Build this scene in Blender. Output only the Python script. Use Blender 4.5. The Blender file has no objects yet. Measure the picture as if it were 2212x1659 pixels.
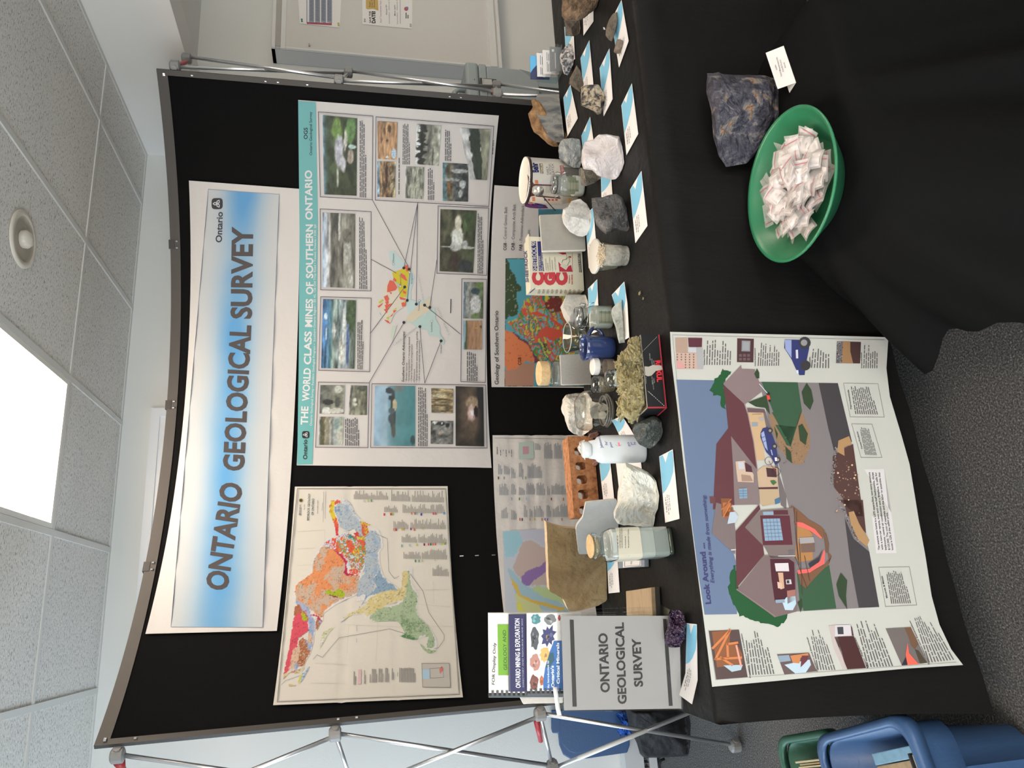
import bpy, math, random
import numpy as np
from mathutils import Vector, Matrix
from mathutils.geometry import tessellate_polygon

scene = bpy.context.scene
COL = scene.collection
rnd = random.Random(7)
# ------------------------------------------------------------------ camera
IW, IH = 2212, 1659
FOC = 1600.0
PITCH, YAW = math.radians(12.3), math.radians(17.4)
CAM = np.array([0.0, 0.0, 1.48])
_fh = np.array([math.sin(YAW), math.cos(YAW), 0.0])
RV = np.array([math.cos(YAW), -math.sin(YAW), 0.0])
ZV = np.array([0.0, 0.0, 1.0])
FV = math.cos(PITCH) * _fh - math.sin(PITCH) * ZV
UV = math.cos(PITCH) * ZV + math.sin(PITCH) * _fh
cd = bpy.data.cameras.new('camera')
cd.sensor_fit = 'HORIZONTAL'; cd.sensor_width = 36.0
cd.lens = FOC / IW * 36.0
cd.clip_start = 0.05; cd.clip_end = 60
cam = bpy.data.objects.new('camera', cd)
m = Matrix(((-UV[0], RV[0], -FV[0], CAM[0]), (-UV[1], RV[1], -FV[1], CAM[1]),
            (-UV[2], RV[2], -FV[2], CAM[2]), (0, 0, 0, 1)))   # the photograph was taken with the phone on its side
cam.matrix_world = m
COL.objects.link(cam); scene.camera = cam
# ------------------------------------------------------------------ exposure, world, lights
vs = scene.view_settings
scene.display_settings.display_device = 'sRGB'
vs.view_transform = 'Standard'; vs.look = 'None'; vs.gamma = 1.0; vs.use_curve_mapping = False
vs.exposure = 0.0
cy = scene.cycles
cy.use_denoising = True
cy.max_bounces = 7; cy.diffuse_bounces = 4; cy.glossy_bounces = 3; cy.transmission_bounces = 6; cy.transparent_max_bounces = 14
cy.caustics_reflective = False; cy.caustics_refractive = False
cy.sample_clamp_indirect = 4.0
w = bpy.data.worlds.new('world'); scene.world = w; w.use_nodes = True
w.node_tree.nodes['Background'].inputs[0].default_value = (0.75, 0.87, 1.0, 1)
w.node_tree.nodes['Background'].inputs[1].default_value = 1.0
LAMP = 17.5          # emission of the ceiling troffers
DAYLIGHT = 34.0      # watts of sky light entering by the window of the left wall
FILL_REAR = 62.0 # watts of the added fill light behind the camera
def area(name, loc, rot, sx, sy, power, col):
    l = bpy.data.lights.new(name, 'AREA'); l.shape = 'RECTANGLE'; l.size = sx; l.size_y = sy
    l.energy = power; l.color = col
    o = bpy.data.objects.new(name, l); o.location = loc; o.rotation_euler = rot; COL.objects.link(o)
    return o
area('window_daylight', (-2.13, 3.05, 1.35), (0, math.radians(-90), 0), 1.8, 1.1, DAYLIGHT, (0.66, 0.83, 1.0))
FILL_SIDE = 92.0
area('fill_light_side', (-2.13, -.6, 1.5), (0, math.radians(-90), 0), 1.4, 2.2, FILL_SIDE, (0.90, 0.96, 1.0))  # added fill from the left that lifts the ceiling and the bulkhead
area('fill_light_rear', (1.4, -3.28, 1.5), (math.radians(90), 0, 0), 3.4, 1.25, FILL_REAR, (1.0, 0.97, 0.90))  # added fill from behind the camera, set in an opening made for it

# ------------------------------------------------------------------ rays from the photograph
def ray(px, py):
    px = np.asarray(px, float); py = np.asarray(py, float)
    a = ((IH - py) - IH / 2) / FOC; b = -(px - IW / 2) / FOC
    return a[..., None] * RV + b[..., None] * UV + FV
def t_plane(P, n):
    P = np.asarray(P, float); n = np.asarray(n, float)
    k = float((P - CAM) @ n)
    def f(px, py):
        return k / (ray(px, py) @ n)
    return f
def hit(tf, px, py):
    return CAM + ray(px, py) * np.asarray(tf(px, py))[..., None]
TZ = 0.742
t_table = t_plane((0, 0, TZ), (0, 0, 1))
t_floor = t_plane((0, 0, 0), (0, 0, 1))
def on_table(px, py): return hit(t_table, px, py)
def on_z(z, px, py): return hit(t_plane((0, 0, z), (0, 0, 1)), px, py)
def project(p):
    d = np.asarray(p, float) - CAM
    w_ = d @ FV
    return (IW / 2 - (d @ UV) / w_ * FOC, IH - (IH / 2 + (d @ RV) / w_ * FOC))
# display wall: an arc of a cylinder
DC = np.array([0.945, 1.66]); DR = 1.66; DA = 49.4
def t_cyl(r):
    def f(px, py):
        d = ray(px, py)
        A = d[..., 0] ** 2 + d[..., 1] ** 2
        B = -(d[..., 0] * DC[0] + d[..., 1] * DC[1])
        Cc = DC @ DC - r * r
        return (-B + np.sqrt(np.maximum(B * B - A * Cc, 0))) / A
    return f
def cyl_sz(px, py, r=DR):
    p = hit(t_cyl(r), px, py)
    return np.arctan2(p[..., 0] - DC[0], p[..., 1] - DC[1]) , p[..., 2]
def cyl_pt(a, z, r=DR):
    a = np.asarray(a, float)
    return np.stack([DC[0] + r * np.sin(a), DC[1] + r * np.cos(a), np.broadcast_to(z, a.shape)], -1)
class Z:                                   # turns points read in an enlarged crop into photograph pixels
    def __init__(s, x, y, k): s.x, s.y, s.k = x, y, k
    def __call__(s, *pts):
        if len(pts) == 1: pts = pts[0]
        return [(s.x + a / s.k, s.y + b / s.k) for a, b in pts]
    def p(s, a, b): return (s.x + a / s.k, s.y + b / s.k)
# ------------------------------------------------------------------ objects
BASE = {}
def setp(o, label=None, cat=None, group=None, kind=None):
    if label: o['label'] = label
    if cat: o['category'] = cat
    if group: o['group'] = group
    if kind: o['kind'] = kind
    return o
def thing(name, loc, label, cat, group=None):
    o = bpy.data.objects.new(name, None); o.location = [float(c) for c in loc]; COL.objects.link(o)
    o.empty_display_size = 0.05
    BASE[o.name] = np.array([float(c) for c in loc])
    return setp(o, label, cat, group)
def mesh(name, V, Fc, mats, parent=None, smooth=False, cols=None, midx=None, origin=None):
    V = np.asarray(V, float).reshape(-1, 3)
    if parent is not None: org = BASE[parent.name]
    elif origin is not None: org = np.asarray(origin, float)
    else:
        lo, hi = V.min(0), V.max(0); org = np.array([(lo[0] + hi[0]) / 2, (lo[1] + hi[1]) / 2, lo[2]])
    me = bpy.data.meshes.new(name)
    me.from_pydata((V - org).tolist(), [], [list(map(int, f)) for f in Fc])
    if not isinstance(mats, (list, tuple)): mats = [mats]
    for m_ in mats: me.materials.append(m_)
    if midx is not None: me.polygons.foreach_set('material_index', np.asarray(midx, np.int32))
    if smooth: me.polygons.foreach_set('use_smooth', np.ones(len(me.polygons), bool))
    if cols is not None:
        at = me.color_attributes.new('Col', 'FLOAT_COLOR', 'CORNER')
        cnt = [len(f) for f in Fc]
        cc = np.asarray(cols, float)
        if len(cc) == len(Fc): cc = np.repeat(cc, cnt, axis=0)
        else: cc = cc[np.concatenate([np.asarray(f) for f in Fc])]
        full = np.ones((len(cc), 4), np.float32); full[:, :3] = cc
        at.data.foreach_set('color', full.ravel())
    me.update()
    o = bpy.data.objects.new(name, me); COL.objects.link(o)
    if parent is not None: o.parent = parent
    else: o.location = org.tolist()
    BASE[o.name] = org
    return o
class MB:                                   # collects simple solids into one mesh
    def __init__(s): s.v, s.f = [], []
    def add(s, V, Fc):
        b = len(s.v); s.v += [tuple(map(float, p)) for p in V]; s.f += [[i + b for i in f] for f in Fc]; return s
    def box(s, lo, hi):
        x0, y0, z0 = lo; x1, y1, z1 = hi
        return s.add([(x0, y0, z0), (x1, y0, z0), (x1, y1, z0), (x0, y1, z0), (x0, y0, z1), (x1, y0, z1), (x1, y1, z1), (x0, y1, z1)],
                     [(0, 3, 2, 1), (4, 5, 6, 7), (0, 1, 5, 4), (1, 2, 6, 5), (2, 3, 7, 6), (3, 0, 4, 7)])
    def obox(s, o, e1, e2, e3):             # a box from a corner and three edge vectors
        o, e1, e2, e3 = [np.asarray(c, float) for c in (o, e1, e2, e3)]
        P = [o, o + e1, o + e1 + e2, o + e2]; P += [p + e3 for p in P]
        return s.add(P, [(0, 3, 2, 1), (4, 5, 6, 7), (0, 1, 5, 4), (1, 2, 6, 5), (2, 3, 7, 6), (3, 0, 4, 7)])
    def tube(s, pts, r, n=10, cap=True):
        pts = [np.asarray(p, float) for p in pts]; rs = r if hasattr(r, '__len__') else [r] * len(pts)
        b = len(s.v); prev = None
        for i, p in enumerate(pts):
            d = pts[min(i + 1, len(pts) - 1)] - pts[max(i - 1, 0)]; d = d / (np.linalg.norm(d) + 1e-12)
            if prev is None:
                a = np.cross(d, (0, 0, 1.0)); a = a if np.linalg.norm(a) > .1 else np.cross(d, (1.0, 0, 0))
            else: a = prev - d * (prev @ d)
            a = a / np.linalg.norm(a); prev = a; c = np.cross(d, a)
            for k in range(n):
                th = 2 * math.pi * k / n; s.v.append(tuple(p + rs[i] * (math.cos(th) * a + math.sin(th) * c)))
        for i in range(len(pts) - 1):
            for k in range(n):
                k2 = (k + 1) % n; s.f.append([b + i * n + k, b + i * n + k2, b + (i + 1) * n + k2, b + (i + 1) * n + k])
        if cap:
            s.f.append([b + k for k in range(n)][::-1]); s.f.append([b + (len(pts) - 1) * n + k for k in range(n)])
        return s
    def lathe(s, c, prof, n=32, ex=1.0, ey=1.0, rot=0.0, power=2.0, axis=None, close=False):
        b = len(s.v); c = np.asarray(c, float)
        for r, z in prof:
            for k in range(n):
                th = 2 * math.pi * k / n; ct, st = math.cos(th), math.sin(th)
                q = (abs(ct) ** power + abs(st) ** power) ** (-1 / power)
                x, y = r * q * ct * ex, r * q * st * ey
                x, y = x * math.cos(rot) - y * math.sin(rot), x * math.sin(rot) + y * math.cos(rot)
                p = np.array([x, y, z])
                if axis is not None: p = axis @ p
                s.v.append(tuple(c + p))
        m_ = len(prof)
        for i in range(m_ - 1):
            for k in range(n):
                k2 = (k + 1) % n; s.f.append([b + i * n + k, b + i * n + k2, b + (i + 1) * n + k2, b + (i + 1) * n + k])
        if not close:
            if prof[0][0] > 1e-5: s.f.append([b + k for k in range(n)][::-1])
            if prof[-1][0] > 1e-5: s.f.append([b + (m_ - 1) * n + k for k in range(n)])
        return s
    def poly(s, P, n, th):                  # extrude polygon P along -n by th
        P = [np.asarray(p, float) for p in P]; n = np.asarray(n, float)
        tri = tessellate_polygon([[Vector(p) for p in P]])
        Q = [p - n * th for p in P]; k = len(P)
        Fc = [list(t) for t in tri] + [[t[2] + k, t[1] + k, t[0] + k] for t in tri]
        Fc += [[i, (i + 1) % k, (i + 1) % k + k, i + k] for i in range(k)]
        return s.add(P + Q, Fc)
    def out(s, name, mats, parent=None, smooth=False, **k): return mesh(name, s.v, s.f, mats, parent, smooth, **k)
def fixn(o):                                # consistent outward normals
    import bmesh
    bm = bmesh.new(); bm.from_mesh(o.data); bmesh.ops.remove_doubles(bm, verts=bm.verts, dist=1e-6); bmesh.ops.recalc_face_normals(bm, faces=bm.faces); bm.to_mesh(o.data); bm.free(); return o
def bevel(o, wd=0.003, seg=2):
    md = o.modifiers.new('bevel', 'BEVEL'); md.width = wd; md.segments = seg; md.limit_method = 'ANGLE'; md.angle_limit = math.radians(40); return o
def copy_tree(o, parent=None):
    c = o.copy(); COL.objects.link(c)
    if parent is not None: c.parent = parent
    for ch in list(o.children): copy_tree(ch, c)
    return c
# ------------------------------------------------------------------ colour and noise
def lin(c):
    c = np.asarray(c, float) / 255.0
    return np.where(c <= 0.04045, c / 12.92, ((c + 0.055) / 1.055) ** 2.4)
WARM = (228, 214, 205)
def C(r, g, b, w=WARM, k=0.48):
    return np.clip(lin((r, g, b)) / lin(w) * k, 0.004, 0.92)
def CA(arr, w=WARM, k=0.48):
    return np.clip(lin(arr) / lin(w) * k, 0.004, 0.92)
def vnoise(x, y, seed=0):
    x = np.asarray(x, float); y = np.asarray(y, float)
    xi, yi = np.floor(x).astype(np.int64), np.floor(y).astype(np.int64)
    xf, yf = x - xi, y - yi
    xf, yf = xf * xf * (3 - 2 * xf), yf * yf * (3 - 2 * yf)
    def h(a, b):
        n = (a * 374761393 + b * 668265263 + seed * 974711) & 0xffffffff
        n = ((n ^ (n >> 13)) * 1274126177) & 0xffffffff
        return ((n ^ (n >> 16)) & 0xffff) / 65535.0
    return (h(xi, yi) * (1 - xf) + h(xi + 1, yi) * xf) * (1 - yf) + (h(xi, yi + 1) * (1 - xf) + h(xi + 1, yi + 1) * xf) * yf
def fbm(x, y, seed=0, o=4):
    s, a, tot = 0, 1.0, 0
    for i in range(o):
        s = s + a * vnoise(np.asarray(x) * 2 ** i, np.asarray(y) * 2 ** i, seed + 17 * i); tot += a; a *= .55
    return s / tot
# ------------------------------------------------------------------ materials
MATS = {}
def M(name, col=(.8, .8, .8), rough=.6, metal=0.0, spec=.5, noise=None, bump=None, emis=None, coat=0, sheen=0, aniso=(1, 1, 1), trans=0):
    if name in MATS: return MATS[name]
    m_ = bpy.data.materials.new(name); m_.use_nodes = True; MATS[name] = m_
    nt = m_.node_tree; b = nt.nodes['Principled BSDF']; L = nt.links
    b.inputs['Base Color'].default_value = (*[float(c) for c in col], 1)
    b.inputs['Roughness'].default_value = rough; b.inputs['Metallic'].default_value = metal
    b.inputs['Specular IOR Level'].default_value = spec
    b.inputs['Coat Weight'].default_value = coat; b.inputs['Sheen Weight'].default_value = sheen
    b.inputs['Transmission Weight'].default_value = trans
    tc = mp = None
    def coords():
        nonlocal tc, mp
        if mp is None:
            tc = nt.nodes.new('ShaderNodeTexCoord'); mp = nt.nodes.new('ShaderNodeMapping'); mp.inputs['Scale'].default_value = aniso
            L.new(tc.outputs['Object'], mp.inputs['Vector'])
        return mp.outputs[0]
    if noise:                               # (scale, [(pos, colour) ...], detail, distortion)
        sc, stops, det, dist = (list(noise) + [6, 0])[:4] if len(noise) < 4 else noise
        n = nt.nodes.new('ShaderNodeTexNoise'); n.inputs['Scale'].default_value = sc; n.inputs['Detail'].default_value = det
        n.inputs['Distortion'].default_value = dist; n.inputs['Roughness'].default_value = .62
        L.new(coords(), n.inputs['Vector'])
        cr = nt.nodes.new('ShaderNodeValToRGB'); e = cr.color_ramp.elements
        while len(e) < len(stops): e.new(.5)
        for i, (p, c) in enumerate(stops): e[i].position = p; e[i].color = (*[float(q) for q in c], 1)
        L.new(n.outputs['Fac'], cr.inputs[0]); L.new(cr.outputs[0], b.inputs['Base Color'])
    if bump:                                # [(kind, scale, distance)]
        prev = None
        for kd, sc, dist in bump:
            if kd == 'v':
                n = nt.nodes.new('ShaderNodeTexVoronoi'); n.inputs['Scale'].default_value = sc; out = n.outputs['Distance']
            else:
                n = nt.nodes.new('ShaderNodeTexNoise'); n.inputs['Scale'].default_value = sc; n.inputs['Detail'].default_value = 8; out = n.outputs['Fac']
            L.new(coords(), n.inputs['Vector'])
            bp = nt.nodes.new('ShaderNodeBump'); bp.inputs['Distance'].default_value = dist; bp.inputs['Strength'].default_value = 1.0
            L.new(out, bp.inputs['Height'])
            if prev: L.new(prev.outputs[0], bp.inputs['Normal'])
            prev = bp
        L.new(prev.outputs[0], b.inputs['Normal'])
    if emis:
        b.inputs['Emission Color'].default_value = (*emis[0], 1); b.inputs['Emission Strength'].default_value = emis[1]
    return m_
def print_mat(name='printed_ink', rough=.5):
    if name in MATS: return MATS[name]
    m_ = M(name, rough=rough, spec=.35); nt = m_.node_tree
    a = nt.nodes.new('ShaderNodeAttribute'); a.attribute_name = 'Col'
    nt.links.new(a.outputs['Color'], nt.nodes['Principled BSDF'].inputs['Base Color'])
    return m_
def clear(name, tint=(1, 1, 1), gloss=.10, rough=.03):
    """thin clear wall: see-through with a coat of reflection that grows at grazing angles"""
    if name in MATS: return MATS[name]
    m_ = bpy.data.materials.new(name); m_.use_nodes = True; MATS[name] = m_
    nt = m_.node_tree; nt.nodes.clear(); L = nt.links
    out = nt.nodes.new('ShaderNodeOutputMaterial'); mx = nt.nodes.new('ShaderNodeMixShader')
    tr = nt.nodes.new('ShaderNodeBsdfTransparent'); tr.inputs[0].default_value = (*tint, 1)
    gl = nt.nodes.new('ShaderNodeBsdfGlossy'); gl.inputs['Roughness'].default_value = rough
    lw = nt.nodes.new('ShaderNodeLayerWeight'); lw.inputs[0].default_value = .35
    ma = nt.nodes.new('ShaderNodeMath'); ma.operation = 'MULTIPLY_ADD'; ma.inputs[1].default_value = .75; ma.inputs[2].default_value = gloss
    L.new(lw.outputs['Facing'], ma.inputs[0])
    pw = nt.nodes.new('ShaderNodeMath'); pw.operation = 'POWER'; pw.inputs[1].default_value = 1.6
    L.new(ma.outputs[0], pw.inputs[0]); L.new(pw.outputs[0], mx.inputs[0])
    L.new(tr.outputs[0], mx.inputs[1]); L.new(gl.outputs[0], mx.inputs[2]); L.new(mx.outputs[0], out.inputs[0])
    return m_
# ------------------------------------------------------------------ lettering
_FT = {}
def glyphs(s, bold=0.0, shear=0.0, narrow=1.0):
    key = (s, bold, shear)
    if key not in _FT:
        cu = bpy.data.curves.new('lettering', 'FONT'); cu.body = s; cu.size = 1.0; cu.offset = bold; cu.shear = shear; cu.resolution_u = 3
        ob = bpy.data.objects.new('lettering', cu); COL.objects.link(ob)
        me = ob.to_mesh()
        v = np.array([q.co[:2] for q in me.vertices]) if len(me.vertices) else np.zeros((0, 2))
        me.calc_loop_triangles(); t = np.array([q.vertices[:] for q in me.loop_triangles], int) if len(me.loop_triangles) else np.zeros((0, 3), int)
        ob.to_mesh_clear(); bpy.data.objects.remove(ob); bpy.data.curves.remove(cu)
        _FT[key] = (v, t)
    return _FT[key]
CAPH = float(glyphs('H')[0][:, 1].max())
def subdiv(P, T, mx):
    P = [tuple(p) for p in P]; T = [tuple(t) for t in T]
    for _ in range(7):
        new, cache, ch = [], {}, False
        A = np.array(P)
        for t in T:
            e = [(t[0], t[1]), (t[1], t[2]), (t[2], t[0])]
            d = [math.dist(A[a], A[b]) for a, b in e]
            k = int(np.argmax(d))
            if d[k] > mx:
                ch = True; a, b = e[k]; c = t[(k + 2) % 3]; key = (min(a, b), max(a, b))
                if key not in cache: cache[key] = len(P); P.append(tuple((A[a] + A[b]) / 2))
                q = cache[key]; new += [(a, q, c), (q, b, c)]
            else: new.append(t)
        T = new
        if not ch: break
    # long edges may still hide T-junctions of a hair's width; print layers are flat so that does not show
    return np.array(P), T
class Print:
    """flat print laid on a surface; everything is given in photograph pixels and dropped on the surface"""
    def __init__(s, tf, step=0.0006, mx=22, w=WARM, k=.48):
        s.tf, s.step, s.mx, s.w, s.k = tf, step, mx, w, k
        s.reset()
    def reset(s): s.V, s.F, s.C, s.n = [], [], [], 0
    def c(s, col): return C(*col, w=s.w, k=s.k)
    def tris(s, P, T, col, layer=1, raw=False):
        P = np.asarray(P, float)
        if len(P) == 0: return
        if s.mx: P, T = subdiv(P, T, s.mx)
        t = s.tf(P[:, 0], P[:, 1]) - layer * s.step
        s.V.append(CAM + ray(P[:, 0], P[:, 1]) * t[:, None])
        s.F += [[a + s.n for a in q] for q in T]; s.C += [col if raw else s.c(col)] * len(T); s.n += len(P)
    def poly(s, P, col, layer=1):
        tri = tessellate_polygon([[Vector((p[0], p[1], 0)) for p in P]])
        s.tris(P, [tuple(t) for t in tri], col, layer)
    def line(s, P, wd, col, layer=1, close=False):
        P = [np.asarray(p, float) for p in P]
        if close: P = P + [P[0]]
        for a, b in zip(P[:-1], P[1:]):
            d = b - a; n = np.array([-d[1], d[0]]); n = n / (np.linalg.norm(n) + 1e-9) * wd / 2; e = d / (np.linalg.norm(d) + 1e-9) * wd / 2
            s.tris([a - n - e, b - n + e, b + n + e, a + n - e], [(0, 1, 2), (0, 2, 3)], col, layer)
    def disc(s, c, r, col, layer=2, n=14):
        s.poly([(c[0] + r * math.cos(6.2832 * i / n), c[1] + r * math.sin(6.2832 * i / n)) for i in range(n)], col, layer)
    def text(s, st, p0, p1, h, col, layer=2, bold=0.0, shear=0.0):
        v, t = glyphs(st, bold, shear)
        if len(v) == 0: return
        p0 = np.asarray(p0, float); p1 = np.asarray(p1, float); d = p1 - p0; L = np.linalg.norm(d); d = d / L
        up = np.array([d[1], -d[0]])
        x = (v[:, 0] - v[:, 0].min()) / (np.ptp(v[:, 0]) + 1e-9) * L; y = v[:, 1] / CAPH * h
        s.tris(p0 + x[:, None] * d + y[:, None] * up, [tuple(q) for q in t], col, layer)
    def body(s, q, n, col, layer=1, fill=.55, last=.6, seed=1, ragged=.08, indent=0, words=True):
        """a block of small print: quad q = left-top, right-top, right-bottom, left-bottom (as read), n lines of words"""
        r = random.Random(seed); lt, rt, rb, lb = [np.asarray(p, float) for p in q]
        P, T = [], []
        for i in range(n):
            b0, b1 = (i + .5 - fill / 2) / n, (i + .5 + fill / 2) / n
            a, end = 0.0, (last if i == n - 1 else 1 - ragged * r.random())
            W = np.linalg.norm(rt - lt) + 1e-6; Hh = np.linalg.norm(lb - lt) / n
            while a < end - .01:
                wl = min(end - a, (r.uniform(1.2, 4.2) * Hh / W) if words else end)
                k = len(P)
                for aa, bb in ((a, b0), (a + wl, b0), (a + wl, b1), (a, b1)):
                    P.append((lt * (1 - aa) + rt * aa) * (1 - bb) + (lb * (1 - aa) + rb * aa) * bb)
                T += [(k, k + 1, k + 2), (k, k + 2, k + 3)]
                a += wl + .42 * Hh / W
        if P:
            mx, s.mx = s.mx, 0
            s.tris(P, T, col, layer); s.mx = mx
    def out(s, name, parent, label=None, mat=None):
        if not s.V: return None
        o = mesh(name, np.concatenate(s.V), s.F, mat or print_mat(), parent, cols=np.array(s.C))
        if label: o['label'] = label
        s.reset(); return o
    def raster(s, q, nx, ny, colf, name, parent, layer=1, label=None, keep=None):
        """a printed picture: quad q = left-top, right-top, right-bottom, left-bottom as read; colf(a, b, px, py) -> sRGB"""
        a, b = np.meshgrid(np.linspace(0, 1, nx + 1), np.linspace(0, 1, ny + 1))
        lt, rt, rb, lb = [np.asarray(p, float) for p in q]
        P = (lt * (1 - a[..., None]) + rt * a[..., None]) * (1 - b[..., None]) + (lb * (1 - a[..., None]) + rb * a[..., None]) * b[..., None]
        px, py = P[..., 0].ravel(), P[..., 1].ravel()
        col = CA(np.asarray(colf(a.ravel(), b.ravel(), px, py)), s.w, s.k)
        t = s.tf(px, py) - layer * s.step
        V = CAM + ray(px, py) * t[:, None]
        i, j = np.meshgrid(np.arange(nx), np.arange(ny)); k = (j * (nx + 1) + i).ravel()
        Fc = np.stack([k, k + 1, k + nx + 2, k + nx + 1], -1)
        if keep is not None:
            kp = np.asarray(keep(a.ravel(), b.ravel(), px, py)); Fc = Fc[kp[Fc].all(1)]
        o = mesh(name, V, Fc.tolist(), print_mat(), parent, cols=col)
        if label: o['label'] = label
        return o
def inpoly(px, py, P):
    P = np.asarray(P, float); r = np.zeros(px.shape, bool)
    for (x0, y0), (x1, y1) in zip(P, np.roll(P, -1, 0)):
        c = ((y0 > py) != (y1 > py)) & (px < (x1 - x0) * (py - y0) / ((y1 - y0) + 1e-12) + x0); r ^= c
    return r
def pic(stops, amp=.35, sc=(6, 6), seed=1, blobs=(), jag=0.0, jsc=5):
    """a small printed photograph: bands of colour from top to bottom, mottling, and soft patches"""
    bs = np.array([q[0] for q in stops]); cs = np.array([q[1] for q in stops], float)
    def f(a, b, px, py):
        bb = b + jag * (fbm(a * jsc, a * 0 + seed, seed, 3) - .5) * 2
        c = np.stack([np.interp(bb, bs, cs[:, i]) for i in range(3)], -1)
        c *= (1 + amp * (fbm(a * sc[0], b * sc[1], seed + 3, 5) - .5) * 2.6)[:, None]
        for (ca, cb, ra, rb, col, soft) in blobs:
            d = np.hypot((a - ca) / ra, (b - cb) / rb) + .55 * (fbm(a * 11, b * 11, seed + 9, 3) - .5)
            k = np.clip((1 - d) / max(soft, .02) + .5, 0, 1)[:, None]
            cc = np.array(col, float) * (1 + .5 * amp * (fbm(a * 22, b * 22, seed + 5, 3) - .5) * 2.4)[:, None]
            c = c * (1 - k) + cc * k
        return np.clip(c, 3, 255)
    return f
# ================================================================== THE ROOM
WALLC = (.76, .765, .735)
m_wall = M('wall_paint', WALLC, .75, bump=[('n', 220, .0004)])
m_soffit = M('soffit_paint', (.82, .81, .785), .75)
m_tile = M('ceiling_tile_fissured', rough=.95, spec=.1, noise=(75, [(.0, (.24, .225, .20)), (.36, (.36, .34, .31)), (.44, (.78, .76, .72)), (1, (.83, .81, .77))], 3, 0.6),
           bump=[('n', 75, .004), ('n', 400, .0008)], aniso=(1, 2.4, 1))
m_grid = M('ceiling_grid_enamel', (.66, .65, .62), .5)
def carpet_mat():
    m_ = M('carpet_loop', rough=1.0, spec=.05, sheen=.15, noise=(210, [(.25, (.014, .014, .014)), (.42, (.046, .0455, .045)), (.55, (.095, .094, .093)), (.72, (.28, .275, .27))], 3, 0), bump=[('n', 170, .006)])
    return m_
m_carpet = carpet_mat()
WY, CZ = 3.84, 2.575
def struct(name, mb, mat, label=None):
    o = mb.out(name, mat); setp(o, label, kind='structure'); return o
struct('floor', MB().box((-2.3, -3.3, -.1), (4.6, WY + .15, 0)), m_carpet, 'grey speckled loop pile carpet covering the floor')
struct('wall_back', MB().box((-2.3, WY, 0), (4.6, WY + .15, 2.9)), m_wall, 'plain off-white wall behind the display')
wl = MB(); X0, X1 = -2.3, -2.15                     # wall with the window opening and a second one added for the side fill
wl.box((X0, -3.3, 0), (X1, -1.75, 2.9)).box((X0, .55, 0), (X1, 2.45, 2.9)).box((X0, -1.75, 0), (X1, .55, .75)).box((X0, -1.75, 2.25), (X1, .55, 2.9)).box((X0, 3.7, 0), (X1, WY, 2.9)).box((X0, 2.45, 0), (X1, 3.7, .4)).box((X0, 2.45, 2.3), (X1, 3.7, 2.9))
struct('wall_left', wl, m_wall, 'painted wall with the window')
wd_ = struct('window_1', MB().box((X0, 2.45, .4), (X1 + .01, 2.5, 2.3)).box((X0, 3.65, .4), (X1 + .01, 3.7, 2.3)).box((X0, 2.5, .4), (X1 + .01, 3.65, .45)).box((X0, 2.5, 2.25), (X1 + .01, 3.65, 2.3)).box((X0 + .04, 3.05, .45), (X1 - .03, 3.1, 2.25)),
             M('window_vinyl', (.8, .8, .8), .4), 'white framed window in the left wall')
pn = MB().box((X0 + .06, 2.5, .45), (X0 + .066, 3.65, 2.25)).out('window_pane', clear('window_glass', (.96, .99, .98), .04), wd_)
struct('wall_right', MB().box((4.6, -3.3, 0), (4.75, WY + .15, 2.9)), m_wall, 'right hand wall')
wr = MB().box((-2.3, -3.45, 0), (-.35, -3.3, 2.9)).box((3.15, -3.45, 0), (4.6, -3.3, 2.9)).box((-.35, -3.45, 0), (3.15, -3.3, .85)).box((-.35, -3.45, 2.15), (3.15, -3.3, 2.9))
struct('wall_rear', wr, m_wall, 'wall behind the photographer with an opening added for fill light')
# bulkhead: the face at X = 2.53, its underside at 2.22, a lower plaster ceiling beyond it
struct('trim_1', MB().box((2.53, -3.3, 2.22), (2.69, WY, 2.8)), m_soffit, 'plastered bulkhead dropping below the tiled ceiling')
struct('trim_2', MB().box((2.69, -3.3, 2.355), (4.6, WY, 2.5)), m_wall, 'lower plaster ceiling beyond the bulkhead')
ceil = struct('ceiling', MB().box((-2.3, -3.3, CZ + .11), (4.6, WY, CZ + .2)), M('ceiling_void', (.2, .2, .2), .9), 'suspended ceiling of fissured tiles in a painted grid')
XS = [1.0 + .61 * k for k in range(-6, 3)]          # -2.66 .. 2.22
xs = [-2.15] + [x for x in XS if x > -2.1] + [2.53]
ys = [WY, 3.12, 1.90, .68, -.54, -1.76, -2.98, -3.3]
LIGHTS = [(.39, 1.90, 'fluorescent troffer glowing white in the ceiling above the table'),
          (.39, -1.76, 'fluorescent troffer in the ceiling behind the photographer'), (-1.44, -.54, 'fluorescent troffer over the left of the room')]
tile0 = None
for i in range(len(xs) - 1):
    for j in range(len(ys) - 1):
        if any(abs(xs[i] - a) < .02 and abs(ys[j + 1] - b) < .02 for a, b, _ in LIGHTS): continue
        x0, x1, y0, y1 = xs[i] + .008, xs[i + 1] - .008, ys[j + 1] + .008, ys[j] - .008
        o = MB().box((x0, y0, CZ + .004), (x1, y1, CZ + .02)).out('ceiling_tile', m_tile, ceil)
gb = 0
for x in xs:
    w_ = .012 if -2.1 < x < 2.5 else .02
    MB().box((x - w_, -3.3, CZ - .002), (x + w_, WY, CZ + .03)).out('grid_bar', m_grid, ceil)
for y in ys[:-1]:
    for i in range(len(xs) - 1):
        MB().box((xs[i] + .012, y - (.02 if y == WY else .011), CZ - .001), (xs[i + 1] - .012, y + .011, CZ + .03)).out('grid_bar', m_grid, ceil)
m_diff = M('troffer_diffuser', (.9, .9, .88), .4, emis=((1.0, .80, .63), LAMP))
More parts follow.
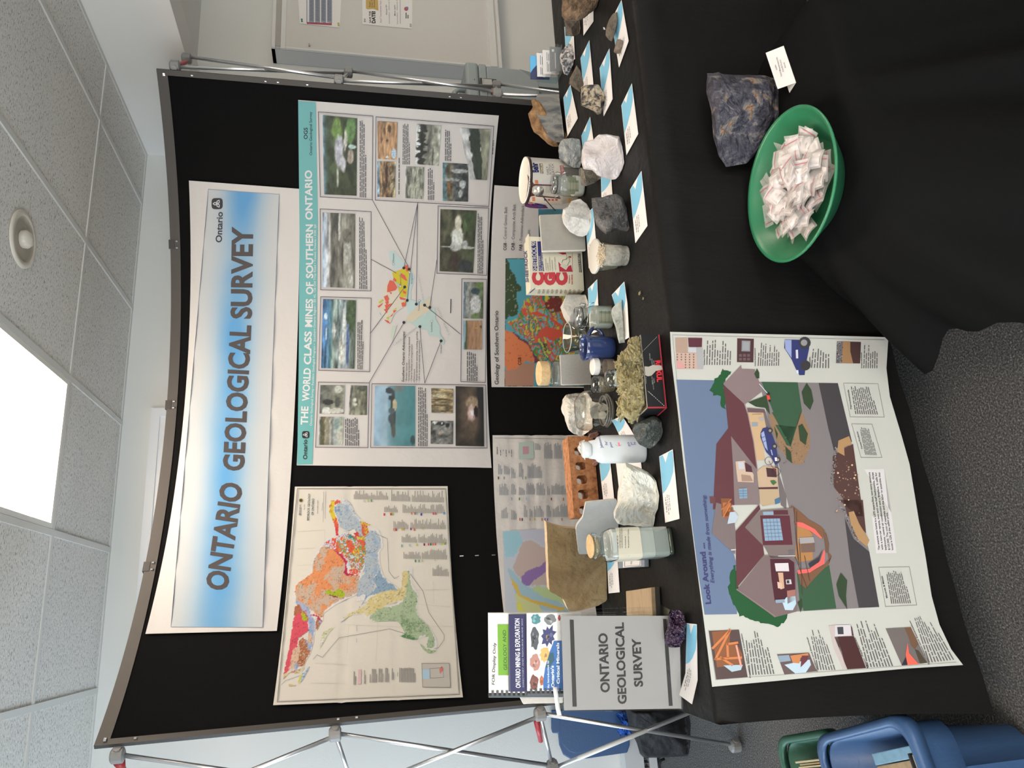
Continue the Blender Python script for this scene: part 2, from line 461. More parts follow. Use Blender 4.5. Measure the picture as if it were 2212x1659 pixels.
for (x, y, lb) in LIGHTS:
    t = thing('ceiling_light', (x + .305, y + .61, CZ), lb, 'ceiling light')
    fr = MB()
    a0, a1, b0, b1 = x + .013, x + .597, y + .013, y + 1.207
    for (p, q) in (((a0, b0), (a0 + .02, b1)), ((a1 - .02, b0), (a1, b1)), ((a0 + .02, b0), (a1 - .02, b0 + .02)), ((a0 + .02, b1 - .02), (a1 - .02, b1))):
        fr.box((p[0], p[1], CZ - .001), (q[0], q[1], CZ + .085))
    fr.out('frame', M('troffer_enamel', (.75, .73, .68), .35), t)
    MB().box((a0 + .02, b0 + .02, CZ + .065), (a1 - .02, b1 - .02, CZ + .075)).out('diffuser', m_diff, t)
# unseen light panel added under the lower ceiling to brighten the right side
t = thing('ceiling_light', (3.5, .9, 2.35), 'unseen light panel added under the lower ceiling to brighten the right side', 'ceiling light')
MB().box((3.2, .3, 2.33), (3.8, 1.5, 2.352)).out('frame', MATS['troffer_enamel'], t); MB().box((3.22, .32, 2.30), (3.78, 1.48, 2.329)).out('diffuser', m_diff, t)
# recessed downlight, switched off
c0 = on_z(CZ, 50, 517); rr = float(np.linalg.norm(on_z(CZ, 50, 455) - on_z(CZ, 50, 580))) / 2
t = thing('recessed_downlight', (c0[0], c0[1], CZ), 'round recessed downlight, switched off, in a ceiling tile', 'ceiling light')
MB().lathe((c0[0], c0[1], CZ), [(rr * .80, .003), (rr * .8, -.006), (rr, -.004), (rr * 1.01, .003)], 40, close=True).out('trim_ring', M('downlight_ring', (.68, .63, .54), .4), t, True)
MB().lathe((c0[0], c0[1], CZ), [(rr * .80, -.004), (rr * .76, .0036), (rr * .66, .0038), (0.001, .0038)], 40, close=True).out('reflector', M('downlight_reflector', (.42, .38, .30), .35), t, True)
MB().lathe((c0[0], c0[1] , CZ), [(.001, -.03), (.022, -.026), (.032, -.012), (.03, .003)], 24, close=True).out('bulb', M('downlight_bulb', (.62, .58, .50), .3), t, True)
# baseboard + heater seen at the lower left
struct('baseboard_back', MB().box((-2.15, WY - .014, 0), (4.6, WY, .09)), M('baseboard_paint', (.6, .6, .6), .5), 'low painted baseboard along the back wall')

# white board frame peeping over the display
t = thing('whiteboard', (.42, WY, 1.2), 'white framed board on the back wall, its top edge showing above the display', 'whiteboard')
b_ = MB().box((-.25, WY - .018, 1.2), (1.03, WY - .001, 2.40)).out('board_surface', M('whiteboard_enamel', (.8, .82, .83), .25), t)
f_ = MB()
for lo, hi in (((-.29, WY - .03, 2.40), (1.07, WY - .001, 2.44)), ((-.29, WY - .03, 1.16), (1.07, WY - .001, 1.2)), ((-.29, WY - .03, 1.2), (-.25, WY - .001, 2.4)), ((1.03, WY - .03, 1.2), (1.07, WY - .001, 2.4))): f_.box(lo, hi)
f_.out('frame', M('whiteboard_frame', (.78, .8, .82), .35), t)

# deep white cupboard-like notice board on the wall at the right
NB = thing('notice_board', (3.9, WY, .55), 'deep white notice board with rounded frame on the wall', 'notice board')
m_nb = M('notice_board_paint', (.66, .655, .63), .5)
bx0, bx1, by, bz0, bz1 = 3.21, 4.58, 3.70, .56, 1.93
MB().box((bx0, by + .02, bz0), (bx0 + .02, WY - .002, bz1)).box((bx1 - .02, by + .02, bz0), (bx1, WY - .002, bz1)).box((bx0, by + .02, bz0), (bx1, WY - .002, bz0 + .02)).box((bx0, by + .02, bz1 - .02), (bx1, WY - .002, bz1)).out('case_side', M('notice_board_side', (.56, .57, .57), .5), NB)
fr = MB()
for lo, hi in (((bx0, by, bz1 - .022), (bx1, by + .02, bz1)), ((bx0, by + .004, bz1 - .08), (bx1, by + .02, bz1 - .05)), ((bx0, by, bz0), (bx1, by + .02, bz0 + .02)), ((bx0, by - .006, bz0 + .03), (bx1, by + .02, bz0 + .075)), ((bx0, by + .001, bz0 + .08), (bx0 + .012, by + .02, bz1 - .08))): fr.box(lo, hi)
bevel(fr.out('frame_rail', M('notice_board_rail', (.72, .72, .70), .35), NB), .003)
MB().box((bx0 + .004, by + .008, bz0), (bx1, by + .019, bz1 - .02)).out('tack_panel', M('tack_panel', (.64, .63, .60), .6, bump=[('n', 30, .002)]), NB)
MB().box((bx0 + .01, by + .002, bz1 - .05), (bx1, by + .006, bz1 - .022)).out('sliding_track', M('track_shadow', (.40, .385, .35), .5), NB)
t_nb = t_plane((0, by + .006, 0), (0, 1, 0))
def sheet(name, q, tf, label, cat, off=.0008, mat=None, n=2, group=None, parent=None, curl=0):
    lt, rt, rb, lb = [np.asarray(p, float) for p in q]
    a, b = np.meshgrid(np.linspace(0, 1, n + 1), np.linspace(0, 1, n + 1))
    W = [hit(tf, p[0], p[1]) for p in (lt, rt, rb, lb)]
    P = (W[0] * (1 - a[..., None]) + W[1] * a[..., None]) * (1 - b[..., None]) + (W[3] * (1 - a[..., None]) + W[2] * a[..., None]) * b[..., None]
    V = P.reshape(-1, 3); d = V - CAM; V = CAM + d * (1 - off / np.linalg.norm(d, axis=1))[:, None]
    Fc = [[j * (n + 1) + i, j * (n + 1) + i + 1, (j + 1) * (n + 1) + i + 1, (j + 1) * (n + 1) + i] for j in range(n) for i in range(n)]
    o = mesh(name, V, Fc, mat or M('paper_white', (.82, .81, .79), .55), parent, True)
    setp(o, label, cat, group); return o
zN = Z(560, 0, 3.253)
n1 = sheet('notice_sheet', [zN.p(285, 165), (640, -60), (741, -60), zN.p(565, 195)], t_nb, 'printed schedule sheet with a grey table pinned to the notice board', 'paper')
P_ = Print(t_nb, .0006, 0, w=(205, 203, 195))
for r in range(4):
    x = zN.p(350 + r * 42, 0)[0]
    P_.poly([(x, 48), (x, -40), (x + 11, -40), (x + 11, 50)], (170, 175, 182), 2)
    P_.body([(x + 1.5, 44), (x + 1.5, -30), (x + 9, -30), (x + 9, 46)], 4, (120, 125, 135), 3, seed=r)
P_.poly([zN.p(335, 155), zN.p(335, 168), zN.p(510, 178), zN.p(510, 162)], (190, 90, 105), 2)
P_.line([zN.p(335, 160), zN.p(335, -40)], 1.2, (90, 80, 140), 2)
P_.out('printed_table', n1)
n2 = sheet('notice_sheet', [zN.p(725, 170), (782, -60), (891, -60), zN.p(1075, 203)], t_nb, 'white save the date flyer with a yellow ribbon pinned to the notice board', 'paper')
P_ = Print(t_nb, .0006, 0, w=(205, 203, 195))
P_.text('SAVE THE', zN.p(787, 160), zN.p(784, 78), 4, (40, 40, 42), 2, .03)
P_.text('DATE!', zN.p(816, 163), zN.p(814, 78), 7, (35, 35, 38), 2, .05)
P_.poly([zN.p(750, 60), zN.p(765, 66), zN.p(800, 62), zN.p(838, 75), zN.p(832, -60), zN.p(748, -60)], (226, 190, 110), 2)
for i, st in enumerate(('Sept. 10', 'Kalar Park', 'Pickleball')): P_.text(st, zN.p(782 + 16 * i, 50), zN.p(780 + 16 * i, -25), 3.2, (70, 60, 50), 3)
P_.text('Reef Tournament Sept.', zN.p(860, 158), zN.p(856, 2), 3.4, (200, 110, 130), 2)
P_.text('Women 50+', zN.p(900, 105), zN.p(897, 32), 3, (80, 80, 95), 2, .01)
P_.text('Intermediate - Advanced 3', zN.p(918, 165), zN.p(915, 0), 2.6, (120, 120, 130), 2)
P_.text('Mens open', zN.p(958, 110), zN.p(955, 34), 3, (80, 80, 95), 2, .01)
P_.text('Intermediate - Advanced 3', zN.p(975, 168), zN.p(972, 0), 2.6, (120, 120, 130), 2)
P_.line([zN.p(992, 165), zN.p(990, -10)], .8, (110, 110, 120), 2)
P_.disc(zN.p(1033, 62), 4.6, (214, 100, 104), 2); P_.disc(zN.p(1040, 55), 2.6, (120, 150, 200), 3)
P_.body([zN.p(1025, 130), zN.p(1025, 88), zN.p(1052, 88), zN.p(1052, 130)], 2, (110, 110, 115), 2)
P_.out('flyer_print', n2)
m_pin = [M('pin_green', (.03, .25, .2), .3), M('pin_yellow', (.75, .6, .08), .3), M('pin_clear', (.6, .62, .6), .2)]
for (q, mi, lb) in ((zN.p(300, 150), 0, 'green push pin in the lower left corner of the schedule sheet'), (zN.p(556, 178), 1, 'yellow push pin in the lower right corner of the schedule sheet'), (zN.p(741, 150), 2, 'clear push pin in the lower left corner of the flyer'), (zN.p(1062, 185), 2, 'clear push pin in the lower right corner of the flyer'), (zN.p(352, 322), 2, 'push pin stuck alone in the bare notice board')):
    p = hit(t_nb, *q); setp(MB().lathe(p, [(.006, .0), (.003, .006), (.003, .012), (.006, .016)], 12, axis=np.array([[1, 0, 0], [0, 0, -1], [0, 1, 0]])).out('push_pin', m_pin[mi], None, True, origin=p), lb, 'push pin')
# ================================================================== THE POP-UP DISPLAY
DISP = thing('popup_display', (.945, 3.2, 0), 'tall curved black fabric pop-up display wall on a folding frame', 'display wall')
m_fab = M('display_fabric', rough=.95, spec=.05, sheen=.0, noise=(600, [(.3, (.003, .003, .0033)), (.7, (.008, .0081, .0085))], 3, 0), bump=[('n', 700, .0006)])
m_edge = M('display_edge_strip', (.042, .039, .036), .55)
m_alu = M('frame_aluminium', (.72, .73, .75), .28, .85)
m_hub = M('frame_hub_plastic', (.24, .24, .235), .45)
m_red = M('red_clip', (.42, .04, .05), .4)
m_chrome = M('small_steel', (.8, .8, .8), .2, 1.0)
DZ0, DZ1 = .06, 2.25
seam = [-DA + 2 * DA * k / 4 for k in range(5)]
for k in range(4):
    n = 16; an = np.radians(np.linspace(seam[k] + .004, seam[k + 1] - .004, n + 1)); V = []; Fc = []
    for r, (z0, z1) in ((DR, (DZ0, DZ1)), (DR + .006, (DZ0, DZ1))):
        for z in (z0, z1): V += cyl_pt(an, z, r).tolist()
    w_ = n + 1
    for i in range(n):
        Fc += [[i, i + 1, w_ + i + 1, w_ + i], [2 * w_ + i + 1, 2 * w_ + i, 3 * w_ + i, 3 * w_ + i + 1], [w_ + i, w_ + i + 1, 3 * w_ + i + 1, 3 * w_ + i], [i + 1, i, 2 * w_ + i, 2 * w_ + i + 1]]
    Fc += [[0, w_, 3 * w_, 2 * w_], [n, 2 * w_ + n, 3 * w_ + n, w_ + n]]
    mesh('fabric_panel', V, Fc, m_fab, DISP)
    # the stiff strip that the panel hangs from
    e = MB(); P = []
    for (z, r) in ((DZ1 - .035, DR - .004), (DZ1 + .006, DR - .004), (DZ1 + .006, DR + .016), (DZ1 - .035, DR + .016)): P += cyl_pt(an, z, r).tolist()
    e.add(P, [[j * w_ + i, ((j + 1) % 4) * w_ + i, ((j + 1) % 4) * w_ + i + 1, j * w_ + i + 1] for j in range(4) for i in range(n)] + [[0, w_, 2 * w_, 3 * w_][::-1], [n, w_ + n, 2 * w_ + n, 3 * w_ + n]])
    e.out('top_strip', m_edge, DISP)
for sgn, a in ((-1, -DA), (1, DA)):
    an = math.radians(a); e = MB()
    c = cyl_pt(an, 0., DR); out = np.array([math.sin(an), math.cos(an), 0]); tan = np.array([math.cos(an), -math.sin(an), 0]) * sgn
    e.obox(c - out * .004 + tan * -.016 + ZV * DZ0, tan * .022, out * .014, ZV * (DZ1 - DZ0 + .006)); e.out('edge_strip', m_edge, DISP)
for a in seam[1:4]:
    an = math.radians(a); c = cyl_pt(an, DZ1 - .012, DR - .006); out = np.array([math.sin(an), math.cos(an), 0]); tan = np.array([math.cos(an), -math.sin(an), 0])
    MB().obox(c - tan * .02, tan * .04, out * .02, ZV * .024).out('top_bracket', M('bracket_black', (.02, .02, .02), .5), DISP)
sc = MB()
for a in seam:
    for da in (-.5, .5):
        for dz in (-.008,):
            an = math.radians(np.clip(a + da, -DA + .3, DA - .3)); p = cyl_pt(an, DZ1 - .014 + dz, DR - .007); sc.lathe(p, [(.004, -.004), (.004, .004)], 8)
for a, zz in ((DA - .25, (2.12, 1.83, 1.78, 1.66, 1.05, 1.0)), (-DA + .25, (2.14, 1.52, 1.46, .86))):
    for z in zz: p = cyl_pt(math.radians(a), z, DR - .006); sc.lathe(p, [(.0035, -.004), (.0035, .004)], 8)
for (x, y) in ((997, 1201), (1030, 1200), (1066, 1199)): p = hit(t_cyl(DR - .001), x, y); sc.box(p - [.002, .002, .008], p + [.002, .001, .008])
sc.out('rivet', m_chrome, DISP); bpy.data.objects['rivet']['kind'] = 'stuff'
# folding lattice at both ends, behind the panels
def lattice(sgn):
    an = math.radians(DA) * sgn; out = np.array([math.sin(an), math.cos(an), 0.]); tan = np.array([math.cos(an), -math.sin(an), 0]) * sgn
    f0 = cyl_pt(an, 0., DR + .035) + tan * .012; b0 = f0 + out * .255 + tan * (.01 if sgn < 0 else -.01)
    if sgn < 0: zs, bz = [2.19, 1.53, .83, .12], [2.15, 1.47, .76, .03]
    else: zs, bz = [2.19, 1.53, .83, .12], [2.19, 1.49, .79, .03]
    Fp = [f0 + ZV * z for z in zs]; Bp = [b0 + ZV * z for z in bz]
    for i in range(3):
        MB().tube([Fp[i], Bp[i + 1]], .0075, 10).out('frame_tube', m_alu, DISP, True)
        MB().tube([Bp[i] + tan * .012, Fp[i + 1] + tan * .012], .0075, 10).out('frame_tube', m_alu, DISP, True)
    for i in range(4):
        for p in (Fp[i], Bp[i]):
            MB().lathe(p + tan * .004, [(.016, -.02), (.024, -.016), (.024, .014), (.017, .02)], 12).tube([p - out * .028, p + out * .028], .012, 8).out('hub', m_hub, DISP)
        if i in (1, 2): MB().tube([Fp[i], Bp[i]], .0075, 10).out('frame_tube', m_alu, DISP, True)
    MB().tube([Fp[0] + out * .03, Fp[0] + out * .06 - ZV * .005, Fp[0] + out * .13 - ZV * .02], [.018, .011, .009], 10).out('clip', m_red, DISP, True)
    q = Fp[2] + (Bp[2] - Fp[2]) * .12 + ZV * .018; q2 = Fp[2] + (Bp[2] - Fp[2]) * .55 + ZV * .02
    MB().tube([q, q + (q2 - q) * .9], [.011, .009], 10).out('clip', m_red, DISP, True)
    return Fp, Bp, out, tan
LFp, LBp, LOUT, LTAN = lattice(-1); RFp, RBp, ROUT, RTAN = lattice(1)
# small print running along the lower tube at the left
mid = LFp[2] * .0 + (LBp[2] * .62 + LFp[3] * .38)
d_ = (LFp[3] - LBp[2]); d_ /= np.linalg.norm(d_)
# ================================================================== TABLE UNDER A BLACK CLOTH
m_cloth = M('black_table_cloth', (.0095, .0093, .0092), .45, spec=.10, bump=[('n', 9, .010), ('n', 60, .0014), ('n', 700, .0004)], aniso=(1, 1, .35))
TA = math.radians(-2.2); E1 = np.array([math.cos(TA), math.sin(TA), 0]); E2 = np.array([-math.sin(TA), math.cos(TA), 0])
TO = np.array([-.25, 1.55, 0]); TL, TD = 2.65, .70
def tp(u, v, z=0.0): return TO + E1 * u + E2 * v + ZV * z
def cloth():
    nu = 150
    us = np.linspace(0, TL, nu)
    V, ids = [], []
    prof = [(1.0, .25), (1.0, .5), (1.0, .70), (.992, .732), (.975, .7405)] + [(v, .7415) for v in np.linspace(.95, .03, 22)] + [(.012, .7405), (.002, .735), (-.008, .72)]
    hz = np.linspace(.69, .0, 22)
    for (v, z) in prof:
        row = []
        for u in us:
            dz = 0.0
            if .02 < v < .96: dz = -.0022 + .0022 * fbm(u * 5, v * 14, 3, 3)
            row.append(len(V)); V.append(tp(u, v * TD if v <= 1 else TD, z + dz))
        ids.append(row)
    for z in hz:
        f = (.72 - z) / .72; row = []
        for u in us:
            fold = .010 * math.sin(u * 17 + 1.2 * math.sin(u * 5)) + .008 * math.sin(u * 31 + .7) + .02 * (float(vnoise(u * 2.3, 1.5, 5)) - .5)
            if u < 1.0: fold *= .35
            hem = .112 + .10 * min(u, 1.3) + .008 * math.sin(u * 7)
            zz = .72 - (.72 - hem) * f
            row.append(len(V)); V.append(tp(u - .03 * f * f * max(0, 1 - u * 6), -.012 - .035 * f - fold * f * min(1, u * 8), zz))
        ids.append(row)
    Fc = []
    for a, b in zip(ids[:-1], ids[1:]):
        for i in range(nu - 1): Fc.append([a[i], a[i + 1], b[i + 1], b[i]])
    # left end of the cloth, with the gathered corner
    nv = 40; pid = None
    vs_ = np.linspace(TD, -.012, nv)
    for k in range(24):
        f = k / 23; row = []
        for j, v in enumerate(vs_):
            s = j / (nv - 1)
            hem = .112 if s > .97 else .12 + .02 * math.sin(v * 14)
            z = .7405 - (.7405 - hem) * f - (.0055 * (k > 0))
            bulge = ((.006 * math.sin(v * 19) - .012) * f * min(1, 4 * (1 - s)) + .03 * f * f * (s ** 5))
            vv = v - .035 * f * (s ** 6)
            row.append(len(V)); V.append(tp(-bulge, vv if s < 1 else -.012 - .035 * f, z))
        if pid is not None:
            for j in range(nv - 1): Fc.append([pid[j], pid[j + 1], row[j + 1], row[j]])
        pid = row
    o = mesh('tablecloth', V, Fc, m_cloth, None, True)
    setp(o, 'long black cloth covering the display table down to the carpet', 'tablecloth')
    return o
cloth()
FN = -(E2 * math.cos(.05) - ZV * math.sin(.05) * -1); FN = np.array([-E2[0], -E2[1], .055]); FN /= np.linalg.norm(FN)
# ------------------------------------------------------------------ low stand in front, draped in black
m_cloth2 = M('black_drape_cloth', (.0072, .0076, .0078), .8, spec=.03, bump=[('n', 14, .006), ('n', 500, .0004)])
SZ = .455
def drape():
    # top outline of the stand, then the cloth falling from it in folds
    cx, cyy = 1.03, 1.285; hx, hy = .27, .155
    n = 120; V, ids = [], []
    def rim(th, p=6.0):
        c, s = math.cos(th), math.sin(th); q = (abs(c) ** p + abs(s) ** p) ** (-1 / p); return c * q, s * q
    for f in np.linspace(0, 1, 9)[1:]:
        row = []
        for i in range(n):
            x, y = rim(2 * math.pi * i / n); row.append(len(V)); V.append((cx + hx * f * x, cyy + hy * f * y, SZ - (.004 if f == 1 else 0)))
        ids.append(row)
    lean = 0
    for f in np.linspace(0, 1, 22)[1:]:
        row = []
        for i in range(n):
            th = 2 * math.pi * i / n; x, y = rim(th)
            fold = f ** .8 * (.05 + .035 * math.sin(th * 11 + .5 * math.sin(3 * th)) + .02 * math.sin(th * 19 + 1))
            back = max(0., y) ** 2 ; front = max(0., -y); left = max(0., -x)
            fold = fold * (1 - .98 * back) + .10 * f * front + .22 * f ** .55 * left * (1 - back)
            zz = SZ - .012 - (SZ - .02) * f
            zz += f * .21 * left * max(0., min(1., (y + 1.05) * 1.4))
            L = math.hypot(x, y); row.append(len(V)); V.append((cx + hx * x + fold * x / L, min(cyy + hy * y + fold * y / L, 1.438 - .065 * f), max(zz, .004)))
        ids.append(row)
    V.append((cx, cyy, SZ)); c0_ = len(V) - 1
    Fc = [[c0_, ids[0][i], ids[0][(i + 1) % n]] for i in range(n)]
    for a, b in zip(ids[:-1], ids[1:]):
        for i in range(n): Fc.append([a[i], b[i], b[(i + 1) % n], a[(i + 1) % n]])
    o = mesh('draped_stand', V, Fc, m_cloth2, None, True)
    setp(o, 'low stand hidden under a black drape in front of the table', 'stand')
drape()
# ================================================================== POSTERS ON THE DISPLAY
m_paper = M('poster_paper', (.48, .48, .48), .5, spec=.4, bump=[('n', 6, .006), ('n', 26, .0012)])
OFF = .010
t_pos = t_cyl(DR - OFF)
def poster(name, q, label, nx=36, ny=14, waves=(), mat=None, off=OFF, ends=0.0):
    """paper hung on the curve: q = left-top, right-top, right-bottom, left-bottom in the photograph"""
    A = [cyl_sz(*p, DR - off) for p in q]
    a, b = np.meshgrid(np.linspace(0, 1, nx + 1), np.linspace(0, 1, ny + 1))
    L = lambda i: (A[0][i] * (1 - a) + A[1][i] * a) * (1 - b) + (A[3][i] * (1 - a) + A[2][i] * a) * b
    an, z = L(0), L(1)
    dr = np.zeros_like(a)
    for (ax, pos, wid, amp) in waves: dr += amp * np.exp(-(((a if ax == 'a' else b) - pos) / wid) ** 2)
    V = cyl_pt(an, z, DR - off + .0006 + np.minimum(np.abs(dr), off - .003) * np.sign(dr) * 1.0)
    V = V.reshape(-1, 3)
    Fc = [[j * (nx + 1) + i, (j + 1) * (nx + 1) + i, (j + 1) * (nx + 1) + i + 1, j * (nx + 1) + i + 1] for j in range(ny) for i in range(nx)]
    o = mesh(name, V, Fc, mat or m_paper, None, True); setp(o, label, 'poster'); return o
INK = (48, 43, 44)
def trillium(P, c, r, fg, bg, layer, dx=(0, -1)):
    """the three-petalled flower badge in a rounded square; dx is the direction of 'right' on the page"""
    d = np.array(dx, float); u = np.array([d[1], -d[0]]); c = np.array(c, float)
    n = 28; pts = []
    for i in range(n):
        th = 6.2832 * i / n; q = (abs(math.cos(th)) ** 4 + abs(math.sin(th)) ** 4) ** -.25
        pts.append(c + r * q * (math.cos(th) * d + math.sin(th) * u))
    P.poly(pts, fg, layer)
    for k in range(3):
        th = math.pi / 2 + k * 2.0944
        ax = math.cos(th) * d + math.sin(th) * u; bx = -math.sin(th) * d + math.cos(th) * u
        out_ = [c + r * (.05 * ax)] ; lf, rt = [], []
        for s_ in np.linspace(0, 1, 8):
            wdt = .30 * math.sin(math.pi * min(1, s_ ** .75 * 1.0)) * r
            lf.append(c + ax * r * (.02 + .80 * s_) + bx * wdt); rt.append(c + ax * r * (.02 + .80 * s_) - bx * wdt)
        P.poly(lf + rt[::-1][1:-1], bg, layer + 1)
        lf2 = [c + ax * r * .30 + (p - (c + ax * r * .42)) * .5 + ax * r * .1 for p in lf]; rt2 = [c + ax * r * .30 + (p - (c + ax * r * .42)) * .5 + ax * r * .1 for p in rt]
        P.poly(lf2 + rt2[::-1][1:-1], fg, layer + 2)
# ---- the long banner
bq = [(314, 1369), (408, 390), (648, 408), (598, 1362)]
BAN = poster('banner', bq, 'long white paper banner reading Ontario Geological Survey over a blurred blue band', 60, 14, [('a', .495, .004, .0025), ('a', .22, .1, .003), ('b', .95, .1, .002)])
P_ = Print(t_pos)
iq = [(369, 1354), (450, 409), (603, 420), (567, 1355)]
def band(a, b, px, py):
    core = np.exp(-(((b - .50) / (.21 + .09 * fbm(a * 5, a * 0, 4, 3))) ** 2)) * (.55 + .55 * fbm(a * 9, b * 1.2, 8, 3)) * (1 - .25 * np.exp(-((a - .86) / .05) ** 2))
    core = np.clip(core * 1.15, 0, 1)[:, None]
    base = np.array([212, 204, 199.]); return base * (1 - core) + np.array([96, 158, 205.]) * core
P_.raster(iq, 150, 44, band, 'blue_band', BAN, 1, 'pale grey rectangle with a soft cloudy blue streak')
P_.line(iq, .7, (150, 160, 178), 2, True)
# word positions were read along the curve
for st, p0, p1, h in (('ONTARIO', (489, 1277), (523, 1046), 44), ('GEOLOGICAL', (525, 1018), (541, 703), 42), ('SURVEY', (542, 689), (545, 490), 42)):
    P_.text(st, p0, p1, h, (78, 68, 66), 3, .035)
P_.text('Ontario', (479, 524), (481, 458), 13, (45, 42, 50), 3, .02)
trillium(P_, (469, 440), 12, (45, 42, 46), (226, 220, 216), 3)
P_.out('banner_lettering', BAN)

# ---- The world class mines of southern Ontario
mq = [(641, 1005), (644, 216), (1078, 250), (1062, 1010)]
MIN = poster('mines_poster', mq, 'white poster on world class mines of southern Ontario with turquoise title strip and photos', 44, 22, [('a', .3, .2, .002), ('b', .98, .06, .003), ('a', .98, .05, .002)])
P_ = Print(t_pos)
TEAL = (119, 184, 180)
P_.poly([(642, 1004), (645, 800), (647, 500), (644, 218), (682, 221), (687, 480), (683, 760), (675, 1003)], TEAL, 1)
zA, zB, zC = Z(640, 220, 5.027), Z(640, 430, 5.027), Z(640, 690, 5.027)
WHT = (240, 232, 226)
for st, q0, q1 in (('THE', (655, 919), (654, 879)), ('WORLD', (656, 866), (658, 778)), ('CLASS', (659, 768), (661, 689)), ('MINES', (662, 679), (663, 605)), ('OF', (664.5, 594), (665.5, 566)), ('SOUTHERN', (666, 555), (671, 434)), ('ONTARIO', (671, 424), (673, 367))): pass
def pt(z, a, b): return z.p(a, b)
for st, q0, q1 in (('THE', pt(zC, 123, 1145), pt(zC, 130, 945)), ('WORLD', pt(zC, 138, 890), pt(zC, 157, 530)), ('CLASS', pt(zC, 158, 490), pt(zC, 166, 130)), ('MINES', pt(zB, 170, 1390), pt(zB, 180, 1085)), ('OF', pt(zB, 181, 1035), pt(zB, 182, 900)), ('SOUTHERN', pt(zB, 182, 860), pt(zB, 178, 275)), ('ONTARIO', pt(zA, 175, 1280), pt(zA, 168, 742))):
    P_.text(st, q0, q1, 14.5, WHT, 3, .03)
for st, q0, q1 in (('Ontario Geological Survey • Resident Geologist Program •', pt(zC, 170, 1155), pt(zC, 208, 265)), ('Southern Ontario Region • BS 43, 126 Old Troy Road • Tweed, Ontario • K0K 3J0', pt(zC, 208, 240), pt(zA, 216, 1330))):
    P_.text(st, q0, q1, 4.6, (228, 226, 220), 3, .012)
P_.text('Ontario', pt(zC, 118, 1520), pt(zC, 118, 1305), 8.5, (40, 38, 44), 3, .025)
trillium(P_, pt(zC, 103, 1252), 8, (42, 40, 44), (230, 222, 216), 3)
P_.text('OGS', pt(zA, 122, 405), pt(zA, 122, 280), 8, (30, 34, 44), 3, .02)
P_.text('Ontario Geological Survey', pt(zA, 172, 580), pt(zA, 168, 108), 5.4, (40, 52, 60), 3, .01)
P_.out('title_lettering', MIN)
FR = (96, 78, 92)
boxes = [zA((238, 110), (833, 155), (825, 1062), (260, 1032)), zA((865, 163), (2145, 265), (2090, 1137), (858, 1067)), zB((258, 107), (813, 137), (810, 998), (265, 985)),
         zB((265, 1062), (813, 1075)) + zC((797, 568), (243, 553)), zC((240, 680), (793, 690), (777, 1393), (208, 1388)), zC((822, 698), (2057, 712), (2072, 1397), (807, 1392)),
         zB((1540, 75), (2090, 98), (2068, 828), (1527, 806)), zB((1797, 865), (2067, 872)) + zC((2053, 685), (1787, 675))]
for b in boxes:
    P_.line(b, 1.2, FR, 2, True)
    c = np.mean(b, 0); P_.line([tuple(c + (np.array(p) - c) * .965) for p in b], .5, (205, 190, 190), 2, True)
cap = (92, 84, 84)
def rot(q): return [q[3], q[0], q[1], q[2]]          # image corners tl,tr,br,bl -> as read: lt, rt, rb, lb
TX = [  # blocks of small print: (image corners tl tr br bl, lines)
    (zA((685, 190), (765, 200), (762, 1040), (685, 1035)), 4), (zB((678, 180), (755, 200), (775, 978), (680, 975)), 5), (zC((660, -10), (745, -5), (722, 545), (660, 540)), 4),
    (zC((525, 1065), (690, 1060), (685, 1372), (525, 1370)), 8), (zC((1320, 720), (1430, 745), (1428, 1378), (1318, 1375)), 6), (zA((1108, 280), (1130, 285), (1125, 1005), (1105, 1005)), 1),
    (zA((1155, 235), (1235, 240), (1235, 680), (1150, 680)), 5), (zA((1425, 715), (1505, 715), (1500, 1068), (1425, 1065)), 4), (zA((1612, 290), (1690, 300), (1685, 645), (1610, 640)), 4),
    (zB((1968, 130), (2040, 150), (2030, 812), (1965, 808)), 4), (zC((1848, 345), (1975, 355), (1970, 672), (1848, 668)), 6), (zA((2130, 290), (2160, 292), (2140, 570), (2125, 570)), 1)]
for i, (q, n) in enumerate(TX): P_.body(rot(q), n, cap, 2, .5, .55, seed=i + 3)
dots = zB((1168, 748), (1224, 762), (1177, 955), (1205, 1100), (1303, 1141), (1393, 1152), (1450, 1176), (1168, 1340), (1342, 1385), (1572, 1540))
lines = [[zA.p(825, 1062), zB.p(1215, 730)], [zA.p(1318, 1098), zB.p(1168, 748)], [zA.p(1318, 1098), zB.p(1205, 1100)], [zA.p(1318, 1098), zB.p(1303, 1141)], [zB.p(813, 655), zB.p(1085, 803)], [zB.p(803, 1460), zB.p(1177, 955)],
         [zC.p(790, 690), zC.p(1168, 34)], [zC.p(1395, 692), zC.p(1342, 78)], [zC.p(1395, 692), zC.p(1572, 233)], [zB.p(1780, 1465), zB.p(1393, 1152)], [zB.p(1527, 660), zB.p(1450, 1176)]]
for l in lines: P_.line(l, 1.1, (92, 78, 88), 4)
for d in dots: P_.disc(d, 3.2, (38, 38, 42), 5)
for d in zB((1055, 706), (1131, 946), (1337, 1104), (1472, 1327), (1230, 797)): P_.disc(d, 2.4, (120, 116, 116), 4); P_.disc(d, 1.8, (240, 234, 226), 5)
for st, a, b in (('Ottawa', (1062, 690), (1062, 592)), ('Bancroft', (1140, 935), (1138, 820)), ('Kingston', (1262, 918), (1260, 805)), ('Toronto', (1340, 1215), (1340, 1115)), ('London', (1478, 1440), (1476, 1340))):
    P_.text(st, zB.p(*a), zB.p(*b), 3.6, (105, 100, 104), 4)
P_.text('Windsor', zC.p(1582, 372), zC.p(1580, 270), 3.6, (110, 112, 140), 4)
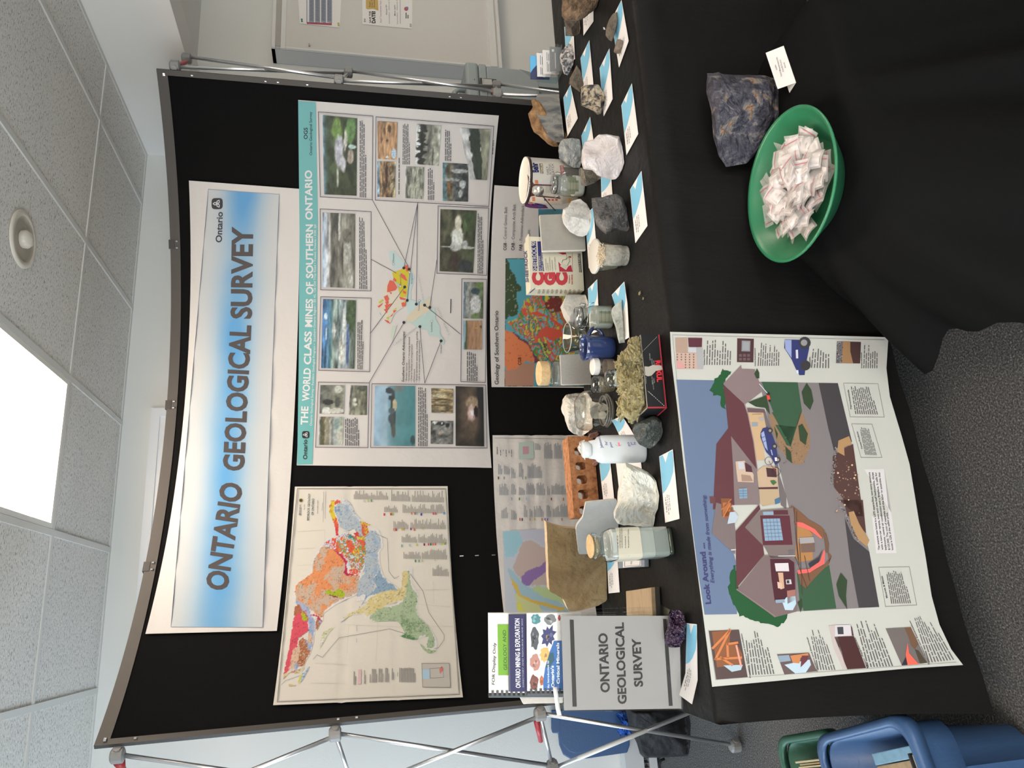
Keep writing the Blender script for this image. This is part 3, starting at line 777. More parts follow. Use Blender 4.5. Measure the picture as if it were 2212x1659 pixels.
for st, a, b in (('LAKE  HURON', (1065, 285), (1310, 95)),): P_.text(st, zC.p(*a), zC.p(*b), 3.6, (196, 188, 188), 3)
for st, a, b in (('LAKE ONTARIO', (1395, 1120), (1335, 820)), ('LAKE   ERIE', (1665, 1470), (1540, 1170))): P_.text(st, zB.p(*a), zB.p(*b), 3.6, (200, 192, 190), 3)
P_.text('Southern Ontario Advantages:', zC.p(1172, 680), zC.p(1180, 125), 5.2, (62, 54, 58), 3, .012, .2)
for i, (st, e) in enumerate((('• Abundant resources', 470), ('• Increasing population = increasing demand', 190), ('• Close to markets and transportation', 270), ('infrastructure', 540), ('• Simple operations: quarrying, crushing, grinding', 130), ('• Little to no waste material, multi-product', 225))):
    P_.text(st, zC.p(1202 + 28 * i, 682), zC.p(1206 + 28 * i, e), 3.6, (84, 72, 76), 3, .004, .2)
P_.line([zB.p(1680, 1090), zB.p(1676, 1235)], 2, (62, 56, 60), 3)
P_.out('small_print_and_lines', MIN)
# the little map, laid on as coloured areas
mp = lambda z, *p: z(*p)
sea, gr, sand_, red, yel = (205, 218, 212), (198, 214, 204), (228, 208, 178), (232, 100, 78), (222, 196, 44)
P_.poly(zB((1005, 570), (1060, 562), (1090, 600), (1125, 635), (1190, 715), (1230, 760), (1290, 850), (1270, 920), (1240, 1000), (1250, 1040), (1240, 1090), (1330, 1120), (1390, 1080), (1450, 1055), (1470, 1090), (1420, 1150), (1440, 1210), (1380, 1290), (1340, 1270), (1280, 1330), (1210, 1350), (1200, 1310), (1220, 1240), (1195, 1160), (1190, 1080), (1215, 950), (1215, 800), (1160, 740), (1060, 760), (1010, 640)), sea, 1)
P_.poly(zB((1240, 1340), (1330, 1285), (1440, 1210), (1510, 1180), (1510, 1300), (1560, 1390), (1560, 1470), (1610, 1540), (1600, 1580), (1560, 1560), (1550, 1490), (1440, 1480), (1420, 1420), (1320, 1400)), gr, 1)
P_.poly(zB((1185, 1330), (1215, 1260), (1300, 1180), (1400, 1100), (1450, 1055), (1470, 1150), (1445, 1215), (1340, 1275), (1260, 1340)), sand_, 2)
P_.poly(zB((860, 1130), (950, 1060), (970, 930), (1020, 875), (1090, 900), (1110, 1000), (1195, 1060), (1190, 1160), (1100, 1215), (1060, 1250), (1020, 1355), (960, 1310), (900, 1200)), (232, 214, 192), 2)
P_.poly(zB((1040, 800), (1130, 770), (1165, 740), (1195, 715), (1235, 760), (1215, 870), (1200, 1060), (1130, 1070), (1110, 960), (1060, 880)), yel, 3)
P_.poly(zB((1015, 880), (1060, 895), (1098, 960), (1080, 990), (1010, 1010), (985, 1010), (990, 940)), red, 4)
for q in (((950, 1060), (990, 1040), (1010, 1090), (970, 1110)), ((1170, 720), (1210, 720), (1235, 770), (1200, 790)), ((1130, 800), (1180, 830), (1205, 890), (1180, 880), (1140, 850)), ((1060, 850), (1090, 880), (1080, 900), (1050, 880)), ((880, 1165), (945, 1125), (930, 1150), (900, 1180)), ((960, 1150), (1050, 1130), (1020, 1160), (975, 1200)), ((1015, 1280), (1060, 1230), (1040, 1270)), ((1140, 1130), (1195, 1100), (1190, 1160), (1150, 1170)), ((965, 1120), (1000, 1090), (1005, 1130), (980, 1150)), ((1115, 1060), (1190, 1080), (1180, 1100), (1130, 1090)), ((1160, 990), (1195, 1010), (1190, 1030), (1160, 1020)), ((1050, 1210), (1090, 1205), (1060, 1240)), ((950, 1200), (1000, 1180), (985, 1240)), ((1010, 1010), (1040, 1015), (1030, 1035)), ((955, 1310), (1000, 1320), (1022, 1355), (985, 1340))):
    P_.poly(zB(q), red, 4)
for q in (((890, 1120), (930, 1090), (950, 1100), (910, 1130)), ((1050, 1200), (1090, 1180), (1080, 1200)), ((975, 1290), (1010, 1270), (1000, 1310)), ((1160, 1120), (1190, 1110), (1180, 1130))): P_.poly(zB(q), (205, 198, 60), 5)
for q in (((1085, 900), (1120, 930), (1125, 960), (1100, 935)), ((900, 1230), (920, 1240), (925, 1270)), ((1115, 800), (1140, 800), (1130, 820))): P_.poly(zB(q), (168, 200, 206), 5)
P_.poly(zB((1040, 1380), (1090, 1370), (1070, 1440), (1040, 1560), (1025, 1480)), (214, 214, 194), 1)
P_.out('geology_map', MIN)
PH = [
 (zA((285, 145), (660, 180), (655, 1020), (300, 1005)), pic([(0, (128, 152, 172)), (.05, (84, 104, 100)), (.16, (72, 84, 60)), (.4, (74, 82, 54)), (.7, (66, 72, 48)), (1, (58, 62, 42))], .5, (9, 7), 2, [(.83, .42, .14, .16, (124, 150, 78), .3), (.84, .82, .18, .16, (108, 140, 82), .3), (.56, .48, .19, .13, (196, 190, 196), .4), (.40, .60, .1, .08, (214, 206, 208), .4), (.5, .8, .09, .10, (186, 168, 150), .3), (.68, .66, .14, .05, (222, 210, 196), .3), (.55, .70, .09, .04, (70, 70, 58), .2), (.63, .86, .03, .12, (206, 226, 214), .2), (.22, .42, .12, .03, (190, 186, 170), .3)]), 'aerial photograph of a pale quarry among green fields'),
 (zA((880, 210), (1100, 225), (1090, 630), (885, 618)), pic([(0, (176, 132, 96)), (.5, (206, 160, 118)), (1, (196, 146, 104))], .45, (4, 11), 5, [(.06, .5, .03, .07, (240, 240, 236), .1), (.15, .84, .14, .13, (198, 216, 232), .2), (.82, .6, .1, .1, (96, 72, 56), .3), (.5, .5, .04, .05, (90, 60, 48), .3), (.55, .2, .12, .05, (120, 86, 62), .3), (.75, .35, .1, .06, (110, 80, 60), .4)]), 'photograph of split brown sandstone blocks'),
 (zA((880, 645), (1080, 650), (1075, 1040), (878, 1030)), pic([(0, (132, 170, 210)), (.10, (150, 160, 160)), (.15, (156, 128, 96)), (.5, (120, 90, 66)), (.8, (150, 124, 92)), (1, (178, 160, 128))], .8, (6, 16), 6, [(.75, .5, .2, .06, (58, 46, 38), .3), (.4, .52, .16, .04, (66, 50, 40), .3), (.3, .8, .1, .1, (182, 164, 132), .3), (.6, .82, .08, .1, (166, 150, 120), .3)]), 'photograph of a ledge of layered brown rock'),
 (zA((1310, 240), (1570, 260), (1545, 695), (1285, 675)), pic([(0, (232, 224, 216)), (.10, (226, 220, 214)), (.13, (52, 50, 44)), (.38, (46, 46, 40)), (.42, (132, 128, 116)), (.7, (160, 154, 138)), (1, (188, 182, 164))], .45, (7, 13), 7, [(.5, .55, .2, .06, (96, 92, 84), .4), (.75, .6, .14, .06, (110, 104, 92), .4), (.2, .75, .25, .03, (70, 66, 62), .3)], jag=.16, jsc=22), 'photograph of flat shore rocks before a line of spruces'),
 (zA((1185, 700), (1390, 710), (1380, 1058), (1185, 1045)), pic([(0, (232, 224, 216)), (.05, (150, 146, 132)), (.5, (160, 156, 140)), (1, (140, 138, 122))], .6, (5, 18), 8, [(.4, .65, .16, .12, (190, 184, 164), .2), (.6, .2, .2, .05, (92, 88, 80), .3), (.2, .85, .14, .1, (176, 170, 152), .3), (.85, .8, .1, .1, (118, 112, 100), .3)], jag=.05), 'photograph of a wall of flat grey stones'),
 (zA((1590, 660), (1870, 675), (1865, 1085), (1590, 1075)), pic([(0, (92, 128, 140)), (.18, (104, 116, 108)), (.22, (98, 92, 72)), (.4, (120, 108, 92)), (.45, (84, 86, 84)), (1, (64, 66, 62))], .6, (12, 9), 9, [(.38, .25, .22, .06, (140, 96, 58), .2), (.8, .2, .14, .08, (84, 72, 54), .3), (.56, .3, .04, .34, (168, 168, 160), .2), (.45, .78, .12, .12, (196, 194, 190), .2), (.2, .7, .1, .08, (178, 176, 172), .3), (.8, .65, .06, .3, (180, 178, 174), .2), (.65, .85, .1, .1, (50, 50, 50), .3)]), 'aerial photograph of a mine yard with conveyors'),
 (zA((1775, 285), (2110, 300), (2070, 850), (1885, 840)), pic([(0, (220, 212, 208)), (.3, (208, 202, 196)), (.34, (60, 66, 58)), (.62, (52, 58, 48)), (.68, (140, 136, 116)), (1, (160, 154, 132))], .35, (6, 8), 10, [(.72, .46, .30, .2, (54, 60, 50), .1), (.3, .6, .4, .12, (60, 68, 54), .2), (.6, .66, .04, .02, (226, 220, 208), .2)], jag=.1, jsc=4), 'photograph of a dark wooded headland over pale ground'),
 (zB((285, 145), (640, 160), (635, 968), (285, 955)), pic([(0, (150, 166, 186)), (.1, (182, 186, 192)), (.22, (206, 198, 192)), (.27, (98, 94, 86)), (.5, (124, 118, 106)), (.7, (142, 136, 124)), (1, (106, 100, 88))], .55, (5, 12), 11, [(.86, .45, .13, .12, (80, 76, 70), .2), (.8, .52, .2, .03, (206, 200, 190), .2), (.5, .78, .2, .1, (186, 180, 168), .3), (.2, .85, .14, .1, (176, 170, 156), .3), (.4, .62, .25, .03, (80, 76, 68), .3), (.7, .75, .1, .16, (118, 112, 100), .3), (.08, .9, .1, .05, (206, 200, 186), .3)], jag=.02), 'photograph of a deep terraced open pit under a cloudy sky'),
 (zB((290, 1085), (650, 1100)) + zC((630, 535), (270, 528)), pic([(0, (70, 112, 158)), (.12, (84, 126, 164)), (.28, (84, 118, 124)), (.34, (140, 150, 138)), (.5, (136, 148, 146)), (.75, (160, 164, 168)), (1, (92, 104, 84))], .7, (5, 17), 12, [(.25, .6, .2, .09, (214, 208, 196), .3), (.55, .35, .14, .06, (208, 206, 200), .3), (.8, .85, .3, .14, (76, 92, 62), .2), (.35, .78, .3, .05, (92, 112, 150), .3), (.65, .65, .3, .04, (214, 212, 206), .3), (.5, .12, .1, .02, (216, 224, 230), .3), (.75, .1, .05, .05, (206, 218, 226), .3)]), 'aerial photograph of a terraced quarry beside blue water'),
 (zC((262, 712), (525, 715), (515, 1025), (252, 1022)), pic([(0, (100, 100, 92)), (.45, (120, 118, 106)), (.55, (150, 146, 130)), (.8, (112, 110, 98)), (1, (168, 160, 142))], .35, (7, 6), 13, [(.1, .3, .14, .2, (230, 224, 214), .2), (.4, .32, .10, .24, (50, 50, 48), .2), (.85, .75, .14, .15, (206, 202, 188), .2), (.4, .72, .18, .12, (84, 84, 76), .2), (.1, .7, .1, .3, (206, 198, 186), .3)]), 'photograph of a worker sawing stone in a shed'),
 (zC((590, 715), (768, 720), (765, 1038), (565, 1035)), pic([(0, (196, 190, 180)), (.08, (92, 90, 82)), (.18, (146, 142, 124)), (.8, (120, 116, 98)), (1, (96, 92, 80))], .5, (5, 7), 14, [(.5, .3, .07, .10, (236, 230, 212), .6), (.35, .35, .05, .1, (230, 224, 206), .6), (.9, .7, .1, .3, (92, 90, 80), .4)]), 'photograph of a polished stone slab with two lamps reflected'),
 (zC((252, 1055), (515, 1060), (500, 1365), (240, 1362)), pic([(0, (190, 196, 200)), (.06, (96, 92, 70)), (.22, (108, 100, 72)), (.26, (162, 152, 128)), (.42, (150, 142, 122)), (.46, (198, 190, 176)), (.55, (120, 122, 120)), (.62, (170, 168, 160)), (.8, (166, 176, 168)), (1, (190, 182, 160))], .3, (8, 12), 15, [(.3, .85, .22, .1, (206, 198, 180), .3), (.75, .72, .2, .1, (140, 156, 152), .3)], jag=.05), 'photograph of stone stacks at a quarry pond'),
 (zC((855, 720), (1290, 722), (1290, 1375), (840, 1372)), pic([(0, (158, 184, 204)), (.3, (170, 192, 206)), (.34, (144, 176, 190)), (.46, (110, 150, 156)), (.57, (96, 140, 144)), (1, (82, 138, 142))], .14, (4, 5), 16, [(.55, .46, .36, .07, (70, 74, 72), .25), (.68, .50, .1, .05, (196, 180, 146), .2), (.92, .36, .05, .09, (66, 70, 76), .1), (.80, .40, .04, .06, (60, 64, 66), .15), (.45, .42, .08, .08, (76, 82, 84), .3), (.96, .6, .06, .12, (120, 128, 124), .3), (.25, .48, .12, .05, (92, 90, 82), .3), (.58, .42, .05, .08, (92, 100, 104), .2), (.1, .95, .08, .06, (60, 82, 84), .3)]), 'photograph of a harbour mine and salt works on green water'),
 (zC((1465, 745), (1705, 755), (1700, 1018), (1468, 1012)), pic([(0, (150, 130, 98)), (.4, (170, 150, 116)), (1, (150, 128, 92))], .7, (14, 4), 17, [(.3, .4, .04, .5, (96, 78, 56), .4), (.55, .5, .04, .5, (90, 72, 52), .4), (.7, .3, .05, .4, (210, 196, 160), .4)]), 'photograph of banded brown rock'),
 (zC((1460, 1100), (1705, 1102), (1702, 1355), (1458, 1350)), pic([(0, (100, 98, 94)), (.5, (130, 126, 120)), (1, (118, 114, 108))], .6, (6, 6), 18, [(.93, .2, .06, .12, (230, 224, 214), .2), (.88, .45, .09, .2, (50, 50, 52), .3), (.82, .75, .1, .1, (44, 44, 46), .3), (.9, .5, .04, .03, (230, 230, 222), .1), (.45, .4, .06, .05, (216, 176, 130), .6)]), 'photograph of a miner at a grey rock face'),
 (zC((1730, 725), (2030, 735), (2040, 1378), (1730, 1372)), pic([(0, (58, 50, 44)), (.4, (76, 64, 54)), (.65, (84, 72, 60)), (.8, (50, 46, 42)), (1, (36, 34, 32))], .45, (6, 4), 19, [(.55, .55, .34, .26, (104, 84, 68), .9), (.72, .6, .13, .22, (166, 140, 112), .3), (.56, .58, .12, .14, (226, 190, 182), .8), (.56, .62, .05, .07, (255, 244, 240), .5), (.58, .72, .1, .08, (36, 30, 28), .2), (.9, .9, .3, .12, (40, 40, 42), .3)]), 'photograph of a dark tunnel with bright headlights'),
 (zB((1565, 110), (1960, 125), (1920, 800), (1555, 783)), pic([(0, (84, 80, 62)), (.5, (78, 78, 58)), (1, (72, 76, 54))], .5, (8, 8), 20, [(.55, .5, .2, .17, (226, 220, 208), .3), (.78, .5, .14, .09, (218, 206, 182), .3), (.15, .45, .16, .2, (66, 54, 46), .3), (.1, .75, .1, .2, (58, 60, 60), .3), (.8, .78, .16, .14, (70, 84, 52), .2), (.4, .45, .07, .16, (206, 202, 196), .3), (.4, .55, .02, .5, (190, 186, 176), .2), (.45, .72, .06, .08, (190, 186, 182), .2), (.72, .7, .12, .05, (92, 104, 70), .3)]), 'aerial photograph of a white plant and pits in dark fields'),
 (zB((1820, 900), (2030, 905), (2028, 1300), (1812, 1295)), pic([(0, (116, 140, 160)), (.15, (116, 120, 108)), (.4, (150, 146, 138)), (1, (98, 110, 74))], .5, (7, 7), 21, [(.4, .62, .26, .26, (206, 200, 196), .15), (.75, .62, .10, .22, (60, 76, 82), .15), (.45, .2, .3, .1, (170, 166, 160), .3), (.92, .85, .1, .2, (108, 128, 72), .3), (.05, .6, .1, .2, (110, 126, 78), .3)]), 'aerial photograph of a factory with a white roof'),
 (zB((1815, 1320), (2018, 1322)) + zC((2012, 328), (1808, 325)), pic([(0, (150, 178, 196)), (.10, (150, 172, 184)), (.14, (78, 98, 60)), (.2, (104, 96, 62)), (.25, (156, 116, 88)), (.6, (166, 124, 94)), (1, (176, 136, 104))], .25, (3, 14), 22, [(.75, .7, .03, .06, (220, 160, 60), .3), (.8, .95, .05, .05, (50, 44, 42), .2), (.1, .14, .2, .06, (74, 92, 66), .3)]), 'photograph of a reddish gravel pit with a yellow loader'),
]
for q, f, lb in PH:
    w_ = max(24, int(math.dist(q[0], q[3]) / 2.2)); h_ = max(20, int(math.dist(q[0], q[1]) / 2.2))
    P_.raster(rot(q), w_, h_, f, 'printed_photo', MIN, 3, lb)

# ---- bedrock geology map
W2 = (230, 214, 196)
gq = [(590, 1523), (637, 1051), (967, 1050), (1000, 1506)]
m_map = M('map_paper', (.50, .49, .45), .5, spec=.4, bump=[('n', 5, .004), ('n', 30, .001)])
GEO = poster('bedrock_map', gq, 'cream folded map titled Bedrock Geology of Ontario with coloured rock belts', 40, 40, [('b', .35, .006, .003), ('b', .655, .006, .003), ('a', .34, .005, .0015), ('a', .66, .005, .0015)], m_map)
P_ = Print(t_pos, w=W2, k=.50)
z4, z5 = Z(590, 1030, 5.267), Z(590, 1220, 5.267)
P_.line(z4((275, 132), (1965, 135)) + z5((2120, 1475), (45, 1560)), .9, (120, 104, 92), 2, True)
P_.line(z4((290, 140), (1955, 142)) + z5((2110, 1465), (58, 1550)), .5, (150, 134, 120), 2, True)
P_.text('BEDROCK GEOLOGY', z4.p(408, 497), z4.p(424, 190), 4.6, (62, 84, 80), 3, .012)
P_.text('OF ONTARIO', z4.p(460, 437), z4.p(466, 248), 4.6, (62, 84, 80), 3, .012)
P_.text('SOUTHERN SHEET', z4.p(512, 418), z4.p(516, 265), 2.6, (120, 110, 100), 3)
P_.disc(z4.p(316, 268), 4.2, (150, 124, 60), 3); P_.disc(z4.p(316, 268), 2.6, (70, 58, 40), 4); P_.disc(z4.p(305, 425), 2.8, (150, 140, 128), 3)
P_.text('Map 2544', z4.p(360, 375), z4.p(362, 315), 2.4, (110, 100, 92), 3)
P_.body([z4.p(292, 410), z4.p(300, 310), z4.p(328, 310), z4.p(320, 410)], 3, (140, 128, 116), 3)
for x0, y0, y1 in ((555, 385, 295), (568, 515, 170), (592, 475, 170)): P_.line([z4.p(x0, y0), z4.p(x0 + 8, y1)], .6, (130, 118, 106), 3)
g_ = (150, 134, 118)
r_ = random.Random(5)
for (x0, x1, y0, y1) in ((915, 1310, 150, 255), (1340, 1560, 140, 275), (1575, 1945, 145, 285), (1260, 1420, 315, 400), (1470, 1955, 305, 410), (1365, 1540, 470, 590), (1560, 1965, 470, 590), (1460, 1640, 645, 745), (1650, 1975, 640, 750), (1480, 1680, 840, 930), (1690, 1980, 810, 935), (1810, 2000, 1000, 1125)):
    n = int((x1 - x0) / 15)
    P_.body([z4.p(x0, y1), z4.p(x0, y0), z4.p(x1, y0 + 6), z4.p(x1, y1 + 6)], n, g_, 3, .42, .4, seed=n, ragged=.6, words=False)
SW = [(1265, 428, (222, 60, 84)), (1341, 424, (196, 48, 56)), (1357, 422, (172, 168, 50)), (1577, 416, (214, 130, 92)), (1615, 416, (170, 110, 70)), (1634, 416, (168, 172, 176)), (1686, 427, (40, 60, 140)), (1824, 418, (214, 92, 100)), (1850, 418, (206, 96, 100)), (1947, 415, (90, 150, 200)), (1374, 600, (222, 130, 84)), (1399, 600, (176, 52, 60)), (1468, 596, (190, 180, 60)), (1488, 596, (206, 150, 110)), (1567, 592, (150, 60, 120)), (1607, 600, (220, 108, 60)), (1703, 586, (206, 190, 110)), (1912, 577, (206, 200, 130)), (1464, 784, (140, 172, 150)), (1634, 773, (216, 198, 100)), (1720, 770, (140, 30, 66)), (1768, 768, (220, 92, 90)), (1794, 767, (40, 110, 110)), (1820, 766, (220, 120, 64)), (1846, 765, (224, 100, 84)), (1896, 760, (190, 196, 206)), (1920, 760, (222, 196, 40)), (1956, 758, (130, 150, 60)), (1078, 272, (196, 196, 110)), (1118, 272, (120, 156, 104)), (1620, 957, (90, 140, 100)), (1660, 957, (130, 160, 120)), (1698, 955, (200, 190, 140)), (1842, 947, (214, 206, 150)), (1034, 275, (206, 196, 180)), (1552, 778, (180, 190, 170))]
for x, y, c in SW:
    P_.poly([z4.p(x - 9, y + 14), z4.p(x - 9, y - 14), z4.p(x + 9, y - 14), z4.p(x + 9, y + 14)], c, 3)
for (x0, x1, y0, y1, n) in ((910, 945, 1200, 1365, 2), (1030, 1055, 1185, 1355, 2), (1095, 1110, 1180, 1340, 1), (1118, 1185, 1175, 1340, 5), (1195, 1255, 1170, 1335, 5), (1268, 1320, 1170, 1335, 4), (1345, 1375, 1165, 1310, 2), (1410, 1420, 1190, 1270, 1), (1430, 1620, 1165, 1335, 11)):
    P_.body([z5.p(x0, y1), z5.p(x0 + 3, y0), z5.p(x1 + 3, y0), z5.p(x1, y1)], n, (142, 128, 114), 3, .5, .6, seed=n, words=False)
P_.poly(z5((968, 1192), (1003, 1190), (1000, 1355), (962, 1360)), (226, 180, 170), 3)
P_.poly(z5((1688, 1120), (2005, 1118), (2018, 1395), (1698, 1392)), (204, 188, 168), 3)
P_.poly(z5((1700, 1190), (1780, 1190), (1780, 1300), (1700, 1300)), (180, 200, 204), 4)
P_.poly(z5((1890, 1190), (1920, 1150), (1935, 1200), (1900, 1240)), (222, 120, 104), 4)
P_.line(z5((1690, 1122), (2003, 1120), (2016, 1393), (1700, 1390)), .6, (140, 128, 116), 5, True)
P_.line(z5((1780, 1180), (1930, 1170), (1940, 1280), (1790, 1290)), .5, (120, 108, 100), 5, True)
P_.line(z4((1155, 640), (1300, 705), (1315, 1075), (1378, 1158), (1432, 1130)), .7, (128, 120, 108), 3)
P_.line(z5((1560, 105), (1705, 300), (1770, 545), (1945, 795), (1945, 850), (1880, 945), (1830, 955)), .7, (120, 114, 102), 3)
P_.line(z5((1510, 785), (1325, 728), (750, 830), (560, 1052), (500, 1022), (455, 1075)), .7, (120, 114, 102), 3)
P_.line(z5((95, 1365), (140, 1318), (300, 1262)), .7, (120, 114, 102), 3)
for st, a, b in (('HURON', (958, 755), (958, 690)), ('LAKE', (955, 885), (955, 838))): P_.text(st, z5.p(*a), z5.p(*b), 2.4, (150, 150, 168), 3)
for q in (((275, 625), (585, 605)), ((275, 1010), (590, 990)), ((585, 600), (592, 850)), ((280, 820), (480, 810))): P_.line(z4(*q), .4, (196, 180, 158), 2)
for q in (((800, 680), (1500, 710)), ((470, 1120), (850, 1135)), ((430, 1345), (820, 1350)), ((860, 690), (840, 1000)), ((1190, 650), (1170, 1100)), ((1820, 190), (1830, 450)), ((1580, 290), (2000, 280)), ((1650, 450), (2020, 480)), ((1690, 700), (2040, 700))): P_.line(z5(*q), .4, (200, 184, 160), 2)
P_.out('legend_and_frame', GEO)
tan_, ora, gry, blu, snd, grn = (204, 172, 142), (232, 142, 84), (184, 184, 178), (146, 164, 172), (220, 192, 126), (176, 184, 140)
crim, lime, pinkr, yel2, rust, lav = (190, 26, 72), (170, 178, 30), (222, 78, 88), (222, 190, 40), (176, 102, 62), (172, 172, 184)
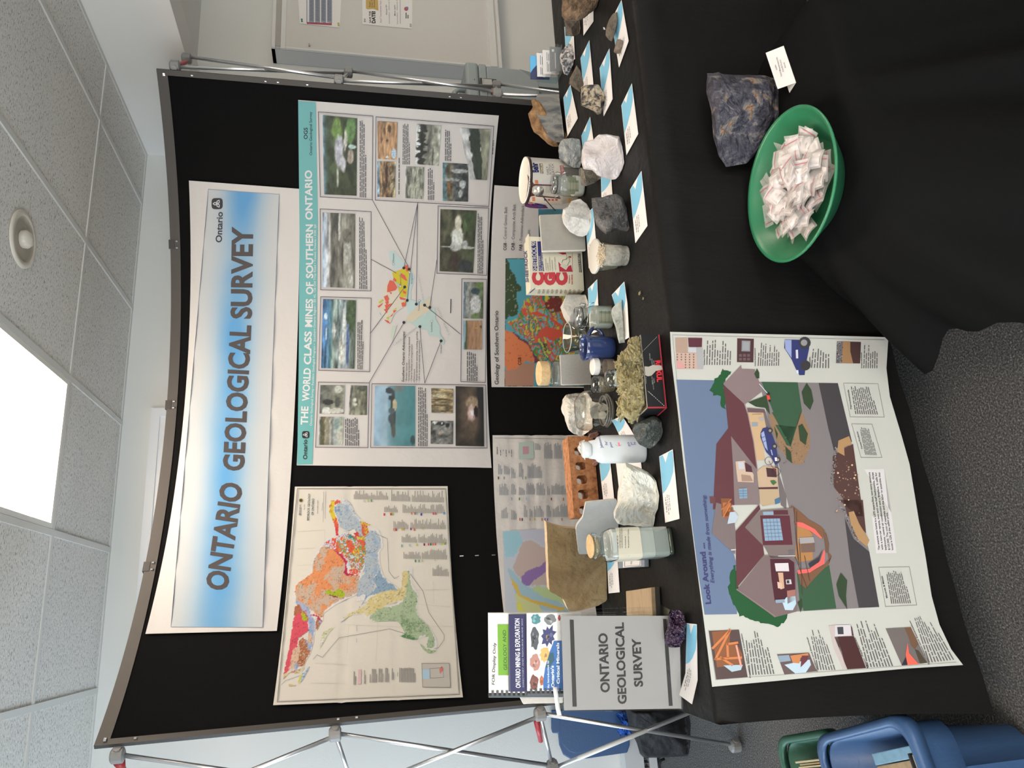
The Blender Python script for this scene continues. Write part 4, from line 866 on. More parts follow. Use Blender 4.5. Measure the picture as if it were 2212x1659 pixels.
RG = [  # (colour, polygon, mottling colour, mottling amount)
 (tan_, z4((265, 1240), (300, 1190), (390, 1140), (440, 1090), (460, 980), (490, 890), (560, 800), (600, 790), (660, 815), (720, 850), (790, 900), (830, 960), (850, 1120), (985, 1125), (980, 1200), (975, 1300), (930, 1330), (800, 1380), (690, 1440), (580, 1520), (580, 1600), (540, 1600), (430, 1520), (370, 1480), (250, 1420)), ora, .42),
 (ora, z4((660, 815), (610, 850), (580, 950), (610, 1000), (640, 1030), (500, 1080), (480, 1200), (540, 1230), (520, 1280), (600, 1290), (690, 1270), (670, 1230), (570, 1200), (590, 1110), (680, 1020), (790, 1020), (810, 960), (760, 870)), (220, 128, 84), .2),
 (ora, z4((810, 1130), (985, 1130), (975, 1200), (900, 1270), (850, 1280), (815, 1210)), tan_, .4),
 (gry, z4((760, 280), (800, 300), (850, 320), (910, 430), (1000, 510), (1000, 580), (1060, 660), (1110, 600), (1180, 620), (1220, 700), (1230, 800), (1190, 860), (1200, 980), (1230, 1080), (1160, 1110), (1140, 1180), (1160, 1260), (1100, 1340), (1050, 1380), (1040, 1340), (930, 1360), (960, 1300), (985, 1170), (1040, 1040), (1020, 960), (1060, 860), (1050, 700), (960, 690), (930, 620), (860, 640), (780, 600), (740, 640), (760, 560), (720, 450), (690, 340)), (160, 172, 180), .35),
 ((206, 200, 190), z4((770, 270), (840, 270), (900, 320), (930, 400), (1010, 480), (960, 490), (900, 410), (840, 330), (800, 290)), gry, .2),
 (blu, z4((1210, 1075), (1250, 1140), (1310, 1200), (1420, 1280), (1400, 1290), (1300, 1300), (1200, 1330), (1090, 1350), (1040, 1410), (1090, 1430), (1030, 1440), (990, 1500), (975, 1470), (1010, 1450), (1050, 1370), (1110, 1330), (1170, 1260), (1140, 1180), (1180, 1100)), (128, 150, 166), .3),
 (snd, z4((1420, 1285), (1430, 1250), (1440, 1090), (1500, 1070), (1555, 1060), (1545, 1150), (1520, 1280), (1480, 1400), (1300, 1450), (1220, 1500), (1130, 1560), (1060, 1590), (1030, 1545), (930, 1560), (860, 1600), (800, 1640), (805, 1600), (900, 1530), (970, 1510), (1050, 1460), (1100, 1380), (1220, 1310), (1330, 1290)), (226, 204, 150), .4),
 (grn, z5((1545, 60), (1565, 150), (1580, 260), (1650, 360), (1630, 480), (1640, 570), (1700, 630), (1760, 690), (1830, 810), (1840, 900), (1820, 945), (1740, 950), (1720, 880), (1740, 800), (1680, 800), (1640, 850), (1580, 830), (1500, 790), (1490, 720), (1460, 690), (1420, 640), (1300, 645), (1180, 650), (1090, 610), (1130, 560), (1230, 490), (1400, 470), (1490, 400), (1530, 200)), (150, 166, 126), .35),
 ((138, 156, 112), z5((1455, 690), (1470, 560), (1560, 640), (1680, 660), (1640, 760), (1540, 790), (1500, 780)), grn, .4),
 ((96, 136, 84), z5((1435, 808), (1500, 790), (1580, 810), (1640, 850), (1600, 860), (1500, 840)), grn, .1),
 (grn, z5((1650, 880), (1720, 920), (1740, 950), (1800, 970), (1860, 985), (1840, 1010), (1770, 1010), (1710, 970)), snd, .2),
 ((150, 164, 186), z5((250, 410), (330, 430), (410, 500), (440, 580), (480, 650), (470, 760), (450, 900), (420, 1000), (330, 1130), (270, 1200), (240, 1180), (280, 1000), (400, 830), (400, 660)), lav, .5),
 (rust, z5((245, 470), (310, 460), (330, 520), (260, 600), (235, 580)), pinkr, .15), (rust, z5((270, 1100), (290, 880), (330, 830), (380, 850), (390, 960), (440, 960), (390, 1050), (350, 1150), (300, 1160)), tan_, .3), (rust, z5((500, 590), (560, 640), (500, 750), (480, 720)), lav, .2),
 (pinkr, z5((235, 590), (290, 560), (320, 540), (390, 650), (400, 760), (290, 840), (270, 920), (290, 1000), (250, 1050), (190, 1190), (120, 1270), (140, 1130), (190, 900), (210, 750)), (206, 66, 84), .15),
 ((222, 176, 140), z5((190, 1150), (180, 1190), (240, 1170), (280, 1080), (310, 960), (300, 920), (240, 940), (200, 1040)), tan_, .2), ((222, 176, 140), z5((400, 770), (440, 780), (450, 890), (400, 900)), tan_, .2),
 (crim, z5((430, 560), (520, 580), (560, 640), (540, 640), (490, 590), (440, 575)), crim, 0), (lime, z5((310, 540), (360, 530), (395, 620), (380, 650), (330, 620)), (150, 150, 40), .2), ((214, 66, 60), z5((305, 535), (365, 522), (402, 620), (385, 655), (374, 640), (390, 610), (350, 532), (315, 548)), pinkr, 0),
 (lime, z4((585, 1300), (650, 1290), (700, 1310), (720, 1270), (800, 1290), (825, 1355), (800, 1370), (690, 1355), (620, 1330)), (150, 160, 30), .15), ((130, 40, 50), z4((610, 1325), (700, 1350), (800, 1385), (690, 1365)), tan_, .1),
 (crim, z4((660, 800), (690, 810), (780, 880), (840, 960), (840, 1050), (850, 1100), (980, 1120), (850, 1130), (800, 1085), (820, 1040), (815, 970), (770, 910), (680, 830)), (190, 26, 72), 0),
 ((206, 214, 214), z4((620, 720), (720, 690), (800, 640), (1050, 690), (1060, 860), (1030, 960), (1020, 1060), (960, 1100), (850, 1010), (830, 940), (740, 860), (600, 790), (570, 790)), (226, 84, 50), .55),
 (None, z4((800, 640), (1050, 690), (1060, 860), (1030, 960), (1020, 1060), (900, 1060), (830, 900), (740, 850), (740, 720)), None, 0),
 ((226, 88, 56), z4((830, 720), (900, 730), (930, 800), (900, 880), (860, 850)), (220, 110, 60), .2), ((226, 88, 56), z4((950, 720), (1050, 710), (1050, 840), (960, 830), (1000, 780)), (140, 160, 60), .3), ((40, 124, 124), z4((830, 650), (880, 670), (935, 705), (850, 705)), gry, .2), ((216, 60, 60), z4((910, 640), (970, 625), (980, 680), (930, 680)), (190, 26, 72), .3),
 ((214, 84, 60), z4((1000, 530), (1060, 540), (1090, 620), (1040, 690), (1010, 640)), yel2, .5), ((222, 180, 60), z4((990, 500), (1060, 520), (1120, 540), (1090, 560), (1010, 540)), (214, 84, 60), .4),
 ((232, 96, 66), z4((855, 1050), (960, 1060), (980, 1110), (880, 1110)), (214, 200, 190), .3),
 ((228, 92, 60), z4((640, 330), (660, 280), (690, 270), (760, 265), (765, 300), (690, 310), (690, 400), (720, 470), (745, 540), (740, 610), (750, 670), (710, 670), (700, 560), (660, 460), (640, 400)), yel2, .55), ((222, 56, 70), z4((705, 570), (740, 565), (745, 660), (710, 665)), crim, 0),
 ((128, 150, 172), z4((700, 340), (740, 350), (790, 420), (770, 530), (750, 500), (720, 420)), gry, .5),
 ((204, 196, 140), z5((560, 770), (680, 700), (690, 730), (640, 780), (540, 950), (530, 920)), W2, .5), ((206, 180, 120), z5((175, 1350), (250, 1360), (270, 1365), (250, 1380), (180, 1385)), W2, 0), ((214, 196, 90), z5((280, 1365), (290, 1290), (330, 1210), (340, 1240), (310, 1330)), W2, .1), ((160, 176, 186), z5((310, 1340), (330, 1250), (390, 1170), (460, 1110), (380, 1150), (440, 1100), (400, 1210), (350, 1300)), W2, .1),
 ((206, 190, 140), z5((120, 1290), (120, 1250), (220, 1200), (300, 1190), (370, 1160), (300, 1240), (200, 1230), (130, 1300)), pinkr, .25),
]
def geomap(a, b, px, py):
    c = np.tile(np.array(W2, float), (len(px), 1)); wx, wy = px + 3.2 * (fbm(px * .16, py * .16, 31, 3) - .5) * 2, py + 3.2 * (fbm(px * .16 + 9, py * .16, 33, 3) - .5) * 2
    n1 = fbm(px * .10, py * .07, 41, 4); n2 = fbm(px * .33, py * .33, 45, 3); inside = np.zeros(len(px), bool)
    for i, (col, poly, mo, am) in enumerate(RG):
        k = inpoly(wx, wy, poly); inside |= k
        if col is None:                      # the colourful belt: swirls of many units
            s_ = fbm(px * .13 + 3 * n1, py * .07 + 2 * n1, 51, 3); pal = np.array([(204, 212, 214), (130, 160, 70), (228, 92, 56), (60, 130, 120), (222, 190, 50), (228, 92, 56), (200, 210, 214), (120, 150, 70), (214, 120, 70)], float)
            c[k] = pal[np.clip(((s_[k] - .22) / .56 * len(pal)).astype(int), 0, len(pal) - 1)]; continue
        c[k] = col
        if mo is not None and am: kk = k & ((np.abs(n1 * .6 + n2 * .4 - .5) < am * .05) | (n1 > .86 - am * .6)); c[kk] = mo
    ln = np.abs(fbm(px * .12, py * .12, 61, 3) - .5) < .012
    c[ln & inside] *= .72
    c *= (1 + .10 * (fbm(px * .5, py * .5, 71, 2) - .5))[:, None]
    return c
def geokeep(a, b, px, py):
    k = np.zeros(len(px), bool)
    for col, poly, mo, am in RG: k |= inpoly(px, py, np.mean(poly, 0) + (np.array(poly) - np.mean(poly, 0)) * 1.12)
    return k
P_.raster([(606, 1500), (630, 1072), (950, 1072), (985, 1480)], 260, 205, geomap, 'rock_belts', GEO, 1, 'coloured geological areas of the province', geokeep)

# ---- Geology of Southern Ontario
sq = [(1062, 836), (1068, 400), (1290, 416), (1290, 838)]
SOU = poster('southern_geology_poster', sq, 'poster titled Geology of Southern Ontario with a bright map, behind the jars', 24, 18, [('a', .5, .3, .002)], None, .012)
P_ = Print(t_pos); P_.tf = t_cyl(DR - .012)
z6 = Z(1040, 380, 3.458)
P_.text('Geology of Southern Ontario', z6.p(128, 1558), z6.p(125, 1008), 8.2, (56, 50, 56), 3, .012); P_.out('title_lettering', SOU)
for st, a, b in (('CGB', (186, 556), (187, 500)), ('CAB', (245, 556), (246, 500)), ('FAB', (303, 558), (304, 512))): P_.text(st, z6.p(*a), z6.p(*b), 6.2, (78, 72, 74), 3, .025); P_.out('lettering', SOU)
for st, a, b in (('- Central Gneiss Belt', (187, 492), (192, 232)), ('- Composite Arch Belt', (246, 492), (256, 213)), ('- Frontenac-Adirondack Belt', (304, 500), (322, 165)), ('Paleozoic', (366, 540), (362, 402))): P_.text(st, z6.p(*a), z6.p(*b), 6.2, (98, 92, 94), 3); P_.out('lettering', SOU)
P_.text('CGB', z6.p(297, 1412), z6.p(297, 1355), 7, (66, 44, 40), 5, .01); P_.out('map_lettering', SOU); P_.text('CAB', z6.p(490, 1305), z6.p(486, 1250), 7, (40, 50, 50), 5, .01); P_.out('map_lettering', SOU); P_.text('FAB', z6.p(577, 905), z6.p(575, 860), 7, (50, 40, 40), 5, .02)
P_.out('map_lettering', SOU)
SR = [((96, 170, 184), z6((180, 618), (930, 616), (930, 1572), (172, 1572))), ((66, 84, 56), z6((180, 618), (205, 650), (215, 700), (250, 740), (262, 800), (297, 830), (290, 860), (262, 870), (262, 930), (275, 970), (270, 1040), (215, 1050), (175, 1075))),
 ((238, 134, 86), z6((172, 1150), (240, 1170), (290, 1220), (340, 1240), (370, 1280), (400, 1330), (390, 1400), (330, 1380), (290, 1420), (270, 1480), (200, 1480), (172, 1400))), ((192, 140, 116), z6((172, 1460), (260, 1440), (300, 1400), (400, 1400), (390, 1572), (172, 1572))), ((122, 62, 80), z6((220, 1160), (260, 1180), (300, 1215), (345, 1235), (380, 1300), (400, 1335), (430, 1350), (440, 1390), (400, 1400), (385, 1330), (340, 1255), (280, 1220)))]
def southmap(a, b, px, py):
    c = np.zeros((len(px), 3)); wx, wy = px + 4 * (fbm(px * .2, py * .2, 5, 3) - .5), py + 4 * (fbm(px * .2, py * .2, 6, 3) - .5)
    for col, poly in SR: c[inpoly(wx, wy, poly)] = col
    k = inpoly(wx, wy, z6((190, 1090), (270, 1060), (300, 985), (320, 930), (400, 880), (480, 870), (560, 870), (900, 880), (900, 1400), (450, 1400), (400, 1340), (340, 1230), (250, 1160)))
    n1 = fbm(px * .03, py * .02, 12, 3); s_ = fbm(px * .065 + 3 * n1, py * .032 + 3.5 * n1, 13, 3)
    pal = np.array([(140, 190, 198), (200, 206, 70), (228, 108, 84), (96, 148, 74), (130, 186, 196), (234, 104, 84), (70, 130, 124), (226, 214, 70), (236, 130, 90), (132, 188, 196)], float)
    c[k] = pal[np.clip(((s_[k] - .2) / .58 * 10).astype(int), 0, 9)]
    m_ = inpoly(wx, wy, z6((470, 960), (530, 890), (620, 930), (610, 1010), (540, 1020), (490, 1000))) & (fbm(px * .2, py * .2, 15, 2) > .4); c[m_] = (138, 62, 56)
    for q in (z6((440, 1160), (480, 1120), (550, 1150), (600, 1140), (610, 1200), (560, 1210), (540, 1240), (470, 1200), (410, 1220), (415, 1190)), z6((360, 1020), (420, 1010), (560, 1080), (610, 1120), (600, 1150), (500, 1060), (400, 1040)), z6((295, 990), (330, 985), (340, 1040), (310, 1040)), z6((320, 940), (365, 950), (370, 970), (330, 975))): c[inpoly(wx, wy, q)] = (234, 98, 76)
    c[(inpoly(wx, wy, SR[2][1])) & (np.abs(fbm(px * .08, py * .08, 19, 3) - .5) < .008)] *= .8
    rd = inpoly(px, py, SR[1][1]) & (np.abs(fbm(px * .07, py * .05, 29, 2) - .5) < .012); c[rd] = (150, 156, 120)
    return c
P_.raster([z6.p(172, 1572), z6.p(180, 617), (1288, 559), (1288, 835)], 140, 100, southmap, 'bright_map', SOU, 2, 'brightly coloured map of rock belts beside a lake')
P_.raster([z6.p(432, 690), z6.p(425, 248), (1288, 452), (1288, 580)], 30, 20, pic([(0, (70, 120, 136)), (.4, (86, 138, 150)), (1, (110, 140, 90))], .3, (5, 5), 3, [(.8, .3, .1, .5, (150, 160, 120), .4)]), 'lake_picture', SOU, 2)

# ---- creased map at the lower left
t_lo = t_cyl(DR - .016)
z7 = Z(1020, 900, 3.687)
fq = [(1089, 1330), (1064, 940), (1262, 940), (1290, 1335)]
LOW = poster('creased_map', fq, 'creased white map sheet with legend columns, behind the brick and the sandstone slab', 30, 24, [('b', .2, .012, .006), ('b', .42, .012, .007), ('b', .62, .012, .006), ('b', .8, .012, .006), ('a', .45, .02, .004)], M('creased_paper', (.50, .49, .48), .55, bump=[('n', 14, .008)]), .016)
P_ = Print(t_lo)
gw = (190, 186, 184)
def lowmap(a, b, px, py):
    c = np.tile(np.array((206, 204, 210), float), (len(px), 1)); wx, wy = px + 4 * (fbm(px * .15, py * .15, 5, 3) - .5), py + 4 * (fbm(px * .15, py * .15, 6, 3) - .5)
    for col, q in (((168, 204, 214), z7((242, 915), (430, 905), (400, 1000), (330, 1120), (265, 1120))), ((204, 198, 208), z7((370, 905), (700, 885), (760, 1000), (560, 1020), (480, 970), (400, 980))), ((206, 178, 168), z7((400, 1000), (470, 980), (560, 1040), (900, 1000), (900, 1330), (480, 1345), (380, 1290), (320, 1200), (370, 1090))), ((150, 116, 170), z7((400, 1270), (440, 1230), (540, 1190), (600, 1140), (640, 1100), (600, 1230), (500, 1300), (450, 1350), (380, 1355))),
        ((170, 196, 206), z7((280, 1200), (330, 1230), (400, 1330), (480, 1370), (620, 1440), (760, 1520), (760, 1560), (560, 1540), (440, 1480), (340, 1400))), ((196, 210, 152), z7((470, 1370), (520, 1350), (600, 1360), (720, 1440), (760, 1500), (560, 1430))), ((214, 210, 150), z7((340, 1400), (420, 1440), (520, 1490), (560, 1560), (360, 1560))), ((226, 186, 90), z7((300, 1280), (360, 1340), (390, 1420), (480, 1460), (620, 1490), (760, 1530), (700, 1545), (470, 1480), (370, 1430), (320, 1340))), ((226, 216, 90), z7((355, 1490), (385, 1480), (410, 1560), (360, 1530)))): c[inpoly(wx, wy, q)] = col
    return c
P_.raster([z7.p(265, 1556), z7.p(242, 912), (1210, 1140), (1232, 1330)], 80, 70, lowmap, 'printed_map', LOW, 1, 'soft pink, purple and blue geological map')
for (x0, x1, y0, y1) in ((205, 240, 370, 460), (250, 300, 370, 460), (310, 345, 400, 490), (370, 410, 360, 480), (440, 555, 370, 490), (215, 290, 530, 625), (310, 350, 530, 620), (370, 420, 545, 625), (430, 500, 525, 620), (510, 580, 520, 625), (595, 620, 520, 625), (630, 745, 530, 620), (230, 285, 720, 810), (310, 355, 720, 820), (410, 440, 690, 800), (455, 480, 700, 800), (490, 570, 705, 800), (590, 630, 700, 800), (640, 700, 710, 800), (700, 770, 690, 800), (500, 545, 195, 265), (570, 640, 200, 335), (650, 715, 205, 335)):
    n = max(2, int((x1 - x0) / 9)); P_.body([z7.p(x0, y1), z7.p(x0, y0), z7.p(x1, y0), z7.p(x1, y1)], n, (158, 154, 154), 2, .5, .5, seed=n, ragged=.35, words=False)
for x, y, c in ((209, 488, (96, 100, 80)), (254, 488, (160, 156, 144)), (376, 655, (110, 168, 84)), (432, 653, (176, 200, 216)), (315, 654, (176, 172, 184)), (631, 656, (150, 104, 84)), (727, 658, (214, 142, 84)), (380, 818, (222, 104, 74)), (398, 819, (90, 92, 110)), (461, 818, (206, 160, 110)), (498, 817, (214, 190, 84)), (556, 819, (206, 144, 74)), (580, 819, (150, 130, 176)), (600, 819, (140, 110, 170)), (715, 818, (216, 150, 110)), (402, 488, (170, 176, 170)), (427, 488, (168, 160, 130))):
    P_.poly([z7.p(x - 5, y + 11), z7.p(x - 5, y - 11), z7.p(x + 5, y - 11), z7.p(x + 5, y + 11)], c, 2)
P_.poly(z7((372, 205), (487, 200), (492, 335), (372, 338)), (196, 204, 190), 2); P_.poly(z7((402, 238), (450, 236), (452, 297), (404, 300)), (212, 154, 160), 3)
P_.text('Ontario', z7.p(205, 300), z7.p(202, 240), 3, (90, 90, 90), 2, .02)
for i, (y0, y1) in enumerate(((310, 235), (272, 258), (320, 220), (290, 250), (320, 222))): P_.body([z7.p(222 + 22 * i, y0), z7.p(220 + 22 * i, y1), z7.p(230 + 22 * i, y1), z7.p(232 + 22 * i, y0)], 1, (130, 128, 128), 2)
P_.line(z7((178, 170), (900, 180)), .8, (150, 148, 148), 2)
P_.out('legend_print', LOW)
# ================================================================== HOUSE POSTER HANGING FROM THE TABLE
HN = -E2 + .08 * ZV; HN = HN / np.linalg.norm(HN)
HP0 = TO + ZV * .74 - E2 * .024
t_house = t_plane(HP0, HN)
W3 = (170, 174, 165)
h1, h2 = Z(1440, 710, 4.096), Z(1480, 1080, 3.568)
outline = h1((30, 28), (500, 40), (1200, 55), (1962, 75), (1945, 350), (1975, 600), (2080, 950), (2150, 1200), (2200, 1500)) + h2((1800, 150), (1850, 420), (1900, 740), (1960, 960), (2050, 1150), (2142, 1272), (1700, 1300), (1200, 1345), (700, 1395), (208, 1440), (150, 980), (100, 600), (50, 200)) + h1((150, 1200), (95, 700), (45, 300))
m_hp = M('house_poster_paper', (.54, .55, .515), .45, spec=.4, bump=[('n', 4, .006)])
tri = tessellate_polygon([[Vector((p[0], p[1], 0)) for p in outline]])
Pp, Tt = subdiv(outline, [tuple(t) for t in tri], 60)
Vh = hit(t_house, Pp[:, 0], Pp[:, 1])
HOU = mesh('house_poster', Vh, Tt, m_hp, None, True)
setp(HOU, 'large poster of a cutaway house titled Look Around, hanging from the table front', 'poster')
P_ = Print(t_house, .0005, 60, w=W3, k=.54)
SKY, MAR, WAL, GRS, ASP, CON, TRE = (88, 106, 126), (82, 50, 52), (112, 103, 98), (48, 78, 54), (58, 57, 57), (110, 108, 104), (28, 74, 40)
# sky and ground
P_.poly(h1((85, 450), (520, 458), (560, 880), (440, 1030), (440, 1600)) + h2((320, 200), (390, 470), (400, 880), (150, 884), (100, 560), (50, 160)), SKY, 1)
P_.poly(h1((820, 470), (1515, 482), (1580, 850), (1730, 1659)) + h2((1345, 100), (1420, 400), (1497, 825), (850, 860), (850, 500), (800, 60)), CON, 1)
P_.poly(h1((840, 470), (1160, 475), (1198, 730), (1095, 1040), (1060, 1030), (910, 650)), GRS, 2)
P_.poly(h1((1345, 480), (1515, 482), (1640, 1000), (1480, 1075), (1430, 880)), ASP, 2)
P_.poly(h2((1230, 140), (1300, 300), (1420, 400), (1495, 825), (1338, 830), (1270, 460)), ASP, 2)
P_.poly(h2((860, 560), (960, 600), (1110, 500), (1165, 835), (915, 855), (880, 760)), GRS, 2)
P_.poly(h1((905, 760), (1200, 740), (1265, 900), (1270, 1050), (1200, 1200), (1120, 1200), (1000, 1060), (930, 880)), (126, 104, 76), 2)
P_.poly(h1((960, 850), (1150, 870), (1098, 1045), (1060, 1020)), GRS, 3)
P_.poly(h1((930, 740), (1185, 730), (1095, 1035)), GRS, 3)
r_ = random.Random(3)
for i in range(170):
    p = h1.p(r_.uniform(960, 1260), r_.uniform(820, 1190))
    q = (np.array(p) - h1.p(1120, 1000))
    if abs(q[0]) < 34 and abs(q[1]) < 46 and q[1] > -10: P_.poly([(p[0], p[1]), (p[0] + 2.4, p[1] - 1), (p[0] + 1, p[1] + 2)], r_.choice([(150, 124, 88), (92, 74, 56), (140, 112, 80)]), 3)
for q in (((1195, 560), (1240, 480), (1280, 540), (1300, 640), (1270, 720), (1215, 660)), ((1165, 860), (1200, 840), (1250, 930), (1230, 1030), (1180, 990)), ((1050, 1040), (1100, 1090), (1110, 1190), (1060, 1150)), ((720, 650), (880, 590), (905, 690), (915, 760), (870, 700), (790, 690)), ((775, 400), (800, 350), (820, 390), (820, 440), (795, 440)), ((950, 860), (985, 930), (975, 980))):
    P_.poly(h1(q), (44, 62, 40), 4)
for q in (((1165, 650), (1200, 560), (1250, 620), (1240, 740), (1250, 845), (1185, 740)), ((865, 790), (900, 760), (905, 820), (890, 868))): P_.poly(h2(q), (44, 62, 40), 4)
# trees
def leafy(q, jag, col, layer, seed):
    r = random.Random(seed); out = []
    for a, b in zip(q, q[1:] + q[:1]):
        n = max(2, int(math.dist(a, b) / 5))
        for i in range(n): out.append((a[0] + (b[0] - a[0]) * i / n + r.uniform(-jag, jag), a[1] + (b[1] - a[1]) * i / n + r.uniform(-jag, jag)))
    P_.poly(out, col, layer)
leafy(h1((385, 540), (430, 450), (480, 400), (490, 360), (580, 385), (500, 480), (520, 620), (520, 715), (475, 680), (480, 600), (420, 590)), 2.2, TRE, 2, 1)
leafy(h2((390, 495), (345, 560), (335, 700), (370, 800), (420, 890), (520, 920), (600, 950), (715, 980), (775, 930), (785, 870), (690, 880), (600, 800), (410, 690), (400, 560)), 2.5, TRE, 2, 2)
# house body
P_.poly(h1((660, 320), (500, 490), (690, 670), (720, 650), (840, 560), (820, 470), (780, 360), (665, 355)), (116, 104, 100), 3)
P_.poly(h1((500, 495), (690, 668), (720, 760), (770, 1000), (800, 1250), (570, 950), (545, 880), (520, 640)), MAR, 3)
P_.poly(h1((545, 880), (570, 950), (600, 1180), (600, 1560), (410, 1600), (440, 1020)), MAR, 3)
P_.poly(h1((570, 950), (800, 1245), (825, 1555), (600, 1560), (590, 1240)), WAL, 4)
P_.poly(h1((720, 740), (855, 742), (880, 870), (840, 920), (870, 1160), (795, 1165)), (172, 150, 112), 4)
P_.poly(h1((712, 700), (865, 712), (880, 745), (720, 740)), (92, 76, 76), 4)
P_.line(h1((690, 668), (720, 760), (770, 1000), (805, 1260)), 2, (130, 118, 112), 5)
P_.poly(h1((855, 742), (880, 745), (960, 1010), (1000, 1300), (1060, 1480), (1060, 1600), (1010, 1560), (980, 1300), (880, 870)), (96, 92, 88), 3)
P_.poly(h1((800, 1260), (860, 1215), (980, 1230), (985, 1400), (815, 1410)), (168, 150, 120), 5); P_.poly(h1((820, 1415), (985, 1415), (1010, 1540), (850, 1570), (825, 1530)), (160, 144, 112), 5)
P_.poly(h1((880, 1230), (970, 1240), (975, 1315), (890, 1310)), (64, 44, 46), 6); P_.poly(h1((810, 1405), (985, 1400), (985, 1418), (815, 1420)), (70, 44, 48), 6)
P_.poly(h1((955, 1510), (1005, 1490), (1005, 1540), (960, 1555)), (64, 100, 124), 6)
P_.poly(h1((610, 1175), (690, 1168), (770, 1290), (770, 1360), (630, 1355), (620, 1280)), (176, 158, 134), 5)
P_.poly(h1((690, 1180), (750, 1220), (760, 1270), (700, 1265)), (70, 44, 50), 6); P_.poly(h1((630, 1180), (680, 1180), (690, 1240), (640, 1245)), (168, 176, 176), 6)
P_.poly(h1((660, 1290), (740, 1300), (765, 1350), (665, 1350)), (140, 120, 100), 6)
P_.poly(h1((638, 1415), (712, 1410), (715, 1500), (645, 1505)), (112, 140, 154), 6)
for k in (1, 2, 3): P_.line(h1((640, 1415 + 22 * k), (714, 1412 + 22 * k)), .6, (70, 90, 104), 7)
P_.line(h1((676, 1412), (680, 1503)), .6, (70, 90, 104), 7)
P_.poly(h1((380, 1485), (430, 1490), (430, 1545), (385, 1545)), (92, 58, 56), 4)
P_.poly(h1((480, 1500), (560, 1500), (575, 1580), (600, 1659), (490, 1659)), (112, 74, 48), 5)
P_.line(h1((485, 1600), (570, 1510)), 2.2, (160, 104, 62), 6); P_.line(h1((500, 1659), (580, 1560)), 2.2, (160, 104, 62), 6)
# front gables
P_.poly(h2((240, 20), (205, 255), (385, 420), (390, 260), (370, 60)), (104, 96, 92), 4)
P_.poly(h2((570, 35), (390, 240), (395, 680), (610, 420), (600, 350), (460, 210), (580, 70)), MAR, 5)
P_.poly(h2((460, 212), (580, 80), (830, 60), (860, 200), (850, 440), (660, 450), (610, 360)), (106, 98, 92), 5)
P_.poly(h2((578, 120), (805, 120), (828, 345), (600, 348)), (80, 42, 48), 6)
P_.poly(h2((598, 145), (730, 142), (755, 310), (615, 315)), (120, 146, 160), 7)
for k in range(1, 6): P_.line(h2((600 + 3 * k, 145 + 28 * k), (732 + 3 * k, 142 + 28 * k)), .7, (78, 98, 112), 8)
for k in range(1, 5): P_.line(h2((598 + 27 * k, 145), (615 + 28 * k, 314)), .7, (78, 98, 112), 8)
P_.poly(h2((600, 90), (680, 88), (682, 115), (602, 117)), (124, 148, 158), 7); P_.poly(h2((680, 80), (790, 78), (795, 112), (682, 114)), (78, 44, 48), 6)
P_.poly(h2((405, 685), (610, 425), (850, 450), (860, 860), (690, 905)), (104, 92, 88), 5)
P_.line(h2((400, 690), (690, 895)), 3, (120, 104, 100), 6)
P_.poly(h2((655, 455), (800, 455), (840, 480), (850, 700), (790, 775), (690, 775), (665, 600)), (66, 34, 40), 6)
P_.poly(h2((690, 488), (795, 485), (802, 550), (700, 550)), (186, 186, 180), 7); P_.poly(h2((715, 560), (755, 560), (765, 680), (735, 690)), (176, 148, 118), 7); P_.poly(h2((710, 630), (745, 640), (748, 685), (715, 680)), (186, 164, 138), 8)
P_.poly(h2((775, 615), (815, 612), (822, 648), (780, 650)), (180, 180, 176), 8); P_.poly(h2((782, 620), (802, 619), (804, 642), (785, 643)), (52, 54, 56), 9)
P_.poly(h2((750, 790), (780, 750), (850, 740), (856, 800), (830, 850), (770, 848)), (160, 186, 190), 7); P_.poly(h2((785, 700), (850, 690), (850, 770), (790, 800)), (140, 100, 86), 7)
P_.poly(h2((695, 770), (765, 765), (770, 790), (700, 795)), (120, 142, 152), 8)
P_.poly(h2((290, 20), (350, 20), (345, 120), (290, 135)), (150, 96, 56), 6); P_.line(h2((295, 130), (350, 30)), 2, (176, 112, 64), 7)
P_.poly(h2((345, 95), (385, 90), (410, 130), (385, 175), (325, 185)), (158, 176, 178), 7); P_.poly(h2((300, 90), (380, 85), (390, 150), (310, 140)), (138, 82, 58), 6)
P_.line(h2((358, 385), (388, 383)), 2.4, (186, 190, 186), 7)
# cut-away below ground
P_.poly(h2((815, 40), (860, 70), (920, 120), (950, 150), (1040, 200), (1075, 235), (1060, 300), (940, 220), (830, 170)), (108, 78, 54), 4)
P_.poly(h2((820, 170), (920, 195), (980, 260), (985, 460), (880, 480), (850, 440), (830, 350)), (150, 112, 66), 4)
P_.poly(h2((835, 165), (905, 175), (1000, 225), (1055, 290), (1050, 300), (960, 235), (850, 195)), (206, 96, 84), 5)
P_.poly(h2((1060, 235), (1090, 260), (1110, 340), (1105, 410), (1085, 405), (1075, 320)), (96, 76, 58), 5)
P_.poly(h2((870, 292), (990, 285), (998, 330), (880, 338)), (142, 142, 136), 6); P_.poly(h2((890, 340), (998, 336), (1000, 400), (895, 405)), (100, 84, 72), 6)
P_.poly(h2((950, 490), (1030, 440), (1060, 380), (1030, 480), (960, 520)), (50, 50, 54), 6); P_.poly(h2((865, 540), (960, 530), (1040, 470), (1070, 380), (1078, 400), (1075, 490), (960, 560), (870, 570)), (206, 92, 84), 5)
P_.poly(h2((870, 570), (960, 560), (1080, 495), (1130, 430), (1100, 400), (1110, 490), (1000, 600), (930, 680), (890, 650)), (104, 76, 54), 4)
for q in (((840, 60), (850, 240), (870, 460)), ((860, 90), (860, 300), (880, 500)), ((880, 300), (905, 725)), ((850, 440), (940, 680)), ((920, 430), (960, 620))): P_.line(h2(q), 1.3, (70, 58, 50), 7)
